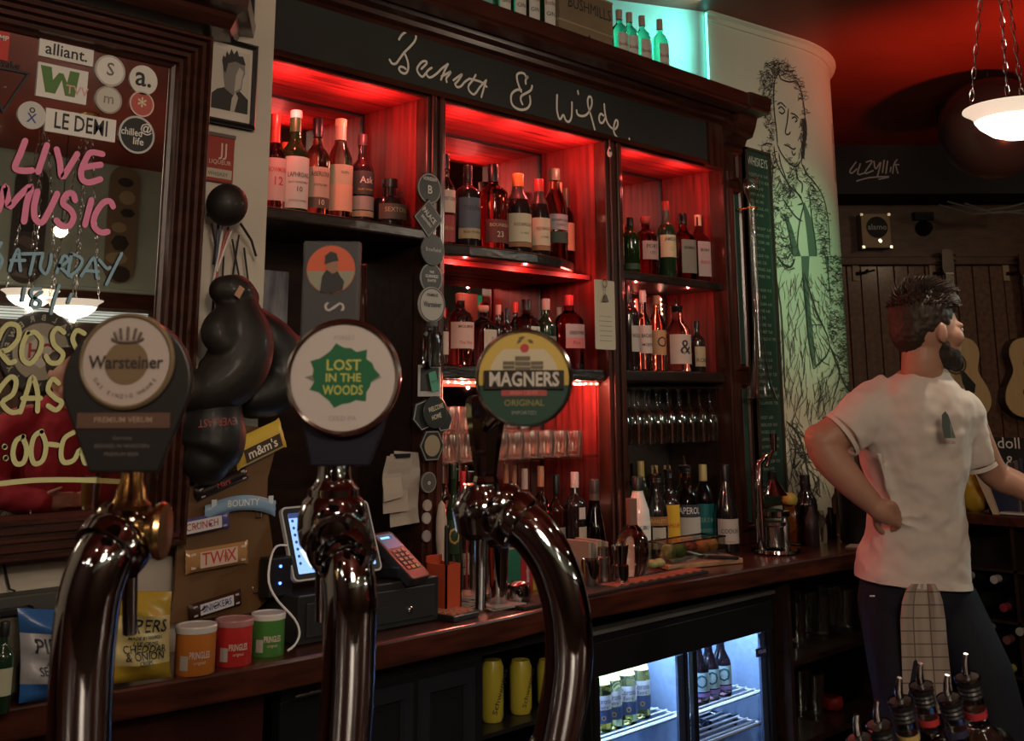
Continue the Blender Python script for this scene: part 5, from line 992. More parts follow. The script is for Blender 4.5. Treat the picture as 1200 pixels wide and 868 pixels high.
# right glass door fridge
dA0, dA1 = fz(701,800).x, fz(804,800).x; dB0, dB1 = fz(816,800).x, fz(901,800).x; zAt = fz(752,765).z; zBt = fz(858,762).z; zt = (zAt+zBt)/2
fx0, fx1 = dA0-.03, dB1+.035; zf0 = .12; zft = fz(800,728).z
fr = thing('bottle_fridge', 'black back bar fridge with two lit glass sliding doors', 'fridge', (fx0,YF,0)); D = lambda v: v-fx0
fr_m = cm((.010,.010,.012),.3); INW = mat('fridge_liner', (.22,.30,.45), .35, noise=.1, scale=60)
MB().box(0,D(fx1),0,.42,zft,zft+.02).box(0,D(fx1),.40,.42,zf0,zft).box(0,.012,0,.42,zf0,zft).box(D(fx1)-.012,D(fx1),0,.42,zf0,zft).box(0,D(fx1),0,.42,zf0-.04,zf0).build('cabinet_body', fr_m, fr, bev=.003)
MB().box(.012,D(fx1)-.012,.385,.40,zf0,zft-.002).box(.013,.018,.03,.39,zf0,zft-.01).box(D(fx1)-.018,D(fx1)-.013,.03,.39,zf0,zft-.01).build('liner', INW, fr)
MB().box(0,D(fx1),-.004,.02,zt,zft).build('header', fr_m, fr, bev=.002)
MB().box(-.01,D(fx1)+.01,-.01,.03,zft+.02,zft+.03).build('top_trim', cm((.10,.10,.10),.3), fr)
for a, b, nm in ((dA0,dA1,0),(dB0,dB1,1)):
    dr = MB().box(D(a)-.02,D(a),-.006,.012,zf0,zt).box(D(b),D(b)+(.018 if nm else .006),-.006,.012,zf0,zt).box(D(a),D(b),-.006,.012,zf0,zf0+.05).build('door', fr_m, fr, bev=.002)
    MB().box(D(a),D(b),.002,.005,zf0+.05,zt).build('pane', PANE, dr)
    MB().box(D(b)-.03,D(b)-.002,.006,.014,zf0+.05,zt-.005).build('edge_strip', cm((.06,.08,.14),.25), dr)
lg = onY(889,763,YF); MB().box(D(lg.x)-.026,D(lg.x)+.026,-.012,-.006,lg.z-.012,lg.z+.012).build('logo_plate', cm((.02,.02,.05),.3), fr); text('POLAR', .014, cm((.30,.30,.60)), fr, M=frame((D(lg.x),-.0125,lg.z+.001),(1,0,0),(0,0,1)), bold=.04)
area('light_fridge', ((fx0+fx1)/2, YF+.05, zft-.012), ((fx0+fx1)/2, YF+.25, .3), fx1-fx0-.06, 7.5, (.45,.68,1), .03)
area('light_fridge_back', ((fx0+fx1)/2, YF+.30, zft-.012), ((fx0+fx1)/2, YF+.30, .3), fx1-fx0-.06, 3.5, (.45,.68,1), .03)
WIRE = cm((.60,.62,.66),.3)
def rack(x0, x1, z):
    m = MB()
    m.tube([(D(x0),.03,z),(D(x1),.03,z)], .0055, 6).tube([(D(x0)+.01,.03,z),(D(x0)+.01,.36,z)], .004, 6).tube([(D(x1)-.01,.03,z),(D(x1)-.01,.36,z)], .004, 6).tube([(D(x0),.36,z),(D(x1),.36,z)], .004, 6)
    m.build('shelf_rail', WIRE, fr, smooth=60); n = 10; w1 = MB().tube([(D(x0),0,.003),(D(x1),0,.003)], .0032, 6).build('shelf_wire', WIRE, fr, smooth=60); w1.location = (0,.05,z)
    for i in range(1, n): c = w1.copy(); sc.collection.objects.link(c); c.location = (0,.05+i*.032,z)
zr1 = onY(870,815,YF+.04).z; zr2 = onY(870,840,YF+.04).z
zr0 = onY(760,848,YF+.04).z
rack(dA0,(dA1+dB0)/2-.01,zr0); rack((dA1+dB0)/2+.01,dB1,zr1); rack((dA1+dB0)/2+.01,dB1,zr2-.03)
MB().box(D((dA1+dB0)/2)-.004,D((dA1+dB0)/2)+.004,.03,.38,zf0,zft-.01).build('divider', INW, fr)
def fb(lb, x, yt, wpx, Y, z, kind):
    if kind == 'c': B(lb, x,yt,wpx,Y,z+.005,'beer',(.88,.80,.30),cap=(.55,.45,.1),capz=.95,labels=[(.32,.52,75,(.62,.66,.68),[('Corona',.55,(.03,.05,.2),.6),('Extra',.35,(.03,.05,.2),.2)]),(.14,.31,75,(.05,.09,.22),[('o',.9,GOLD,.5)]),(.66,.80,75,(.62,.55,.20))],group='pale lager bottles in the fridge',name='beer_bottle')
    else: B(lb, x,yt,wpx,Y,z+.005,'beer',(.03,.015,.02),tr=.9,cap=(.3,.3,.35),capz=.95,labels=[(.22,.56,60,(.40,.55,.60),[('O',1.0,(.02,.12,.12),.5)]),(.13,.20,60,(.30,.20,.50))],group='dark cider bottles in the fridge',name='beer_bottle')
for x, yt, Y, lb in ((704,776,2.10,'pale lager bottle cut by the left edge of the left fridge door'),(716,770,2.10,'pale lager bottle, first whole one behind the left fridge door'),(733,764,2.10,'pale lager bottle in the middle of the lit left fridge door'),(749,758,2.11,'pale lager bottle, rightmost of the pale ones'),(724,772,2.22,'pale lager bottle in the second row on the left'),(741,768,2.22,'pale lager bottle in the second row on the right')):
    fb(lb, x, yt-4, 23, Y, zr0, 'c')
for x, yt, Y, z, lb in ((759,774,2.20,zr0,'dark cider bottle behind the pale ones, left of two'),(772,770,2.17,zr0,'dark cider bottle at the right of the left door'),(819,760,2.10,zr1,'dark cider bottle at the left edge of the right door'),(831,756,2.10,zr1,'dark cider bottle second in the right door'),(845,752,2.10,zr1,'dark cider bottle third and front in the right door'),(855,756,2.20,zr1,'dark cider bottle in the back row of the right door')):
    fb(lb, x, yt-4, 22, Y, z, 'd')
for i, (x, y, c_) in enumerate(((862,844,(.6,.65,.7)),(832,850,(.25,.3,.45)))):
    p = onY(x,y,YF+.12); t = thing('lying_bottle', ('pale wine bottle lying neck outward on the lower fridge rack','bluish wine bottle lying on the lower fridge rack')[i], 'bottle', p, 0); MB().lathe([(0,0),(.014,0),(.014,.08),(.035,.14),(.037,.26),(0,.26)],18,T((0,0,0),math.radians(-90),0,0)).build('body', gl_mat(c_), t, smooth=50)
# left dark fridge with yellow cans
t = thing('dark_fridge', 'unlit black drinks fridge under the counter in the middle', 'fridge', (1.42,YF+.01,0)); X1 = fx0-.01
xw0, xw1 = onY(566,800,YF+.01).x-1.42, onY(640,800,YF+.01).x-1.42+.15
zo = onY(600,762,YF).z
MB().box(0,X1-1.42,0,.03,zo,ZK-.075).box(0,xw0,0,.03,.1,zo).box(0,X1-1.42,.38,.4,.05,ZK-.08).box(0,X1-1.42,0,.4,.05,.1).build('cabinet_body', cm((.010,.011,.014),.3), t, bev=.003)
zs_ = onY(600,838,YF+.1).z
MB().box(xw0,X1-1.43,.02,.38,zs_-.01,zs_).build('shelf', BLACK, t)
dh = [onY(345,816,YF-.03), onY(378,808,YF-.03)]; MB().tube([Vector((p.x-1.42,p.y-YF-.01,p.z)) for p in dh], .004, 8).build('handle', STEEL, t, smooth=60)
a, b = onY(415,760,YF).x-1.42, onY(560,760,YF).x-1.42
for q0, q1 in ((a,a+(b-a)*.48),(a+(b-a)*.52,b)): panelmould(q0,q1,.15,zo-.02,0,[(0,0),(.006,.008),(.03,.008),(.036,0)],cm((.016,.018,.024),.3),'door',lambda mb,n,m: mb.build(n,m,t))
for i, x in enumerate((577,610,642)):
    p = onY(x,800,YF+.1); k = depth(p)/FPX; h = onY(x,773,YF+.1).z-zs_; t2 = thing('drinks_can', ('yellow soda can, left one in the dark fridge','yellow soda can, middle one in the dark fridge','yellow soda can, right one by the chrome tap neck')[i], 'can', (p.x,YF+.1,zs_+.001), 0, 'yellow cans in the dark fridge')
    r = 13*k; MB().lathe([(0,.004),(r*.85,0),(r,.012),(r,h-.016),(r*.82,h-.003),(r*.8,h),(0,h-.004)],24).build('can_body', cm((.42,.36,.04),.3), t2, smooth=40); text('Schweppes', h*.17, cm(INK), t2, M=frame((0,-r-.0006,h*.5),(.35,0,.9),(-.9,0,.35)), fit=h*.8)
area('light_dark_fridge', (2.2,YF+.06,zo+.05),(2.2,YF+.2,.3),.5,.35,(1,.9,.6),.03)
# right open cabinet under the counter with glasses
xc0, xc1 = fx1+.03, 3.95
t = thing('open_cabinet', 'dark open cabinet with glasses under the right end of the counter', 'cabinet', (xc0,1.98,0)); W_ = xc1-xc0
z1_, z2_ = onY(960,762,2.0).z, onY(960,857,2.0).z
MB().box(0,.02,0,.3,.02,ZK-.06).box(W_-.02,W_,0,.3,.02,ZK-.06).box(0,W_,.28,.30,.02,ZK-.06).build('carcass', DARKW, t); 
for z in (z1_, z2_): MB().box(.02,W_-.02,.0,.28,z-.018,z).build('shelf', DARKW, t)
ug = [False]; gg = thing('pint_glass','x','glass'); MB().lathe([(0,.01),(.026,0),(.030,.05),(.040,.145),(.0385,.145),(.027,.02),(0,.016)],18).build('bowl', THIN, gg, smooth=50)
for i, (x, zz) in enumerate(((933,z1_),(948,z1_),(962,z1_),(976,z1_),(990,z1_),(936,z2_),(950,z2_),(997,z1_))):
    p = onY(x, 740, 2.08+.05*(i % 2)); put(gg, ug, (p.x, 2.08+.06*(i % 2), zz+.001), 'pint glass standing in the dark under-counter cabinet, %s from the left' % ('first','second','third','fourth','fifth','lower first','lower second','sixth')[i], 'pint glasses in the dark cabinet')
lathed('red_pot', 'dark red pot on the lower shelf of the open cabinet', 'pot', 975,815,850,26,2.1,[(0,0),(.8,0),(1,.3),(1,.7),(.9,.95),(0,1)],cm((.30,.02,.02)),z=z2_+.002)
# ================================================================== RIGHT PART OF THE COUNTER
def pp(x, y, Y): return onY(x, y, Y)
# hand citrus press
p = onY(909,640,2.08); t = thing('citrus_press', 'chrome hand lever citrus press at the right end of the counter', 'citrus press', (p.x,2.08,ZK)); k = depth((p.x,2.08,ZK+.1))/FPX
hh = onY(909,508,2.08).z-ZK
MB().lathe([(0,0),(.075,0),(.082,.006),(.080,.014),(0,.018)],28).build('base', CHROME, t, smooth=40)
MB().tube([(-.052,.02,.01),(-.055,.02,.2),(-.045,.02,.29),(-.01,.01,.315)], [.016,.014,.012,.010], 12).build('column', CHROME, t, smooth=60)
MB().lathe([(.030,.02),(.034,.022),(.036,.085),(.041,.09),(.041,.10),(.03,.10)],24).build('cup', STEEL, t, smooth=40)
MB().lathe([(.044,.115),(.05,.12),(.05,.135),(.02,.14)],24).build('juice_ring', CHROME, t, smooth=40)
MB().lathe([(.012,.19),(.016,.26),(.006,.265)],16).build('ram', BLACK, t, smooth=40)
MB().lathe([(.048,.185),(.044,.19),(.010,.245),(0,.245)],24).build('cone', CHROME, t, smooth=40)
MB().tube([(-.05,-.01,.28),(-.005,-.01,.33),(0,-.01,hh-.05)], .0055, 10).build('lever', CHROME, t, smooth=60); MB().tube([(0,-.01,hh-.055),(.002,-.01,hh)], [.010,.012], 12).build('lever_grip', CHROME, t, smooth=60)
o = fruit('yellow lemon behind the citrus press', 925, 577, 2.15, .026, (.62,.50,.10), ZK+.125, 'lemon', (1.3,1,1)); o['group'] = 'lemons by the press'
lathed('lemon_box', 'clear tub of orange slices right of the citrus press', 'tub', 931,590,640,26,2.14,[(0,0),(.85,0),(1,.98),(.96,1),(.82,.05),(0,.04)],gl_mat((.80,.42,.15)),'tub')
B('squat dark brown bottle with long neck before the painted wall', 945,556,24,2.12,ZK,'pot',(.02,.015,.012),cap=BLK,capz=.80)
for i, (x, yt, yb_, w_, c_, lb) in enumerate(((920,600,640,11,STEEL,'small steel tin before the tub'),(951,592,640,16,cm((.03,.02,.02),.3),'dark salt pot beside the brown bottle'),(962,598,640,14,gl_mat((.75,.70,.60)),'clear shot bottle beside the dark pot'),(974,594,643,12,BLACK,'black sauce bottle left of the tall bin'),(985,566,640,20,gl_mat((.70,.62,.50)),'tall clear jug behind the black sauce bottle'))):
    lathed('small_jar', lb, 'jar', x,yt,yb_,w_,2.05+.03*i,[(0,0),(.9,0),(1,.05),(1,.7),(.6,.82),(.55,1),(0,1)],c_,'jar_body',group='small jars crowded at the counter end')
lathed('tall_black_bin', 'tall black cylinder with a chrome lid behind the man\'s arm', 'bin', 1010,545,642,54,2.0,[(0,0),(.92,0),(1,.03),(1,.88),(1.02,.885),(0,.89)],BLACK,'bin_body')
p = onY(1010,540,2.0); k = depth(p)/FPX; tag(MB().lathe([(0,0),(26*k,0),(27*k,.01),(25*k,.022),(.0,.026)],28).build('chrome_lid', CHROME, loc=(p.x,2.0,onY(1010,553,2.0).z), smooth=40), 'shiny chrome lid lying on the tall black cylinder', 'lid')
papers('small folded paper on the counter end', 1003,640,1,.09,.05,.3)
# ------------------------------------------------------------------ menu board
mq = [onY(875,168,2.262), onY(915,186,2.262), onY(920,565,2.262), onY(876,560,2.262)]
mbx0, mbx1 = onY(873,168,2.262).x+.0, onY(912,400,2.262).x; mz0, mz1 = onY(893,562,2.262).z, onY(893,178,2.262).z
mx_a = XP1+.005; mx_b = max(mbx1, mx_a+.17)
t = thing('menu_board', 'tall green tinted whiskey menu board leaning on the painted wall', 'menu board', (mx_a,2.26,ZK)); t.rotation_euler = (0,0,0)
W_ = mx_b-mx_a; H_ = mz1-ZK
MB().box(0,W_,-.0,.018,.12,H_).build('board', mat('menu_glass', (.03,.065,.048), .2, spec=.6, coat=.5), t)
MB().box(0,.010,-.008,.02,.12,H_).box(W_-.010,W_,-.008,.02,.12,H_).box(0,W_,-.008,.02,.12,.132).box(0,W_,-.008,.02,H_-.010,H_).build('frame', mat('menu_frame', (.05,.04,.03), .35), t)
CHK = cm((.24,.30,.25)); text('WHISKEYS', .05, cm((.50,.55,.48)), t, M=frame((W_/2,-.001,H_-.05),(1,0,0),(0,0,1)), fit=W_*.8)
rng = random.Random(3); words = ['BUSHMILLS 10','REDBREAST 12','POWERS','JAMESON','TEELING','KNAPPOGUE','DINGLE','GREEN SPOT','YELLOW SPOT','TULLAMORE','WEST CORK','PADDY','ABERLOUR','ARDBEG','LAPHROAIG','BOWMORE','TALISKER','LAGAVULIN','OBAN','MACALLAN','BALVENIE','JURA','DALMORE','GLENLIVET']
z = H_-.10; i = 0
while z > .17:
    if i % 9 != 7: text(words[i % len(words)]+'  %d.%d0' % (rng.randint(4,9), rng.randint(0,9)), .016, CHK, t, M=frame((.018,-.001,z),(1,0,0),(0,0,1)), align='LEFT', fit=W_-.036)
    z -= .026; i += 1
# ------------------------------------------------------------------ yard glass
yc = onY(886,340,2.19); zt1 = onY(884,207,2.19).z; zb1_ = onY(886,467,2.19).z; Hy = zt1-zb1_
t = thing('yard_glass', 'long yard of ale glass hanging bulb up beside the pilaster', 'glass', (yc.x,2.19,zb1_))
MB().lathe([(.056,0),(.054,.004),(.036,.06),(.024,.14),(.016,.26),(.0135,.45),(.013,Hy-.11),(.015,Hy-.085),(.028,Hy-.06),(.032,Hy-.035),(.026,Hy-.01),(.012,Hy),(0,Hy+.001)],24).build('glass_body', THIN, t, smooth=60)
MB().tube([(.056*math.cos(a),.056*math.sin(a),0) for a in np.linspace(0,2*math.pi,25)[:-1]], .0022, 6, closed=True).build('rim', gl_mat((.55,.75,.6)), t, smooth=60)
MB().tube([(0,.075,Hy-.12),(0,.015,Hy-.12)], .004, 8).tube([(.018*math.cos(a),.018*math.sin(a),Hy-.12) for a in np.linspace(0,2*math.pi,17)[:-1]], .003, 6, closed=True).build('bracket', BRASS, t, smooth=60)
# ================================================================== MURAL LINE DRAWING (painted on the curved wall)
def wallhit(x, y, off=.0025):
    """where the ray of a pixel meets the mural wall (straight part then cylinder)"""
    r = ray(x, y); 
    ox, oy, dx, dy = CAM.x-cx, CAM.y-cy, r.x, r.y; a = dx*dx+dy*dy; b = 2*(ox*dx+oy*dy); c = ox*ox+oy*oy-(cr+off)**2; D_ = b*b-4*a*c
    if D_ < 0: return None
    t_ = (-b-math.sqrt(D_))/(2*a); p = CAM+r*t_
    if p.x < 4.1442:
        A_ = Vector((3.555,2.38)); B_ = Vector((cx+cr*math.cos(math.radians(-94)), cy+cr*math.sin(math.radians(-94)))); d = (B_-A_).normalized(); nn = Vector((d.y,-d.x)); A_ = A_+nn*off
        den = r.x*nn.x+r.y*nn.y; t_ = ((A_.x-CAM.x)*nn.x+(A_.y-CAM.y)*nn.y)/den; p = CAM+r*t_
    return p
def wn(p):
    if p.x < 4.14: return Vector((-.131,-.991,0))
    return Vector((p.x-cx,p.y-cy,0)).normalized()
def inkline(mb, px, w_=.006, catm=True):
    P = [Vector(q) for q in px]; Q = []
    if len(P) > 2 and catm:
        for i in range(len(P)-1):
            p0,p1,p2,p3 = P[max(i-1,0)],P[i],P[i+1],P[min(i+2,len(P)-1)]
            for s_ in (0,.33,.66): Q.append(.5*((2*p1)+(p2-p0)*s_+(2*p0-5*p1+4*p2-p3)*s_*s_+(3*p1-p0-3*p2+p3)*s_**3))
        Q.append(P[-1])
    else: Q = P
    W = [wallhit(q.x, q.y) for q in Q]; W = [q for q in W if q is not None]
    if len(W) < 2: return
    n0 = len(mb.v)
    for i, p in enumerate(W):
        tt = (W[min(i+1,len(W)-1)]-W[max(i-1,0)]); tt = tt.normalized() if tt.length > 0 else Vector((0,0,1)); s_ = wn(p).cross(tt).normalized()*w_/2*(1 if 0 < i < len(W)-1 else .4)
        mb.v += [tuple(p+s_), tuple(p-s_)]
    for i in range(len(W)-1): a = n0+2*i; mb.f.append((a,a+1,a+3,a+2)); mb.m.append(0)
wall_m = bpy.data.objects['wall_mural']; INKM = cm((.05,.055,.05),.6)
M5 = lambda L: [(860+a/3.613, 60+b/3.613) for a, b in L]      # from the 542-wide crop
M6 = lambda L: [(860+a/3.1, 300+b/3.1) for a, b in L]
face = MB()
for st in ([(175,110),(168,180),(172,260),(180,330),(185,395)],[(185,395),(200,430),(230,470),(262,488),(285,462)],[(285,462),(298,420),(304,350),(300,260),(285,170),(262,120)],[(178,110),(190,95),(200,118),(235,130),(262,125)],
    [(183,228),(200,218),(222,240)],[(188,245),(200,235),(215,252),(205,265),(190,255)],[(240,262),(258,268),(275,285)],[(245,285),(258,278),(268,292),(258,300)],[(232,240),(226,300),(218,345),(232,352),(240,340)],[(212,395),(232,402),(252,415),(262,408)],[(222,390),(240,398)],[(245,420),(252,440),(262,430)],
    [(302,280),(308,320),(306,370),(296,400)],[(170,400),(178,460),(205,520),(232,560)],[(190,430),(200,480),(222,540)],[(285,470),(310,520),(345,560),(380,620),(398,700),(405,800),(408,868)],[(262,490),(270,540),(290,560),(288,600)],
    [(120,400),(140,390),(165,395)],[(118,415),(130,440),(160,470),(165,520),(158,620),(165,740),(168,868)],[(205,520),(240,575),(268,600),(292,640),(270,650)],[(205,620),(232,660),(262,700),(290,720)],[(212,690),(232,760),(250,868)],[(300,640),(280,720),(270,800),(275,868)],[(320,600),(330,700),(345,800),(352,868)],[(232,560),(240,600),(225,620)],[(248,560),(262,590),(288,620)]): inkline(face, M5(st), .007)
face.build('face_drawing', INKM, wall_m)
tag(wall_m)
rg = random.Random(5); hatch = MB()
def squig(poly, n, L, w_=.006, seg=4, ang=None, jit=1.0):
    seg_den = L < 12
    n = int(n*(1.5 if seg_den else .8)); w_ = w_*.42; L = L*.8
    xs = [p[0] for p in poly]; ys = [p[1] for p in poly]
    def inside(x, y):
        c = False; j = len(poly)-1
        for i in range(len(poly)):
            if (poly[i][1] > y) != (poly[j][1] > y) and x < (poly[j][0]-poly[i][0])*(y-poly[i][1])/(poly[j][1]-poly[i][1])+poly[i][0]: c = not c
            j = i
        return c
    k = 0; g_ = 0
    while k < n and g_ < n*20:
        g_ += 1; x, y = rg.uniform(min(xs),max(xs)), rg.uniform(min(ys),max(ys))
        if not inside(x, y): continue
        a = rg.uniform(0,6.28) if ang is None else ang+rg.uniform(-.25,.25); P = [(x,y)]
        for s_ in range(seg): a += rg.uniform(-1,1)*jit; x += math.cos(a)*L/seg; y += math.sin(a)*L/seg; P.append((x,y))
        inkline(hatch, P, w_*rg.uniform(.6,1.4)); k += 1
squig(M5([(140,50),(200,35),(250,70),(285,130),(300,210),(305,290),(290,250),(280,170),(250,120),(210,100),(180,90),(170,110),(160,200),(165,300),(175,390),(150,360),(130,290),(118,200),(115,110)]), 260, 9, .005, 4, None, 1.2)
squig(M5([(282,290),(300,280),(304,380),(290,450),(275,440),(280,360)]), 50, 9, .006, 3, 1.5, .3)
squig(M5([(225,440),(255,470),(280,480),(275,560),(250,600),(220,560),(235,500)]), 90, 6, .004)
squig(M5([(118,400),(165,395),(180,480),(210,580),(235,700),(250,868),(168,868),(160,700),(165,500)]), 150, 10, .006)
squig(M5([(290,480),(345,560),(385,640),(402,760),(405,868),(365,868),(350,720),(310,600)]), 170, 8, .005)
squig(M5([(205,560),(240,580),(262,610),(240,640),(210,620)]), 40, 7, .005)
squig(M6([(150,0),(220,0),(225,35),(195,55),(160,30)]), 30, 9, .006)
squig(M6([(330,0),(400,0),(420,200),(430,350),(440,480),(400,520),(380,400),(350,300),(335,150)]), 420, 7, .0055)
squig(M6([(240,60),(330,60),(350,330),(300,400),(270,300)]), 130, 16, .006, 4, 1.25, .35)
squig(M6([(170,60),(255,60),(270,300),(290,400),(340,420),(330,560),(180,600)]), 150, 26, .006, 4, 1.6, .25)
squig(M6([(350,340),(400,420),(420,520),(330,560),(310,480)]), 60, 20, .006, 4, 2.0, .3)
squig(M6([(190,600),(330,580),(340,860),(190,860)]), 120, 26, .007, 4, 1.3, .4)
squig(M6([(180,590),(240,600),(250,760),(195,700)]), 40, 16, .007, 4, .8, .9)
squig([(985,285),(990,270),(997,420),(1003,520),(993,430)], 90, 6, .006)
for st in ([(160,0),(175,25),(205,40),(222,10)],[(150,60),(170,180),(180,330),(185,480)],[(250,60),(262,180),(270,290),(290,410)],[(255,60),(300,200),(350,330),(290,410)],[(285,250),(325,250)],[(352,330),(385,420),(360,520)],[(352,335),(400,460),(430,500)],[(190,600),(235,650),(265,760),(280,868)],[(200,640),(225,700),(215,770),(245,740)]): inkline(hatch, M6(st), .009)
hatch.build('line_shading', INKM, wall_m); hatch_o = bpy.data.objects['line_shading']; hatch_o['kind'] = 'stuff'
lb_ = MB()
for st in ([(415,310),(422,420),(430,545),(442,545),(440,430),(430,318),(416,312)],[(422,420),(440,425)],[(424,320),(432,322),(432,418)],[(428,432),(436,436),(437,535)]): inkline(lb_, M5(st), .010)
lb_.build('letter_drawing', INKM, wall_m)
# green coat panels of the drawing (their own paint)
def patch(poly, name, m):
    P = [wallhit(a, b, .0015) for a, b in poly]
    # fan with subdivision rows
    mb = MB(); n = len(poly)//2
    L_ = poly[:n]; R_ = poly[n:][::-1]
    for i in range(n):
        for j in range(5):
            q = (L_[i][0]+(R_[i][0]-L_[i][0])*j/4, L_[i][1]+(R_[i][1]-L_[i][1])*j/4); mb.v.append(tuple(wallhit(q[0],q[1],.0015)))
    for i in range(n-1):
        for j in range(4): a = i*5+j; mb.f.append((a,a+1,a+6,a+5)); mb.m.append(0)
    mb.build(name, m, wall_m)
DKP = cm((.10,.14,.11),.7)
patch(M5([(212,690),(225,740),(240,800),(250,868),(285,868),(262,800),(245,740),(222,690)]), 'coat_panel', DKP)
patch(M5([(290,640),(300,700),(310,780),(318,868),(352,868),(340,780),(325,700),(300,640)]), 'coat_panel', DKP)
patch(M6([(245,0),(250,100),(262,230),(272,300),(292,400),(300,400),(290,300),(282,230),(270,100),(275,0)]), 'coat_panel', DKP)
patch(M6([(330,0),(340,60),(348,150),(352,150),(345,60),(345,0)]), 'coat_panel', DKP)
patch(M5([(288,290),(292,340),(290,400),(285,455),(298,455),(303,400),(304,340),(300,290)]), 'coat_panel', cm((.05,.045,.035),.7))
# ================================================================== PENDANT LAMP, SPEAKERS, GUITARS
BOWLW = mat('opal_glass', (.9,.85,.75), .3, emit=(1,.88,.72), estr=3.2)
RIMW = mat('opal_rim', (.75,.70,.62), .3, noise=.15, scale=9, emit=(1,.82,.62), estr=.55)
def pendant(loc, lb, s=1.0, power=14, chain_to=3.0, zoff=0):
    t = thing('pendant_lamp', lb, 'pendant lamp', loc, 0, 'bowl pendant lamps on chains')
    MB().lathe([(a*s,b*s) for a,b in ((0,-.125),(.05,-.122),(.10,-.105),(.145,-.07),(.162,-.045),(.158,-.042),(.14,-.06),(.1,-.095),(0,-.115))],40).build('bowl', BOWLW, t, smooth=60)
    MB().lathe([(a*s,b*s) for a,b in ((.161,-.046),(.170,-.025),(.19,-.010),(.207,.0),(.206,.005),(.185,-.002),(.158,-.03),(.157,-.045))],40,caps=False).build('rim', RIMW, t, smooth=60)
    L = chain_to-loc[2]; hooks = []
    for j in range(4):
        a = j*1.571+.5; p0 = Vector((.175*s*math.cos(a),.175*s*math.sin(a),.0)); p1 = Vector((.015*math.cos(a),.015*math.sin(a),L-.05))
        MB().lathe([(0,-.006),(.007,0),(0,.006)],10,Matrix.Translation(p0)).build('bolt', BLACK, t, smooth=60)
        d = (p1-p0); n = int(d.length/.034); cm_ = MB()
        for i in range(n):
            c = p0+d*((i+.5)/n); q = d.to_track_quat('Z','Y').to_matrix().to_4x4() @ Matrix.Rotation((i % 2)*math.pi/2,4,'Z')
            pts = [Matrix.Translation(c) @ q @ Vector((.006*math.cos(u), 0, .020*math.sin(u))) for u in np.linspace(0,2*math.pi,9)[:-1]]; cm_.tube(pts, .0018, 4, closed=True)
        tag(cm_.build('chain', STEEL, t, smooth=60), kind='stuff')
    MB().lathe([(.05,L-.04),(.055,L-.002),(0,L-.001)],20).build('ceiling_rose', BRASS, t, smooth=40)
    point('light_pendant', Vector(loc)+Vector((0,0,-.135*s)), power, WARM, .012); return t
lp = at(1190,128,3.2); pendant(lp, 'glowing white bowl pendant lamp on chains at the upper right', .69, 9)
q = at(1163,150,5.2); t = thing('ribbed_lampshade', 'big dark ribbed dome shade hanging behind the lit pendant', 'lampshade', q)
mb = MB(); R_ = .24
prof_ = [(R_*math.cos(a)+(.003 if i % 2 else 0), R_*math.sin(a)) for i, a in enumerate(np.linspace(-1.45,1.3,40))]; mb.lathe(prof_,40).build('shade', cm((.02,.022,.022),.25), t, smooth=60); MB().tube([(0,0,R_*.9),(0,0,3.0-q.z)], .006, 8).build('rod', BLACK, t)
q = at(1135,110,5.8); t = thing('hanging_speaker', 'black box loudspeaker under the ceiling left of the lamp', 'speaker', q, -.75); MB().box(-.14,.14,-.1,.1,-.2,.19).build('cabinet', BLACKM, t, bev=.01); MB().lathe([(.09,0),(.085,.004),(0,-.02)],24,frame((0,-.101,-.05),(1,0,0),(0,0,1))).build('cone', BLACK, t, smooth=40); MB().tube([(0,0,.19),(0,0,3.0-q.z)], .012, 8).build('bracket', BLACK, t)
# wooden amplifier box on the rail board
def gput(name, lb, cat, x, y, off=.05, group=None):
    p = gw(x, y, off); t = thing(name, lb, cat, p, 0, group); t.rotation_euler = Matrix(((GR.x,0,GN.x),(GR.y,0,GN.y),(0,1,0))).to_euler(); return t   # local x right, y up, z out
GK = GD/FPX
t = gput('wooden_speaker', 'small tan wooden speaker with metal corners on the stage wall', 'speaker', 1021,273,.02)
MB().box(-17*GK,17*GK,-20*GK,20*GK,0,.10).build('box', mat('tan_wood', (.26,.17,.09), .5, noise=.2, scale=6), t, bev=.004)
MB().lathe([(12*GK,.10),(12.5*GK,.104),(11*GK,.106),(0,.105)],28,Matrix.Translation((1*GK,4*GK,0))).build('grille', BLACKM, t, smooth=40); text('alamo', .05, cm(GRY), t, M=Matrix.Translation((1*GK,4*GK,.107)))
for sx in (-1,1):
    for sy in (-1,1): MB().box(sx*16*GK-.012,sx*16*GK+.012,sy*19*GK-.012,sy*19*GK+.012,.08,.104).build('corner', STEEL, t, bev=.004)
MB().lathe([(.012,.10),(.012,.112),(0,.112)],12,Matrix.Translation((3*GK,-12*GK,0))).build('knob', STEEL, t)
t = gput('dome_camera', 'dark dome security camera on the rail board', 'camera', 1081,268,.0); MB().lathe([(.05,0),(.05,.03),(.04,.05),(.03,.10),(0,.12)],20).build('dome', BLACK, t, smooth=50); MB().box(-.06,.06,.05,.10,0,.05).build('bracket', BLACKM, t)
for i,(x,y) in enumerate(((1002,320),(1092,320),(1178,320))):
    t = gput('guitar_hanger', ('pale wall hanger block, leftmost, holding no guitar','pale wall hanger block behind the first guitar','pale wall hanger block behind the right guitar')[i], 'hanger', x, y, 0, 'guitar hangers'); MB().box(-.02,.02,-.05,.05,0,.018).build('block', mat('hanger_wood', (.28,.21,.13), .6), t, bev=.003); MB().tube([(0,0,.018),(.05,0,.05),(.10,.01,.08)], .006, 8).build('arm', BLACK, t); MB().tube([(0,-.01,.018),(.03,-.01,.06),(.05,.01,.10)], .006, 8).build('arm', BLACK, t)
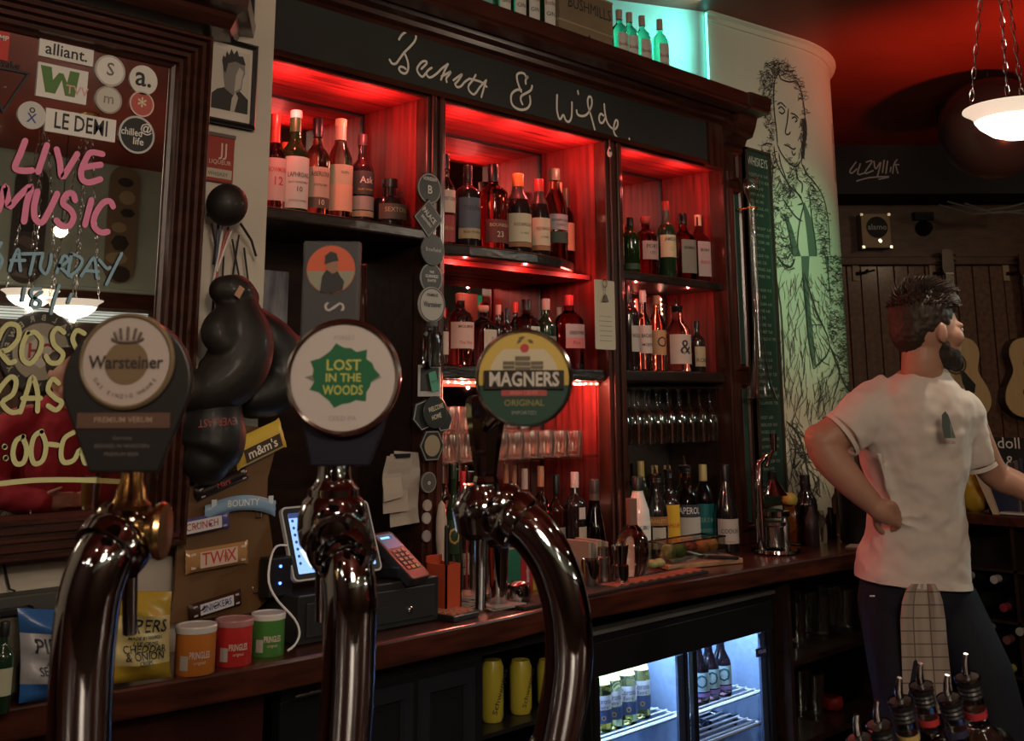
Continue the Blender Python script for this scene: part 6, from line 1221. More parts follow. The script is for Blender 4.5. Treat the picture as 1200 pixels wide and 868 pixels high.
SPRUCE = mat('spruce_top', (.58,.40,.20), .35, noise=.08, scale=6, stretch=(14,1,1), coat=.4); SIDEW = mat('guitar_side', (.06,.025,.012), .3)
def guitar(lb, x, ytop, ybot):
    p = gw(x, ybot, .09); ht = gw(x, ytop, .09).z-p.z; t = thing('acoustic_guitar', lb, 'guitar', p, 0, 'acoustic guitars hung on the plank wall'); t.rotation_euler = Matrix(((GR.x,0,GN.x),(GR.y,0,GN.y),(0,1,0))).to_euler(); s = ht/1.04
    prof = [(0,0),(.10,.004),(.16,.03),(.195,.08),(.20,.13),(.185,.19),(.152,.25),(.135,.29),(.138,.33),(.15,.38),(.148,.43),(.12,.475),(.07,.498),(0,.505)]
    Q = []
    for i in range(len(prof)-1):
        P4 = [Vector(prof[max(i-1,0)]),Vector(prof[i]),Vector(prof[i+1]),Vector(prof[min(i+2,len(prof)-1)])]
        for s_ in (0,.5): Q.append(.5*((2*P4[1])+(P4[2]-P4[0])*s_+(2*P4[0]-5*P4[1]+4*P4[2]-P4[3])*s_*s_+(3*P4[1]-P4[0]-3*P4[2]+P4[3])*s_**3))
    Q.append(Vector(prof[-1])); poly = [(q_.x*s,q_.y*s) for q_ in Q]+[(-q_.x*s,q_.y*s) for q_ in Q[1:-1][::-1]]
    MB().prism(poly,-.08,.018).build('body_side', SIDEW, t); MB().prism([(a*.985,.004+b*.985) for a,b in poly],.018,.021).build('soundboard', SPRUCE, t)
    MB().lathe([(.05*s,.021),(.05*s,.0215),(0,.0215)],24,Matrix.Translation((0,.335*s,0))).build('sound_hole', BLACKM, t); MB().lathe([(.066*s,.021),(.066*s,.0219),(.054*s,.0219),(.054*s,.021)],24,Matrix.Translation((0,.335*s,0)),caps=False).build('rosette', cm((.1,.05,.03)), t)
    MB().prism([(.02*s,.30*s),(.05*s,.285*s),(.11*s,.21*s),(.10*s,.16*s),(.05*s,.17*s),(.03*s,.22*s)],.021,.0225).build('pickguard', BLACK, t)
    MB().box(-.085*s,.085*s,.145*s,.175*s,.021,.031).build('bridge', cm((.02,.012,.01)), t, bev=.004)
    MB().box(-.027*s,.027*s,.37*s,.885*s,.022,.042).build('neck', cm((.03,.018,.012),.4), t, bev=.003); MB().prism([(-.025*s,.885*s),(.025*s,.885*s),(.036*s,.91*s),(.034*s,1.03*s),(0,1.04*s),(-.034*s,1.03*s),(-.036*s,.91*s)],.018,.034).build('headstock', SIDEW, t)
    MB().box(-.023*s,.023*s,.883*s,.888*s,.034,.046).build('nut', cm(WHT), t)
    for sx in (-1,1):
        for j in range(3): MB().lathe([(.005,0),(.005,.016),(0,.017)],8,frame((sx*.036*s,(.93+j*.035)*s,.026),(0,1,0),(0,0,1)) if sx > 0 else frame((sx*.036*s,(.93+j*.035)*s,.026),(0,0,1),(0,1,0))).build('tuning_peg', STEEL, t)
    st_ = MB()
    for j in range(6): st_.box((-.021+j*.0084)*s-.0006,(-.021+j*.0084)*s+.0006,.16*s,.885*s,.043,.0442)
    tag(st_.build('strings', STEEL, t), kind='stuff')
guitar('acoustic guitar with a dark pickguard hung behind the man\'s face', 1124,292,492)
guitar('acoustic guitar at the right edge of the photo, half cut off', 1216,296,490)
# cables looping below the soffit
for i, pts in enumerate(([(1110,236),(1150,247),(1180,243),(1200,238)],[(1130,238),(1165,250),(1200,246)],[(1100,240),(1140,251),(1175,248),(1200,250)])):
    tag(MB().tube([gw(a,b,.42) for a,b in pts], .006, 6).build('stage_cable', cm((.16,.17,.16),.4), smooth=60), 'loose cable sagging under the black soffit, %s of three' % ('uppermost','middle','lowest')[i], 'cable', 'cables under the soffit')
# far right counter with wine rack
def fp(x, y, X=5.15): return onX(x, y, X)
XR = 5.15
tag(MB().box(XR-.03,XR+.45,.2,2.4,.955,1.0).build('side_counter', COUNTM, bev=.005), 'dark counter top behind the man at the far right', 'counter')
t = thing('wine_rack', 'dark wooden wine rack cabinet below the far right counter', 'wine rack', (XR,.2,0)); MB().box(0,.4,0,2.2,.02,.06).box(.3,.4,0,2.2,.06,.95).box(0,.4,2.18,2.2,.06,.95).build('carcass', DARKW, t)
for k_ in range(8): MB().box(0,.3,.15+k_*.27,.165+k_*.27,.06,.95).build('divider', DARKW, t)
for z in (.33,.55,.76): MB().box(0,.3,0,2.2,z,z+.012).build('shelf', DARKW, t)
for i, (x, y, c_) in enumerate(((1133,675,(.4,.4,.4)),(1165,679,(.4,.4,.4)),(1140,708,(.25,.03,.04)),(1176,712,(.25,.03,.04)),(1157,735,(.3,.3,.28)),(1195,740,(.3,.3,.28)),(1180,750,(.15,.06,.06)),(1182,785,(.45,.40,.08)),(1183,818,(.12,.12,.11)),(1190,850,(.1,.1,.1)))):
    p = fp(x, y, XR-.01); tt = thing('wine_bottle', 'wine bottle lying in the rack, %s' % ('grey cap at the upper left','grey cap at the upper right','dark red neck, left one of the pair','dark red neck, right one of the pair','silver top in the middle','silver top at the photo edge','dull red neck below the pair','bright yellow cap','dull grey cap below the yellow one','lowest dull cap')[i], 'bottle', p, 0, 'wine bottles lying in the rack'); MB().lathe([(0,.0),(.016,0),(.016,.06),(.018,.062),(.037,.14),(.037,.30),(0,.30)],16,Matrix.Rotation(math.pi/2,4,'Y')).build('body', cm((.01,.015,.01),.2), tt, smooth=50); MB().lathe([(0,-.004),(.017,-.003),(.017,.05),(0,.05)],16,Matrix.Rotation(math.pi/2,4,'Y')).build('cap', cm(c_,.35), tt, smooth=40)
# things on it: yellow bag, dark box, leaning pale board, chalk sign, book
p = fp(1138,612,XR+.05); blob('yellow_bag', [((0,0,.06),(.05,.06,.07)),((0,.02,.12),(.04,.04,.05)),((0,-.03,.05),(.05,.05,.05))], cm((.50,.30,.03),.4), None, .008, 3); o = bpy.data.objects['yellow_bag']; o.location = (XR+.1,p.y,1.0); tag(o, 'crumpled yellow bag on the far right counter', 'bag')
p = fp(1160,612,XR); t = thing('navy_box', 'dark navy box beside the yellow bag', 'box', (XR+.05,p.y-.05,1.0)); MB().box(0,.06,-.06,.07,0,.15).build('box_body', cm((.02,.03,.07)), t, bev=.002)
a, b = fp(1147,553,XR), fp(1170,615,XR); tag(MB().prism([(a.y+.02,a.z+.02),(a.y-.02,a.z+.02),(b.y-.012,1.002),(b.y+.012,1.002)],0,.02,Matrix(((0,0,1,XR-.02),(1,0,0,0),(0,1,0,0),(0,0,0,1)))).build('leaning_board', cm((.55,.42,.30))), 'pale narrow board leaning against the dark books', 'board')
a, b = fp(1172,517,XR+.2), fp(1215,517,XR+.2); t = thing('chalk_sign', 'black chalk sign with white lettering at the right edge', 'sign', (XR+.12,a.y,1.0)); MB().box(0,.02,b.y-a.y,0,.0,a.z-1.0+.02).build('slate', BLACKM, t, bev=.002)
Ms = Matrix(((0,0,-1,-.0015),(-1,0,0,(b.y-a.y)*.42),(0,1,0,0),(0,0,0,1)))
for s_, zz in (('doll',.30),('&',.22),('mill',.15)): text(s_, .07, cm(WHT), t, M=Ms @ Matrix.Translation((0,zz,0)), fit=.11)
p = fp(1188,622,XR-.02); t = thing('open_book', 'open book with a white page lying at the counter edge', 'book', (XR,p.y,1.0)); MB().box(0,.14,-.16,.06,.0,.012).build('pages', cm((.55,.52,.48)), t); MB().box(-.004,.144,-.164,.064,-.0,.004).build('cover', BLACKM, t)
for i in range(5): q_ = fp(1180+i*6,590,XR); tag(MB().box(XR+.06,XR+.1,q_.y-.018,q_.y-.001,1.0,1.22+.01*(i%3)).build('slim_book', cm(((.05,.05,.06),(.12,.10,.09),(.03,.04,.07))[i % 3])), 'slim dark book on the far right counter, %s from the left' % ORD[i], 'book', 'slim books on the far right counter')
# ================================================================== FRONT BAR AND BEER TAPS
BARZ = .98
be = [(-1.3,1.42),(.1,1.14),(.55,1.05),(1.02,.93),(1.22,.70),(1.36,.50),(1.5,.30)]
bc_ = [(1.15,.0),(.85,.36),(.5,.52),(0,.62),(-1.3,.90)]
fbar = thing('front_bar', 'polished dark front bar carrying the beer taps', 'bar'); MB().prism(be[::-1]+bc_[::-1], BARZ-.05, BARZ).build('bar_top', COUNTM, fbar, bev=.006)
bb = MB().prism([(x*.985, y-.05) for x, y in be][::-1]+[(x, y+.12) for x, y in bc_][::-1], 0, BARZ-.052).build('bar_body', DARKW, fbar)
GMX = Vector((HY,-HX,0)); ZZ = Vector((0,0,1))
CHR2 = mat('tap_chrome', (.38,.39,.41), .06, 1)
def bez(pts, k=6):
    P = [Vector(p) for p in pts]; Q = []
    for i in range(len(P)-1):
        p0,p1,p2,p3 = P[max(i-1,0)],P[i],P[i+1],P[min(i+2,len(P)-1)]
        for j in range(k): s_ = j/k; Q.append(.5*((2*p1)+(p2-p0)*s_+(2*p0-5*p1+4*p2-p3)*s_*s_+(3*p1-p0-3*p2+p3)*s_**3))
    return Q+[P[-1]]
def tap(lb, path, r, spout, sr, body):
    P = [at(*p) for p in path]; b0 = P[0]; base = Vector((b0.x,b0.y,BARZ))
    t = thing('beer_tap', lb, 'beer tap', base, 0, 'swan neck beer taps along the front bar')
    L = lambda v: Vector(v)-base
    full = [Vector((b0.x,b0.y,BARZ+.01))]+P
    MB().tube([L(p) for p in bez(full)], r, 28).build('swan_neck', CHR2, t, smooth=60)
    MB().lathe([(r*1.9,0),(r*1.9,.008),(r*1.3,.016),(r*1.15,.03),(r*1.02,.032)],28).build('base_flange', CHR2, t, smooth=40)
    # collar at the end of the neck
    e0, e1 = P[-2], P[-1]; d = (e1-e0).normalized(); q = d.to_track_quat('Z','Y').to_matrix().to_4x4()
    MB().lathe([(r*1.02,-.012),(r*1.22,-.010),(r*1.26,.0),(r*1.22,.006),(r*1.10,.010),(r*1.2,.016),(r*1.15,.022),(r*.6,.024),(0,.024)],28,Matrix.Translation(L(e1)) @ q).build('collar', CHR2, t, smooth=40)
    s0, s1 = at(*spout[0]), at(*spout[1]); MB().tube([L(s0),L(s1)], [sr*1.15,sr], 16).tube([L(s0)+Vector((0,0,.012)),L(s0)], sr*1.7, 16).build('spout', CHR2, t, smooth=50)
    body(t, L); return t
def faceM(x, y, d): return frame(at(x, y, d), GMX, ZZ)
def ringbody(t, L, x, y, d, prof, m, axis='z', name='valve_body', n=28):
    c = L(at(x, y, d)); M_ = Matrix.Translation(c)
    if axis == 'r': M_ = M_ @ GMX.to_track_quat('Z','Y').to_matrix().to_4x4()
    if axis == 'c': M_ = M_ @ (-FW).to_track_quat('Z','Y').to_matrix().to_4x4()
    k = d/FPX; return MB().lathe([(a*k, b*k) for a, b in prof], n, M_, caps=(name != 'ring')).build(name, m, t, smooth=40)
def body1(t, L):
    ringbody(t, L, 152, 622, .985, [(0,-30),(26,-28),(30,-20),(30,18),(24,24),(24,30),(31,32),(33,37),(31,42),(0,44)], BRASS, 'r')
    ringbody(t, L, 152, 600, .985, [(0,0),(22,0),(24,8),(18,16),(16,28),(13,34),(12,60),(0,60)], BRASS, 'z', 'stem')
    ringbody(t, L, 152, 652, .985, [(0,-12),(15,-12),(18,0),(22,12),(0,14)], BRASS, 'z', 'outlet')
    k = .985/FPX; MB().box(-38*k,30*k,-.006,.006,-40*k,30*k,Matrix.Translation(L(at(152,575,.97)))@Matrix.Rotation(YAW-math.pi/2,4,'Z')).build('clear_block', thinglass('acrylic', (.75,.68,.62), .35), t, bev=.003)
tap('left beer tap with a brass valve body and dark round badge', [(92,905,.944),(93,868,.944),(95,800,.944),(99,745,.945),(106,695,.95),(119,658,.96),(134,638,.975)], .0262, [(152,660,.99),(152,742,.99)], .0062, body1)
def body2(t, L):
    ringbody(t, L, 390, 612, 1.14, [(0,-40),(28,-36),(38,-24),(41,-8),(41,8),(36,24),(30,30),(30,38),(24,42),(20,50),(18,75),(17,100),(0,100)], CHR2)
    ringbody(t, L, 398, 640, 1.10, [(34,-6),(38,-4),(40,2),(38,8),(33,10)], CHR2, 'c', 'ring')
tap('middle beer tap under the white round badge, tablet behind it', [(402,905,1.098),(404,868,1.098),(408,800,1.098),(410,740,1.098),(411,700,1.10),(408,670,1.11),(403,648,1.125)], .0258, [(379,640,1.15),(378,726,1.15)], .0075, body2)
def body3(t, L):
    ringbody(t, L, 563, 598, 1.24, [(0,-34),(18,-32),(28,-24),(31,-8),(33,4),(28,16),(22,22),(20,30),(0,30)], CHR2)
    ringbody(t, L, 594, 605, 1.21, [(24,-16),(26,-12),(24,-4),(27,0),(27,8),(22,12)], CHR2, 'r', 'ring')
    k = 1.25/FPX; MB().lathe([(13*k,0),(15*k,8*k),(13*k,14*k),(15*k,30*k),(23*k,80*k),(24*k,100*k),(20*k,106*k),(0,108*k)],8,Matrix.Translation(L(at(569,572,1.25)))).build('handle', CHR2, t, smooth=20)
tap('right beer tap curving left, with a chrome faceted handle', [(640,905,1.175),(652,868,1.175),(664,800,1.175),(667,750,1.175),(661,700,1.18),(646,656,1.19),(624,624,1.20),(602,607,1.21)], .0252, [(564,628,1.24),(563,712,1.24)], .0062, body3)
# ---- badges (lenses)
def lens(lb, x, y, d, outline, m_back, th=.010, name='tap_badge'):
    t = thing(name, lb, 'tap badge', at(x,y,d), 0, 'round badges on the beer taps'); k = d/FPX*1.02
    F0 = frame((0,0,0),GMX,ZZ); MB().prism([((a-x)*k,(y-b)*k) for a,b in outline],-th,0,F0).build('backing', m_back, t, bev=.002); return t, k, F0
def circ(x, y, r, a0=0, a1=360, n=40): return [(x+r*math.cos(math.radians(a)), y-r*math.sin(math.radians(a))) for a in np.linspace(a0,a1,n)]
LD = cm((.009,.008,.0075),.45)
t, k, F0 = lens('black paddle shaped beer badge with a white round crest and gothic name', 148,448,.925, circ(148,448,74,-15,195)+[(112,548),(190,548)], LD)
MB().lathe([(55*k,.0),(55*k,.003),(52*k,.005),(50*k,.004),(50*k,0)],40,F0 @ Matrix.Translation((0,24*k,0)),caps=False).build('gold_rim', cm((.16,.12,.07),.3), t, smooth=30)
MB().lathe([(50*k,0),(50*k,.003)],40,F0 @ Matrix.Translation((0,24*k,0))).build('white_disc', cm((.40,.34,.31),.4), t)
MB().lathe([(25*k,.003),(25*k,.0034)],36,F0 @ Matrix.Translation((0,22*k,0))).build('gold_disc', cm((.16,.11,.06),.4), t)
text('Warsteiner', 21*k, cm((.03,.022,.02)), t, M=F0 @ Matrix.Translation((0,22*k,.0042)), fit=86*k, bold=.03)
cr0 = MB(); cr0.tube([F0 @ Vector((18*k*math.cos(a),(50+5*math.sin(a))*k,.004)) for a in np.linspace(math.pi,2*math.pi,9)], 1.5*k, 6)
for i in range(5): a = math.radians(150-i*30); cr0.tube([F0 @ Vector(((14*math.cos(a))*k,(48)*k,.004)), F0 @ Vector((18*math.cos(a)*k,(48+12*math.sin(a)+3)*k,.004))], 1.6*k, 6)
cr0.build('crown', cm((.10,.075,.06)), t)
for s_, r0, up in (('DAS EINZIG WAHRE', 40, False), ('SEIT 1753', 40, True)):
    mb = MB(); n = len(s_); sp = 9 if not up else 26
    for i, ch in enumerate(s_):
        if ch == ' ': continue
        a = math.radians(-90+(i-(n-1)/2)*sp*.85) if not up else math.radians(90-(i-(n-1)/2)*14.5)
        if up and abs(i-(n-1)/2) < 2.6: a = a
        v, f = glyphs(ch, 6.5*k, 1, .02); Mt = F0 @ Matrix.Translation((math.cos(a)*r0*k,(24+math.sin(a)*r0)*k,.0036)) @ Matrix.Rotation(a+math.pi/2 if not up else a-math.pi/2,4,'Z')
        mb.add(v, f, Mt)
    if not up: mb.build('lettering', cm((.12,.09,.08)), t)
MB().box(-53*k,53*k,-51*k,-34*k,0,.0012,F0).build('copper_band', cm((.10,.055,.04),.35), t); text('PREMIUM VERUM', 9*k, cm((.28,.20,.15)), t, M=F0 @ Matrix.Translation((0,-42*k,.0018)), fit=66*k, bold=.03)
for i, s_ in enumerate(('Germany','BREWED IN WARSTEIN','PREMIUM BEER')): text(s_, 6*k, cm((.13,.11,.10)), t, M=F0 @ Matrix.Translation((0,(-62-i*9)*k,.0008)))
RIMC = mat('badge_rim', (.55,.50,.48), .2, 1)
t, k, F0 = lens('white round beer badge with a green splash and yellow capital letters', 404,442,1.06, [(352,470),(457,470),(448,505),(434,541),(368,541),(359,505)], cm((.006,.006,.016),.4))
MB().lathe([(62*k,.002),(65.5*k,.003),(66*k,.010),(63*k,.013),(60*k,.011),(60*k,.004)],48,F0,caps=False).build('rim', RIMC, t, smooth=30)
MB().lathe([(63*k,-.002),(61*k,.009)],48,F0).build('white_disc', cm((.46,.41,.39),.35), t)
rg2 = random.Random(2); sp = []
for i in range(28):
    a = i/28*2*math.pi; r_ = 33*(1+(.22 if i % 4 == 0 else rg2.uniform(-.05,.05))); sp.append((r_*math.cos(a)*k*1.05, (r_*.92*math.sin(a)+2)*k))
MB().prism(sp,.009,.0096,F0).build('green_splash', cm((.012,.11,.045),.4), t)
for sx in (-1,1): MB().prism([(sx*30*k,4*k),(sx*44*k,0),(sx*30*k,-7*k)][::sx],.009,.0094,F0).build('splash_spike', cm((.16,.16,.14)), t)
LY = cm((.42,.44,.10))
for s_, dy, sz in (('LOST',13,17),('IN THE',-1,13),('WOODS',-15,15)): text(s_, sz*k, LY, t, M=F0 @ Matrix.Translation((0,dy*k,.0102)), fit=46*k, bold=.03)
text('FOREST', 7*k, cm((.3,.27,.25)), t, M=F0 @ Matrix.Translation((0,44*k,.0095))); text('COLD IPA', 7*k, cm((.3,.27,.25)), t, M=F0 @ Matrix.Translation((0,-46*k,.0095)), bold=.03)
t, k, F0 = lens('yellow and green round cider badge with a black name bar', 614,443,1.12, circ(614,443,54), cm((.5,.36,.08),.35))
def cap_poly(r, y0, y1, n=24):
    out = []
    for y in np.linspace(y0, y1, n): out.append((math.sqrt(max(0,r*r-y*y)), y))
    return [(x*k, y*k) for x, y in out]+[(-x*k, y*k) for x, y in out[::-1]]
MB().prism(cap_poly(52,-52,-8),0,.0012,F0).build('green_field', cm((.016,.05,.035),.35), t)
MB().prism(cap_poly(53,-6,53),0,.0008,F0).build('yellow_field', cm((.46,.32,.07),.35), t); MB().prism(cap_poly(40,-5,33),.0008,.0012,F0).build('cream_field', cm((.46,.40,.28),.35), t)
MB().lathe([(55*k,-.008),(56.5*k,-.002),(54*k,.004),(52*k,.002)],48,F0,caps=False).build('rim', RIMC, t, smooth=30)
for i,(a,b,y0,y1) in enumerate(((-24,-10,-4,20),(-10,8,-4,26),(8,23,-4,20))):
    for j in range(5): MB().box(a*k,b*k-.0006,(y0+(y1-y0)*j/5)*k,(y0+(y1-y0)*(j+.8)/5)*k,.0012,.002,F0).build('barrel_band', cm((.11,.085,.055)), t)
MB().lathe([(5*k,.001),(5*k,.002)],20,F0 @ Matrix.Translation((1*k,34*k,0))).build('apple', cm((.35,.03,.03)), t)
for dx, dy, an in ((-5,42,.6),(8,42,-.6),(-2,46,.2)): MB().prism([(-4*k,0),(0,2*k),(4*k,0),(0,-2*k)],.001,.002,F0 @ Matrix.Translation((dx*k,dy*k,0)) @ Matrix.Rotation(an,4,'Z')).build('leaf', cm((.10,.09,.04)), t)
MB().box(-46*k,46*k,-13*k,9*k,.0012,.004,F0).build('name_bar', cm((.02,.017,.015),.3), t, bev=.0008); text('MAGNERS', 22*k, cm((.45,.41,.36)), t, M=F0 @ Matrix.Translation((0,-2*k,.0046)), fit=80*k, bold=.045)
MB().box(-26*k,26*k,-20*k,-12.5*k,.0012,.0024,F0).build('red_band', cm((.30,.05,.05)), t); text('IRISH CIDER', 6*k, cm((.5,.2,.15)), t, M=F0 @ Matrix.Translation((0,-16.5*k,.003)))
text('ORIGINAL', 10*k, cm((.20,.17,.06)), t, M=F0 @ Matrix.Translation((0,-28*k,.002)), fit=48*k, bold=.02); text('IMPORTED', 6*k, cm((.22,.24,.22)), t, M=F0 @ Matrix.Translation((0,-39*k,.002)), fit=28*k)
p0, p1 = at(600,470,1.13), at(572,500,1.245); MB().tube([p0-t.location, p1-t.location], .007, 10).build('bracket', CHR2, t, smooth=50)
# tall grey handle with round picture behind the white badge
t, k, F0 = lens('tall grey pump lever with a round orange portrait picture, behind the white badge', 386,380,1.22, [(353,283),(419,284),(418,480),(353,480)], cm((.040,.040,.044),.5), th=.016, name='beer_pump_clip'); del t['group']
MB().lathe([(28*k,0),(28*k,.001)],36,F0 @ Matrix.Translation((0,63*k,0))).build('picture', cm((.50,.09,.04)), t)
MB().prism([(x*k,(y+63)*k) for x,y in ((-28,-2),(28,-2),(24,-14),(14,-24),(0,-28),(-14,-24),(-24,-14))],.001,.0013,F0).build('picture_ground', cm((.22,.22,.16)), t)
MB().prism([(x*k,(y+63)*k) for x,y in ((-12,-26),(-10,-8),(-4,2),(6,2),(10,-6),(16,-14),(14,-24),(2,-28))],.0013,.0016,F0).build('picture_coat', cm((.02,.018,.02)), t)
MB().prism([(x*k,(y+63)*k) for x,y in ((-5,0),(-4,10),(3,12),(8,8),(8,-2),(2,-5))],.0016,.0019,F0).build('picture_face', cm((.25,.13,.08)), t)
MB().prism([(x*k,(y+63)*k) for x,y in ((-7,6),(-7,16),(-1,21),(6,19),(9,10),(2,9))],.0019,.0022,F0).build('picture_hat', cm((.02,.018,.02)), t)
for s_, dy in (('S',20),('A',-14),('L',-44)): text(s_, 34*k, cm((.40,.38,.36)), t, M=F0 @ Matrix.Translation((4*k,dy*k,.0012)) @ Matrix.Rotation(-math.pi/2,4,'Z'), bold=-.005, sx=.8)
p0, p1 = at(384,470,1.24), at(398,600,1.25); MB().tube([p0-t.location, p1-t.location], .014, 12).build('stem', cm((.10,.11,.17),.3), t, smooth=50)
p0, p1 = at(423,310,1.26), at(424,440,1.26); tag(MB().tube([p0,p1], .006, 12).build('chrome_column', CHROME, smooth=50), 'chrome strip of a second tap handle right of the tall grey handle', 'tap handle')
# ---- speed pourer bottles, lower right
def speed(lb, top, neckpx, d, tilt, glass, collar, labcol, R_=.036, H=.30, lab=None, style='whisky'):
    tp = at(top[0]-13, top[1]-21, d); ax = (ZZ*math.cos(tilt)-GMX*math.sin(tilt)+GN*.12).normalized(); base = tp-ax*(H*.968)
    t = B(lb, 0,0,0,0,0,style,glass,pour=True,loc=(0,0,0),H=H,R=R_,labels=lab or [(.2,.6,70,labcol)],group='bottles with pour spouts in the speed rail',foil=(.81,collar))
    q = ax.to_track_quat('Z','Y'); yv = -(FW-ax*FW.dot(ax)).normalized(); xv = (-yv).cross(ax).normalized() if False else yv.cross(ax).normalized()
    xv = ax.cross(yv).normalized()*-1; M_ = Matrix(((xv.x,-yv.x,ax.x,base.x),(xv.y,-yv.y,ax.y,base.y),(xv.z,-yv.z,ax.z,base.z),(0,0,0,1))); t.matrix_world = M_; return t
SPG = (.55,.56,.55)
speed('pour spout bottle farthest left in the speed rail, only its steel spout showing', (1012,858),0,1.36,.26,SPG,BLK,(.3,.3,.3))
speed('pour spout bottle with a gold collar at the left of the rail', (1036,842),0,1.38,.22,SPG,(.40,.29,.10),(.35,.3,.15))
speed('pour spout bottle with a wide gold collar, before the towel', (1062,815),0,1.42,.20,(.12,.14,.18),(.40,.29,.10),(.05,.05,.06))
speed('pour spout bottle with a red collar and red diagonal label', (1087,798),0,1.46,.18,SPG,(.35,.03,.03),(.60,.57,.52),lab=[(.55,.72,70,(.55,.52,.46),[('Pure',.7,(.4,.03,.03),.5)])])
speed('dark blue collared pour spout bottle with a thin yellow band', (1118,812),0,1.46,.22,SPG,(.03,.03,.07),(.2,.2,.25))
speed('tall pour spout bottle with a red band and sloping shoulder at the right', (1140,787),0,1.50,.20,SPG,(.35,.03,.04),(.3,.3,.3),R_=.042,H=.32,style='fatwh')
tag(MB().box(-.30,.30,-.05,.05,0,.16).build('speed_rail', STEEL, bev=.003, loc=at(1090,1200,1.46)), 'steel speed rail holding the pour spout bottles', 'rail'); o = bpy.data.objects['speed_rail']; o.rotation_euler = (0,0,YAW-math.pi/2)
# ================================================================== THE BARMAN
DM = 3.17
SKIN = mat('skin', (.40,.21,.145), .5, noise=.10, scale=20); SHIRT = mat('shirt_cotton', (.60,.53,.48), .85, noise=.05, scale=5); SHIRT.node_tree.nodes['Principled BSDF'].inputs['Sheen Weight'].default_value = .3
TROU = mat('navy_trousers', (.0035,.005,.014), .8, noise=.2, scale=8); HAIRM = mat('dark_brown_hair', (.030,.018,.011), .6, noise=.5, scale=40)
man = thing('person', 'man in a white t-shirt with hand on hip, towel tucked in dark trousers, looking right', 'person', (at(1070,700,DM).x, at(1070,700,DM).y, 0))
mo = man.location.copy()
def Q(x, y, d=0): return at(x, y, DM-d)-mo
I4 = Matrix.Identity(4)
# head frame: x forward, y left, z up
hf = (GMX*math.cos(.16)+Vector((HX,HY,0))*math.sin(.16)).normalized(); hl = ZZ.cross(hf); HM = Matrix(((hf.x,hl.x,0,0),(hf.y,hl.y,0,0),(0,0,1,0),(0,0,0,1)))
hc = Q(1087,387,0); E = lambda x,y,z: hc+HM.to_3x3() @ Vector((x,y,z))
head_e = [(E(-.008,0,.012),(.092,.074,.098),HM),(E(.035,0,-.045),(.055,.055,.062),HM),(E(.060,0,-.075),(.032,.034,.026),HM),(E(.082,0,-.015),(.014,.012,.024),HM),(E(.096,0,-.026),(.012,.011,.011),HM),
   (E(.072,.028,.012),(.018,.024,.012),HM),(E(.072,-.028,.012),(.018,.024,.012),HM),(E(.083,0,-.058),(.010,.020,.008),HM),(E(.055,.045,-.02),(.028,.018,.026),HM),(E(.055,-.045,-.02),(.028,.018,.026),HM),
   (E(.0,.078,-.012),(.016,.008,.028),HM),(E(.0,-.078,-.012),(.016,.008,.028),HM)]
neck = [([E(-.02,0,-.04), E(-.025,0,-.10), Q(1082,452,0), Q(1080,480,0)],[.054,.056,.062,.085])]
arm_l = [([Q(1030,478,0), Q(1005,492,.03), Q(982,506,.05), Q(966,516,.06)],[.060,.056,.052,.048]),
         ([Q(960,514,.06), Q(970,532,.07), Q(986,552,.085), Q(1005,573,.10), Q(1022,590,.11)],[.043,.049,.046,.038,.030])]
hand_e = [(Q(965,518,.06),(.050,.048,.048),I4),(Q(1030,597,.115),(.042,.028,.030),HM @ Matrix.Rotation(.75,4,'Y')),(Q(1042,604,.105),(.030,.024,.026),HM)]
fing = []
for i,(dx,dy,L_) in enumerate(((8,-8,1.0),(11,-1,1.06),(12,6,1.0),(11,13,.85))):
    b0 = Q(1032+dx*.4,596+dy,.118); fing.append(([b0, Q(1040+dx*.9,599+dy*1.0,.125-.004*i), Q(1046+dx*.6,606+dy*.8,.10), Q(1043+dx*.2,611+dy*.8,.08)],[.0095,.009,.0085,.0075]))
fing.append(([Q(1026,604,.105),Q(1028,616,.09),Q(1034,624,.07)],[.011,.010,.008]))
arm_r = [([Q(1128,485,0), Q(1145,520,.0), Q(1160,548,-.01), Q(1172,560,-.02)],[.055,.048,.042,.040]), ([Q(1172,560,-.02), Q(1200,572,.03), Q(1240,598,.12)],[.041,.036,.026])]
hand_r = [(Q(1258,607,.15),(.045,.036,.016),HM)]
for i in range(4): fing.append(([Q(1262,600+i*5,.155),Q(1278,603+i*6,.17),Q(1288,608+i*6,.175)],[.0095,.0085,.0075]))
fing.append(([Q(1250,612,.155),Q(1258,622,.17),Q(1266,624,.18)],[.011,.010,.008]))
hipL, hipR = Q(1045,700,0), Q(1105,700,0); fl = Vector((hipL.x,hipL.y,.06))+GMX*.02; fr_ = Vector((hipR.x,hipR.y,.06))+GMX*.16
kneeL, kneeR = hipL.lerp(fl,.5)+GN*.03, hipR.lerp(fr_,.45)+GN*.06+GMX*.05
legs = [([hipL, hipL.lerp(kneeL,.5), kneeL, fl],[.06,.055,.045,.035]),([hipR, hipR.lerp(kneeR,.5)+GMX*.02, kneeR, fr_],[.06,.055,.045,.035]),([Q(1076,470,0),Q(1074,560,0),Q(1072,650,0),Q(1074,700,0)],[.10,.10,.10,.10])]
tubes_mesh('body', neck+arm_l+arm_r+fing+legs, SKIN, man, .0048, 3, head_e+hand_e+hand_r)
# eyes
for s_ in (-1,1): MB().lathe([(.011*math.sin(a),-.011*math.cos(a)) for a in np.linspace(0,math.pi,8)],12,Matrix.Translation(E(.080,s_*.030,.0))).build('eye', cm((.5,.45,.4),.2), man, smooth=60)
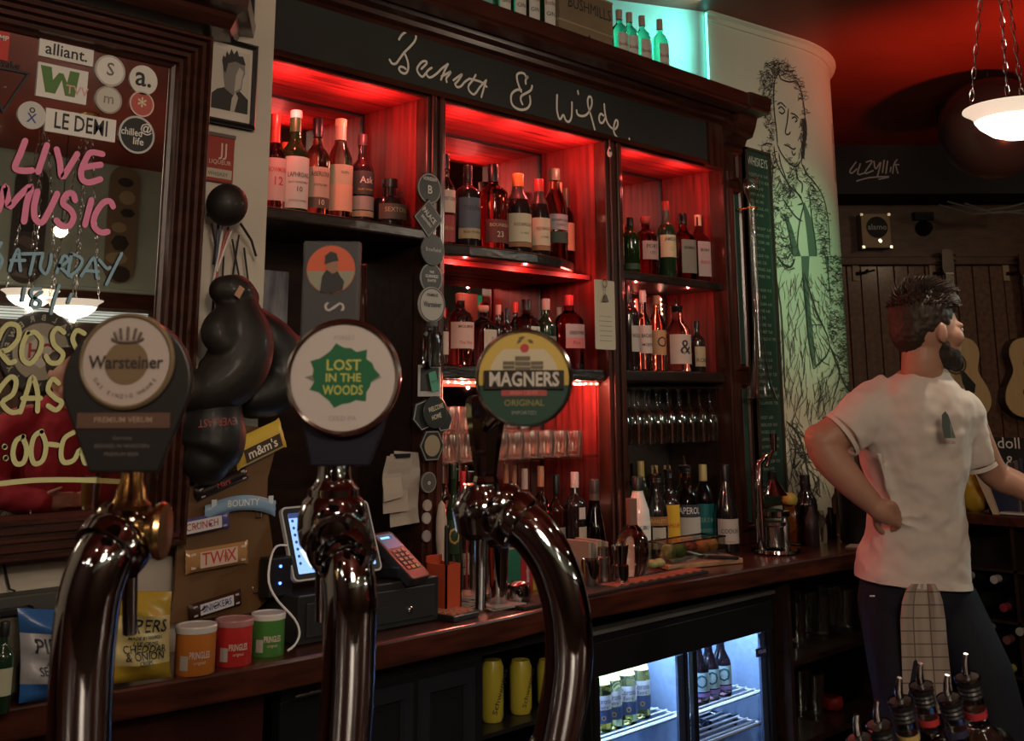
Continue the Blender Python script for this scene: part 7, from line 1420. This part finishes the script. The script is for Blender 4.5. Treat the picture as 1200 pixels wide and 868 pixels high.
# t-shirt
tors = []
def ell_ring(y, xl, xr, dh, cz=0, tilt=0):
    c = Q((xl+xr)/2, y, cz); rx = (xr-xl)/2*DM/FPX; return c, rx, dh, tilt
rings = [(432,1066,1106,.050,0),(441,1052,1114,.070,3),(450,1036,1124,.085,4),(465,1020,1134,.105,4),(485,1012,1140,.120,4),(510,1008,1138,.128,2),(545,1014,1130,.128,0),(580,1019,1127,.122,0),(620,1018,1127,.120,1),(655,1011,1130,.126,3),(683,1006,1134,.130,7)]
mb = MB(); n = 36
for y, xl, xr, dh, tl in rings:
    c, rx, dh, tl = ell_ring(y, xl, xr, dh, 0, tl)
    for i in range(n):
        a = 2*math.pi*i/n; e = (abs(math.cos(a))**2.5+abs(math.sin(a))**2.5)**(-1/2.5)
        fold = 1+.018*math.sin(a*5+y*.03)*max(0,(y-520)/160)
        mb.v.append(tuple(c+GMX*rx*math.cos(a)*e*fold+GN*dh*math.sin(a)*e*fold-ZZ*tl*math.cos(a)*DM/FPX*.8))
for j in range(len(rings)-1):
    for i in range(n): a, b = j*n+i, j*n+(i+1) % n; mb.f.append((a,a+n,b+n,b)); mb.m.append(0)
mb.f.append(tuple(range(n))); mb.m.append(0); mb.f.append(tuple((len(rings)-1)*n+i for i in range(n-1,-1,-1))); mb.m.append(0)
sl = [([Q(1045,470,0), Q(1026,478,.01), Q(1008,490,.03), Q(988,508,.048)],[.075,.076,.070,.066]), ([Q(1112,475,0), Q(1128,492,0), Q(1139,515,0), Q(1147,541,-.004)],[.075,.070,.060,.052])]
for pts, rad in sl: mb.tube(pts, rad, 18)
for pts, r_, d_ in (([(1050,604),(1078,606),(1108,580)],.013,.112),([(1052,612),(1085,622),(1118,600)],.012,.112),([(1086,668),(1104,632),(1124,570)],.014,.105),([(1030,530),(1040,570),(1050,600)],.012,.100)):
    mb.tube([Q(a,b,d_) for a, b in pts], [r_*.5,r_,r_*.4], 8)
me = bpy.data.meshes.new('t_shirt'); me.from_pydata(mb.v, [], mb.f); me.materials.append(SHIRT); ts = bpy.data.objects.new('t_shirt', me); sc.collection.objects.link(ts); ts.parent = man
r_ = ts.modifiers.new('r','REMESH'); r_.mode = 'VOXEL'; r_.voxel_size = .006; r_.use_smooth_shade = True; s_ = ts.modifiers.new('s','SMOOTH'); s_.factor = .5; s_.iterations = 8
tx = bpy.data.textures.new('folds','CLOUDS'); tx.noise_scale = .10; dm = ts.modifiers.new('d','DISPLACE'); dm.texture = tx; dm.strength = .030; dm.mid_level = .5
# cuffs and hem as stitched bands
for pts, rr in (((Q(988,508,.048),Q(984,511,.05)),.0665),((Q(1147,541,-.004),Q(1149,546,-.004)),.0525)): MB().tube(list(pts), rr, 28, caps=False).build('sleeve_hem', SHIRT, man, smooth=60)
hem = MB()
for yy in (-.002, .016):
    for i in range(40):
        a = 2*math.pi*i/40; e = (abs(math.cos(a))**2.5+abs(math.sin(a))**2.5)**(-1/2.5); c = Q(1070,681,0); hem.v.append(tuple(c+GMX*(.1545+.001*(yy < 0))*math.cos(a)*e+GN*.131*math.sin(a)*e-ZZ*7*math.cos(a)*DM/FPX*.8+ZZ*yy))
for i in range(40): hem.f.append((i,(i+1)%40,40+(i+1)%40,40+i)); hem.m.append(0)
hem.build('hem', SHIRT, man, smooth=60)
# chest print
pm_ = Q(1110,499,.182); FP_ = frame(pm_, GMX, ZZ); kq = DM/FPX
def proj_print(poly, m, name):
    MB().prism([(a*kq, b*kq) for a, b in poly], 0, .0012, FP_).build(name, m, man)
proj_print([(-4,-13),(8,-13),(5,0),(2,12),(-1,16),(-5,12),(-6,0)], cm((.05,.07,.06)), 'chest_print'); proj_print([(3,-13),(8,-13),(5,0),(3,4)], cm((.22,.28,.24)), 'chest_print_light'); text('OFICIAL', 4.5*kq, cm((.20,.06,.05)), man, M=FP_ @ Matrix.Translation((1*kq,-18*kq,.001)), fit=14*kq)
# hair
hair_e = [(E(-.018,0,.036),(.092,.082,.088),HM),(E(-.055,0,.005),(.052,.070,.075),HM),(E(.02,0,.075),(.072,.070,.045),HM),(E(.06,0,.085),(.036,.055,.028),HM)]
hb = tubes_mesh('hair', [], HAIRM, man, .004, 4, hair_e, (.007,.012))
hs = MB(); rh = random.Random(11)
for i in range(900):
    th, ph = rh.uniform(-3.1,3.1), rh.uniform(.15,1.35); d0 = Vector((math.cos(th)*math.sin(ph), math.sin(th)*math.sin(ph), math.cos(ph)))
    p = Vector((-.010,0,.045))+Vector((d0.x*.095,d0.y*.084,d0.z*.082)); L_ = rh.uniform(.014,.036)*(1.2 if ph < .9 else .6); dr = (d0+Vector((.5,0,.35))*rh.uniform(.4,1)+Vector((rh.uniform(-.4,.4),rh.uniform(-.4,.4),0))).normalized()
    hs.tube([E(*p), E(*(p+dr*L_*.5)), E(*(p+(dr+Vector((.3,0,-.15))).normalized()*L_))], [.0026,.0019,.0004], 4)
o = hs.build('hair_tufts', HAIRM, hb, smooth=60); o['kind'] = 'stuff'
tubes_mesh('beard', [], mat('beard_hair', (.025,.015,.010), .8, noise=.4, scale=60), man, .005, 2, [(E(.030,0,-.068),(.058,.060,.040),HM),(E(.062,0,-.085),(.034,.036,.026),HM),(E(.018,0,-.045),(.030,.066,.040),HM)], (.006,.01))
# trousers
wr_ = MB()
for c, rad in (([Q(1071,672,0),Q(1071,700,0),Q(1070,722,0)],[.148,.156,.150]),):
    for j, (p, r_) in enumerate(zip(c, rad)):
        for i in range(32):
            a = 2*math.pi*i/32; wr_.v.append(tuple(p+GMX*r_*math.cos(a)+GN*r_*.78*math.sin(a)))
    for j in range(2):
        for i in range(32): a, b = j*32+i, j*32+(i+1) % 32; wr_.f.append((a,a+32,b+32,b)); wr_.m.append(0)
    wr_.f.append(tuple(range(32))); wr_.f.append(tuple(64+i for i in range(31,-1,-1))); wr_.m += [0,0]
kneeL, kneeR = hipL.lerp(fl,.5)+GN*.03, hipR.lerp(fr_,.45)+GN*.06+GMX*.05
wr_.tube([hipL+GMX*-.005, hipL.lerp(kneeL,.5), kneeL, fl+ZZ*.02], [.092,.082,.068,.062], 20); wr_.tube([hipR+GMX*.0, hipR.lerp(kneeR,.5)+GMX*.02, kneeR, fr_+ZZ*.02], [.094,.086,.070,.062], 20)
me = bpy.data.meshes.new('trousers'); me.from_pydata(wr_.v, [], wr_.f); me.materials.append(TROU); o = bpy.data.objects.new('trousers', me); sc.collection.objects.link(o); o.parent = man
r_ = o.modifiers.new('r','REMESH'); r_.mode = 'VOXEL'; r_.voxel_size = .008; r_.use_smooth_shade = True; s_ = o.modifiers.new('s','SMOOTH'); s_.factor = .5; s_.iterations = 6
for c in (fl, fr_): blob('shoe', [(c+Vector((0,0,-.015))+GN*.06,(.045,.045,.04)),(c+Vector((0,0,-.025))+GN*.12,(.042,.06,.03)),(c+Vector((0,0,-.01)),(.04,.04,.045))], BLACK, man, .008, 3)
MB().box(-3*kq,3*kq,-.8*kq,.8*kq,0,.002,frame(Q(1022,698,.075),GMX,ZZ)).build('hip_logo', cm((.5,.5,.5)), man)
# towel
tw = bpy.data.materials.new('checked_towel'); tw.use_nodes = True; nt = tw.node_tree; b = nt.nodes['Principled BSDF']; b.inputs['Roughness'].default_value = .9
br = nt.nodes.new('ShaderNodeTexBrick'); br.offset = 0; br.inputs['Color1'].default_value = (.40,.33,.28,1); br.inputs['Color2'].default_value = (.38,.31,.26,1); br.inputs['Mortar'].default_value = (.15,.12,.10,1)
br.inputs['Scale'].default_value = 1; br.inputs['Mortar Size'].default_value = .002; br.inputs['Brick Width'].default_value = .046; br.inputs['Row Height'].default_value = .037
tc = nt.nodes.new('ShaderNodeTexCoord'); nt.links.new(tc.outputs['UV'], br.inputs['Vector']); nt.links.new(br.outputs[0], b.inputs['Base Color'])
rows = [(684,1068,1096),(692,1061,1101),(705,1057,1105),(725,1055,1108),(750,1056,1110),(780,1057,1113),(810,1058,1116),(836,1060,1119)]
tb = MB(); N = 16; uv = []
for s_ in (0,1):
    for y, xl, xr in rows:
        for i in range(N+1):
            u = i/N; x = xl+(xr-xl)*u; d = .132+.010*math.sin(u*9+y*.01)+.006*math.sin(u*17)-(.003 if s_ else 0); tb.v.append(tuple(Q(x, y, d))); uv.append((u*.125+.01, (y-678)*DM/FPX))
M_ = len(rows)*(N+1)
for j in range(len(rows)-1):
    for i in range(N): a = j*(N+1)+i; tb.f += [(a,a+N+1,a+N+2,a+1),(M_+a+1,M_+a+N+2,M_+a+N+1,M_+a)]; tb.m += [0,0]
o = tb.build('towel', tw, smooth=60); o.location = mo; tag(o, 'checked beige bar towel hanging from the man\'s waistband', 'towel')
ul = o.data.uv_layers.new(name='UVMap')
for lp_ in o.data.loops: ul.data[lp_.index].uv = uv[lp_.vertex_index]
# ================================================================== THE ROOM BEHIND THE CAMERA (seen in the mirrors)
def refl(x, y, Ym, Yo): p = onY(x, y, 2*Ym-Yo); return Vector((p.x, Yo, p.z))
YW = -2.5; YM = 2.155
# skateboard decks on the upper wall
for i, (x, lb) in enumerate(((40,'dark skateboard deck on the mint wall, left one in the mirror'),(148,'tan and black patterned skateboard deck on the mint wall, right one in the mirror'))):
    a, b = refl(x,195,YM,YW+.03), refl(x,333,YM,YW+.03); L_ = a.z-b.z; W_ = .205; t = thing('skateboard_deck', lb, 'skateboard deck', (a.x,YW+.03,b.z), 0, 'skateboard decks on the wall')
    pl = [(W_/2*math.cos(q), L_-W_/2+W_/2*math.sin(q)) for q in np.linspace(0,math.pi,12)]+[(W_/2*math.cos(q), W_/2+W_/2*math.sin(q)) for q in np.linspace(math.pi,2*math.pi,12)]
    F_ = frame((0,0,0),(-1,0,0),(0,0,1)); MB().prism(pl,-.008,.004,F_).build('deck', (cm((.035,.028,.025),.4),cm((.16,.12,.07),.4))[i], t)
    rr = random.Random(i+4)
    for j in range(7):
        zc = L_*(.08+.13*j); q = MB()
        if i: q.lathe([(.05+.03*rr.random(),.004),(.05,.005),(.02,.006),(0,.006)],rr.choice((6,9,12)),F_ @ Matrix.Translation((rr.uniform(-.03,.03),zc,0)) @ Matrix.Diagonal((1,rr.uniform(.5,.9),1,1)))
        else: q.prism([(-.08,0),(.02,.05),(.08,.02),(0,-.03)],.004,.0055,F_ @ Matrix.Translation((0,zc,0)) @ Matrix.Rotation(rr.uniform(-.8,.8),4,'Z'))
        q.build('printed_shape', ((cm((.11,.09,.08)),cm((.015,.012,.012)))[j % 2],(cm((.03,.025,.02)),cm((.30,.24,.14)))[j % 2])[i], t)
MB0 = struct(MB().box(2.2,3.66,YW,YW+.012,2.2,2.985).build('trim_panel_front', mat('mint_panel', (.30,.36,.29), .7)))
# round sign
c = refl(46,412,YM,YW+.03); t = thing('round_sign', 'round brewery sign with a diamond emblem, seen in the mirror', 'sign', c); F_ = frame((0,0,0),(-1,0,0),(0,0,1))
MB().lathe([(.24,0),(.24,.02),(.23,.024)],40,F_).build('disc', cm((.04,.04,.04),.4), t); MB().lathe([(.17,.02),(.17,.026)],36,F_).build('inner_disc', cm((.30,.28,.22),.5), t)
MB().prism([(-.15,0),(0,-.10),(.15,0),(0,.10)],.026,.029,F_).build('diamond', cm((.45,.43,.38)), t); text('CH', .12, cm((.30,.04,.03)), t, M=F_ @ Matrix.Translation((0,0,.031)), bold=.04)
for i in range(18):
    a = i/18*2*math.pi; v, f = glyphs('BREWERYTRADITIONAL'[i], .05, 1, .02); m_ = MB(); m_.add(v, f, F_ @ Matrix.Translation((.20*math.sin(a),.20*math.cos(a),.026)) @ Matrix.Rotation(-a,4,'Z')); m_.build('lettering', cm((.4,.38,.3)), t)
# glowing transom light below the rail
for i,(z0,z1) in enumerate(((2.075,2.085),)):
    tag(MB().box(2.4,3.6,YW,YW+.03,1.98,2.05).build('light_panel', mat('transom_glow', (.5,.5,.45), .5, emit=(.85,.95,.85), estr=.45)), 'long glowing transom panel under the dark rail of the opposite wall', 'light panel')
for i in range(4): tag(MB().box(2.4,3.6,YW+.03,YW+.04,1.985+i*.018,1.989+i*.018).build('transom_bar', BLACK), 'thin black bar across the glowing transom, number %s from below' % ('one','two','three','four')[i], 'bar', 'bars across the transom')
# pendants in the customer room (they light the whole bar)
for i, (x, y) in enumerate(((35,352),(86,364))):
    q = refl(x, y, YM, -1.35 if i else -1.6); pendant((q.x, q.y, q.z+.05), ('lit bowl pendant reflected at the left of the mirror','lit bowl pendant reflected beside the dark badge')[i], .7, 5)
pendant((-.2,-.9,2.42), 'lit bowl pendant behind the camera over the customers', 1.0, 22)
pendant((.6,-1.9,2.42), 'lit bowl pendant over the middle of the customer room', .8, 8)
pendant((-1.3,.3,2.42), 'lit bowl pendant at the left end of the front bar', 1.0, 12)
# small globe lamps scattered over the customer room
BULB = mat('bulb_glow', (1,.9,.7), .3, emit=(1,.84,.62), estr=26)
g0 = None
for i, (x, y, z, w) in enumerate(((-1.5,-.5,2.35,'at the left wall'),(-.7,-1.7,2.5,'over the left tables'),(.1,-.6,2.62,'just behind the camera'),(.9,-1.2,2.3,'over the middle tables'),(1.7,-.3,2.6,'above the end of the front bar'),(2.6,-1.6,2.4,'over the right tables'),(3.4,-.8,2.6,'towards the stage side'),(-.6,.2,2.7,'above the bar stools'),(.9,-.1,2.75,'above the standing customers'),(-1.9,.9,2.5,'beyond the left end of the bar'))):
    if g0 is None:
        g0 = thing('globe_lamp', 'x', 'lamp'); MB().lathe([(0,-.036),(.02,-.030),(.034,-.012),(.034,.012),(.02,.030),(.012,.034),(0,.034)],16).build('globe', BULB, g0, smooth=60); MB().lathe([(.014,.032),(.014,.06),(0,.062)],12).build('holder', BLACK, g0); r = g0
    else:
        r = g0.copy(); sc.collection.objects.link(r)
        for ch in g0.children: c = ch.copy(); sc.collection.objects.link(c); c.parent = r
    r.location = (x,y,z); r['label'] = 'small glowing globe lamp '+w; r['group'] = 'globe lamps over the customer room'
    MB().tube([(0,0,.06),(0,0,3.0-z)], .0025, 6).build('cord', BLACK, r)
# exit sign and white beam reflected in the centre bay mirror
a, b = refl(558,351,2.575,YW+.02), refl(588,361,2.575,YW+.02)
t = thing('exit_sign', 'small green exit sign on the opposite wall, seen in the centre bay mirror', 'sign', ((a.x+b.x)/2,YW+.01,(a.z+b.z)/2)); w2 = abs(b.x-a.x)/2; F_ = frame((0,0,0),(-1,0,0),(0,0,1))
MB().box(-w2,w2,-w2*.42,w2*.42,0,.02,F_).build('plate', mat('exit_green', (.02,.2,.08), .4, emit=(.03,.30,.12), estr=.5), t); MB().prism([(-.02,.05),(.02,.05),(.02,0),(.05,0),(0,-.06),(-.05,0),(-.02,0)],.02,.022,F_).build('arrow', cm(WHT), t)
a, b = refl(550,334,2.575,YW+.02), refl(598,347,2.575,YW+.02); tag(MB().box(a.x,b.x,YW,YW+.03,min(a.z,b.z)-.02,max(a.z,b.z)+.02).build('white_board', mat('white_board_paint', (.7,.72,.62), .6)), 'white board above the exit sign on the opposite wall', 'board')  # plain white paint, no emission
# seated customer in a red sweater, and a pint on a table
pc = refl(62,520,YM,-.75); cust = thing('person', 'customer in a red sweater with folded arms, seen reflected in the mirror', 'person', (pc.x,pc.y,0)); co = cust.location.copy()
V3 = Vector; sk = [([V3((0,0,1.30)),V3((.02,.03,1.52))],[.06,.055])]
ft = []
for s_ in (-1,1):
    for i in range(4): ft.append(([V3((s_*.10,.24,1.06+i*.017)),V3((s_*.05-s_*.02,.27,1.065+i*.017)),V3((s_*.0,.26,1.06+i*.017))],[.009,.0085,.007]))
    ft.append(([V3((s_*.11,.24,1.12)),V3((s_*.07,.27,1.14))],[.010,.008]))
tubes_mesh('body', sk+ft+[([V3((0,0,.5)),V3((0,0,1.3))],[.12,.13]),([V3((-.2,.0,1.38)),V3((-.26,.06,1.14)),V3((-.08,.24,1.07))],[.05,.045,.03]),([V3((.2,.0,1.38)),V3((.26,.06,1.14)),V3((.08,.24,1.09))],[.05,.045,.03]),([V3((-.1,0,.9)),V3((-.1,.05,.5)),V3((-.1,.02,.06))],[.08,.06,.04]),([V3((.1,0,.9)),V3((.1,.05,.5)),V3((.1,.02,.06))],[.08,.06,.04])], SKIN, cust, .006, 3,
  [(V3((.02,.05,1.62)),(.075,.092,.105),I4),(V3((.02,.145,1.61)),(.012,.016,.022),I4),(V3((.02,.09,1.55)),(.05,.05,.04),I4),(V3((-.055,.04,1.61)),(.01,.018,.03),I4),(V3((.095,.04,1.61)),(.01,.018,.03),I4)])
for s_ in (-.028,.028): MB().lathe([(.010*math.sin(a),-.010*math.cos(a)) for a in np.linspace(0,math.pi,8)],10,Matrix.Translation((.02+s_,.138,1.63))).build('eye', cm((.4,.36,.32),.2), cust, smooth=60)
tubes_mesh('hair', [], HAIRM, cust, .007, 3, [(V3((.02,.025,1.66)),(.085,.095,.085),I4)])
tubes_mesh('sweater', [([V3((0,0,.88)),V3((0,0,1.05)),V3((0,0,1.25)),V3((0,0,1.42)),V3((0,.01,1.48))],[.17,.175,.19,.14,.07]),([V3((-.12,0,1.40)),V3((-.22,.0,1.34)),V3((-.27,.06,1.14)),V3((-.12,.22,1.08))],[.09,.085,.072,.050]),([V3((.12,0,1.40)),V3((.22,.0,1.34)),V3((.27,.06,1.14)),V3((.12,.22,1.10))],[.09,.085,.072,.050])], mat('red_sweater', (.32,.02,.035), .9, noise=.2, scale=20), cust, .009, 5, (), (.02,.1))
tubes_mesh('trousers', [([V3((-.09,0,.95)),V3((-.11,.04,.5)),V3((-.1,.02,.08))],[.13,.09,.07]),([V3((.09,0,.95)),V3((.11,.04,.5)),V3((.1,.02,.08))],[.13,.09,.07])], cm((.05,.045,.04),.9), cust, .01, 4)
q = refl(92,575,YM,-.22); tb_ = thing('round_table', 'round dark pub table holding a pint, reflected at the foot of the mirror', 'table', (q.x+.05,-.22,0)); MB().lathe([(0,1.02),(.20,1.02),(.20,1.05),(0,1.05)],30).build('table_top', DARKW, tb_); MB().lathe([(.03,0),(.03,1.02)],14).build('column', BLACK, tb_); MB().lathe([(0,0),(.22,0),(.22,.02),(0,.03)],24).build('base', BLACK, tb_)
t = thing('beer_glass', 'pint glass of amber beer on the round table, seen in the mirror', 'glass', (q.x+.05,-.22,1.051)); MB().lathe([(.03,0),(.034,.06),(.042,.15),(.040,.15),(.029,.006),(0,.005)],18).build('glass_body', THIN, t, smooth=50); MB().lathe([(0,.006),(.029,.007),(.038,.128),(0,.128)],18).build('beer', cm((.35,.16,.03),.2), t, smooth=40); MB().lathe([(0,.128),(.0385,.128),(.039,.142),(0,.142)],18).build('foam', cm((.6,.55,.45)), t)
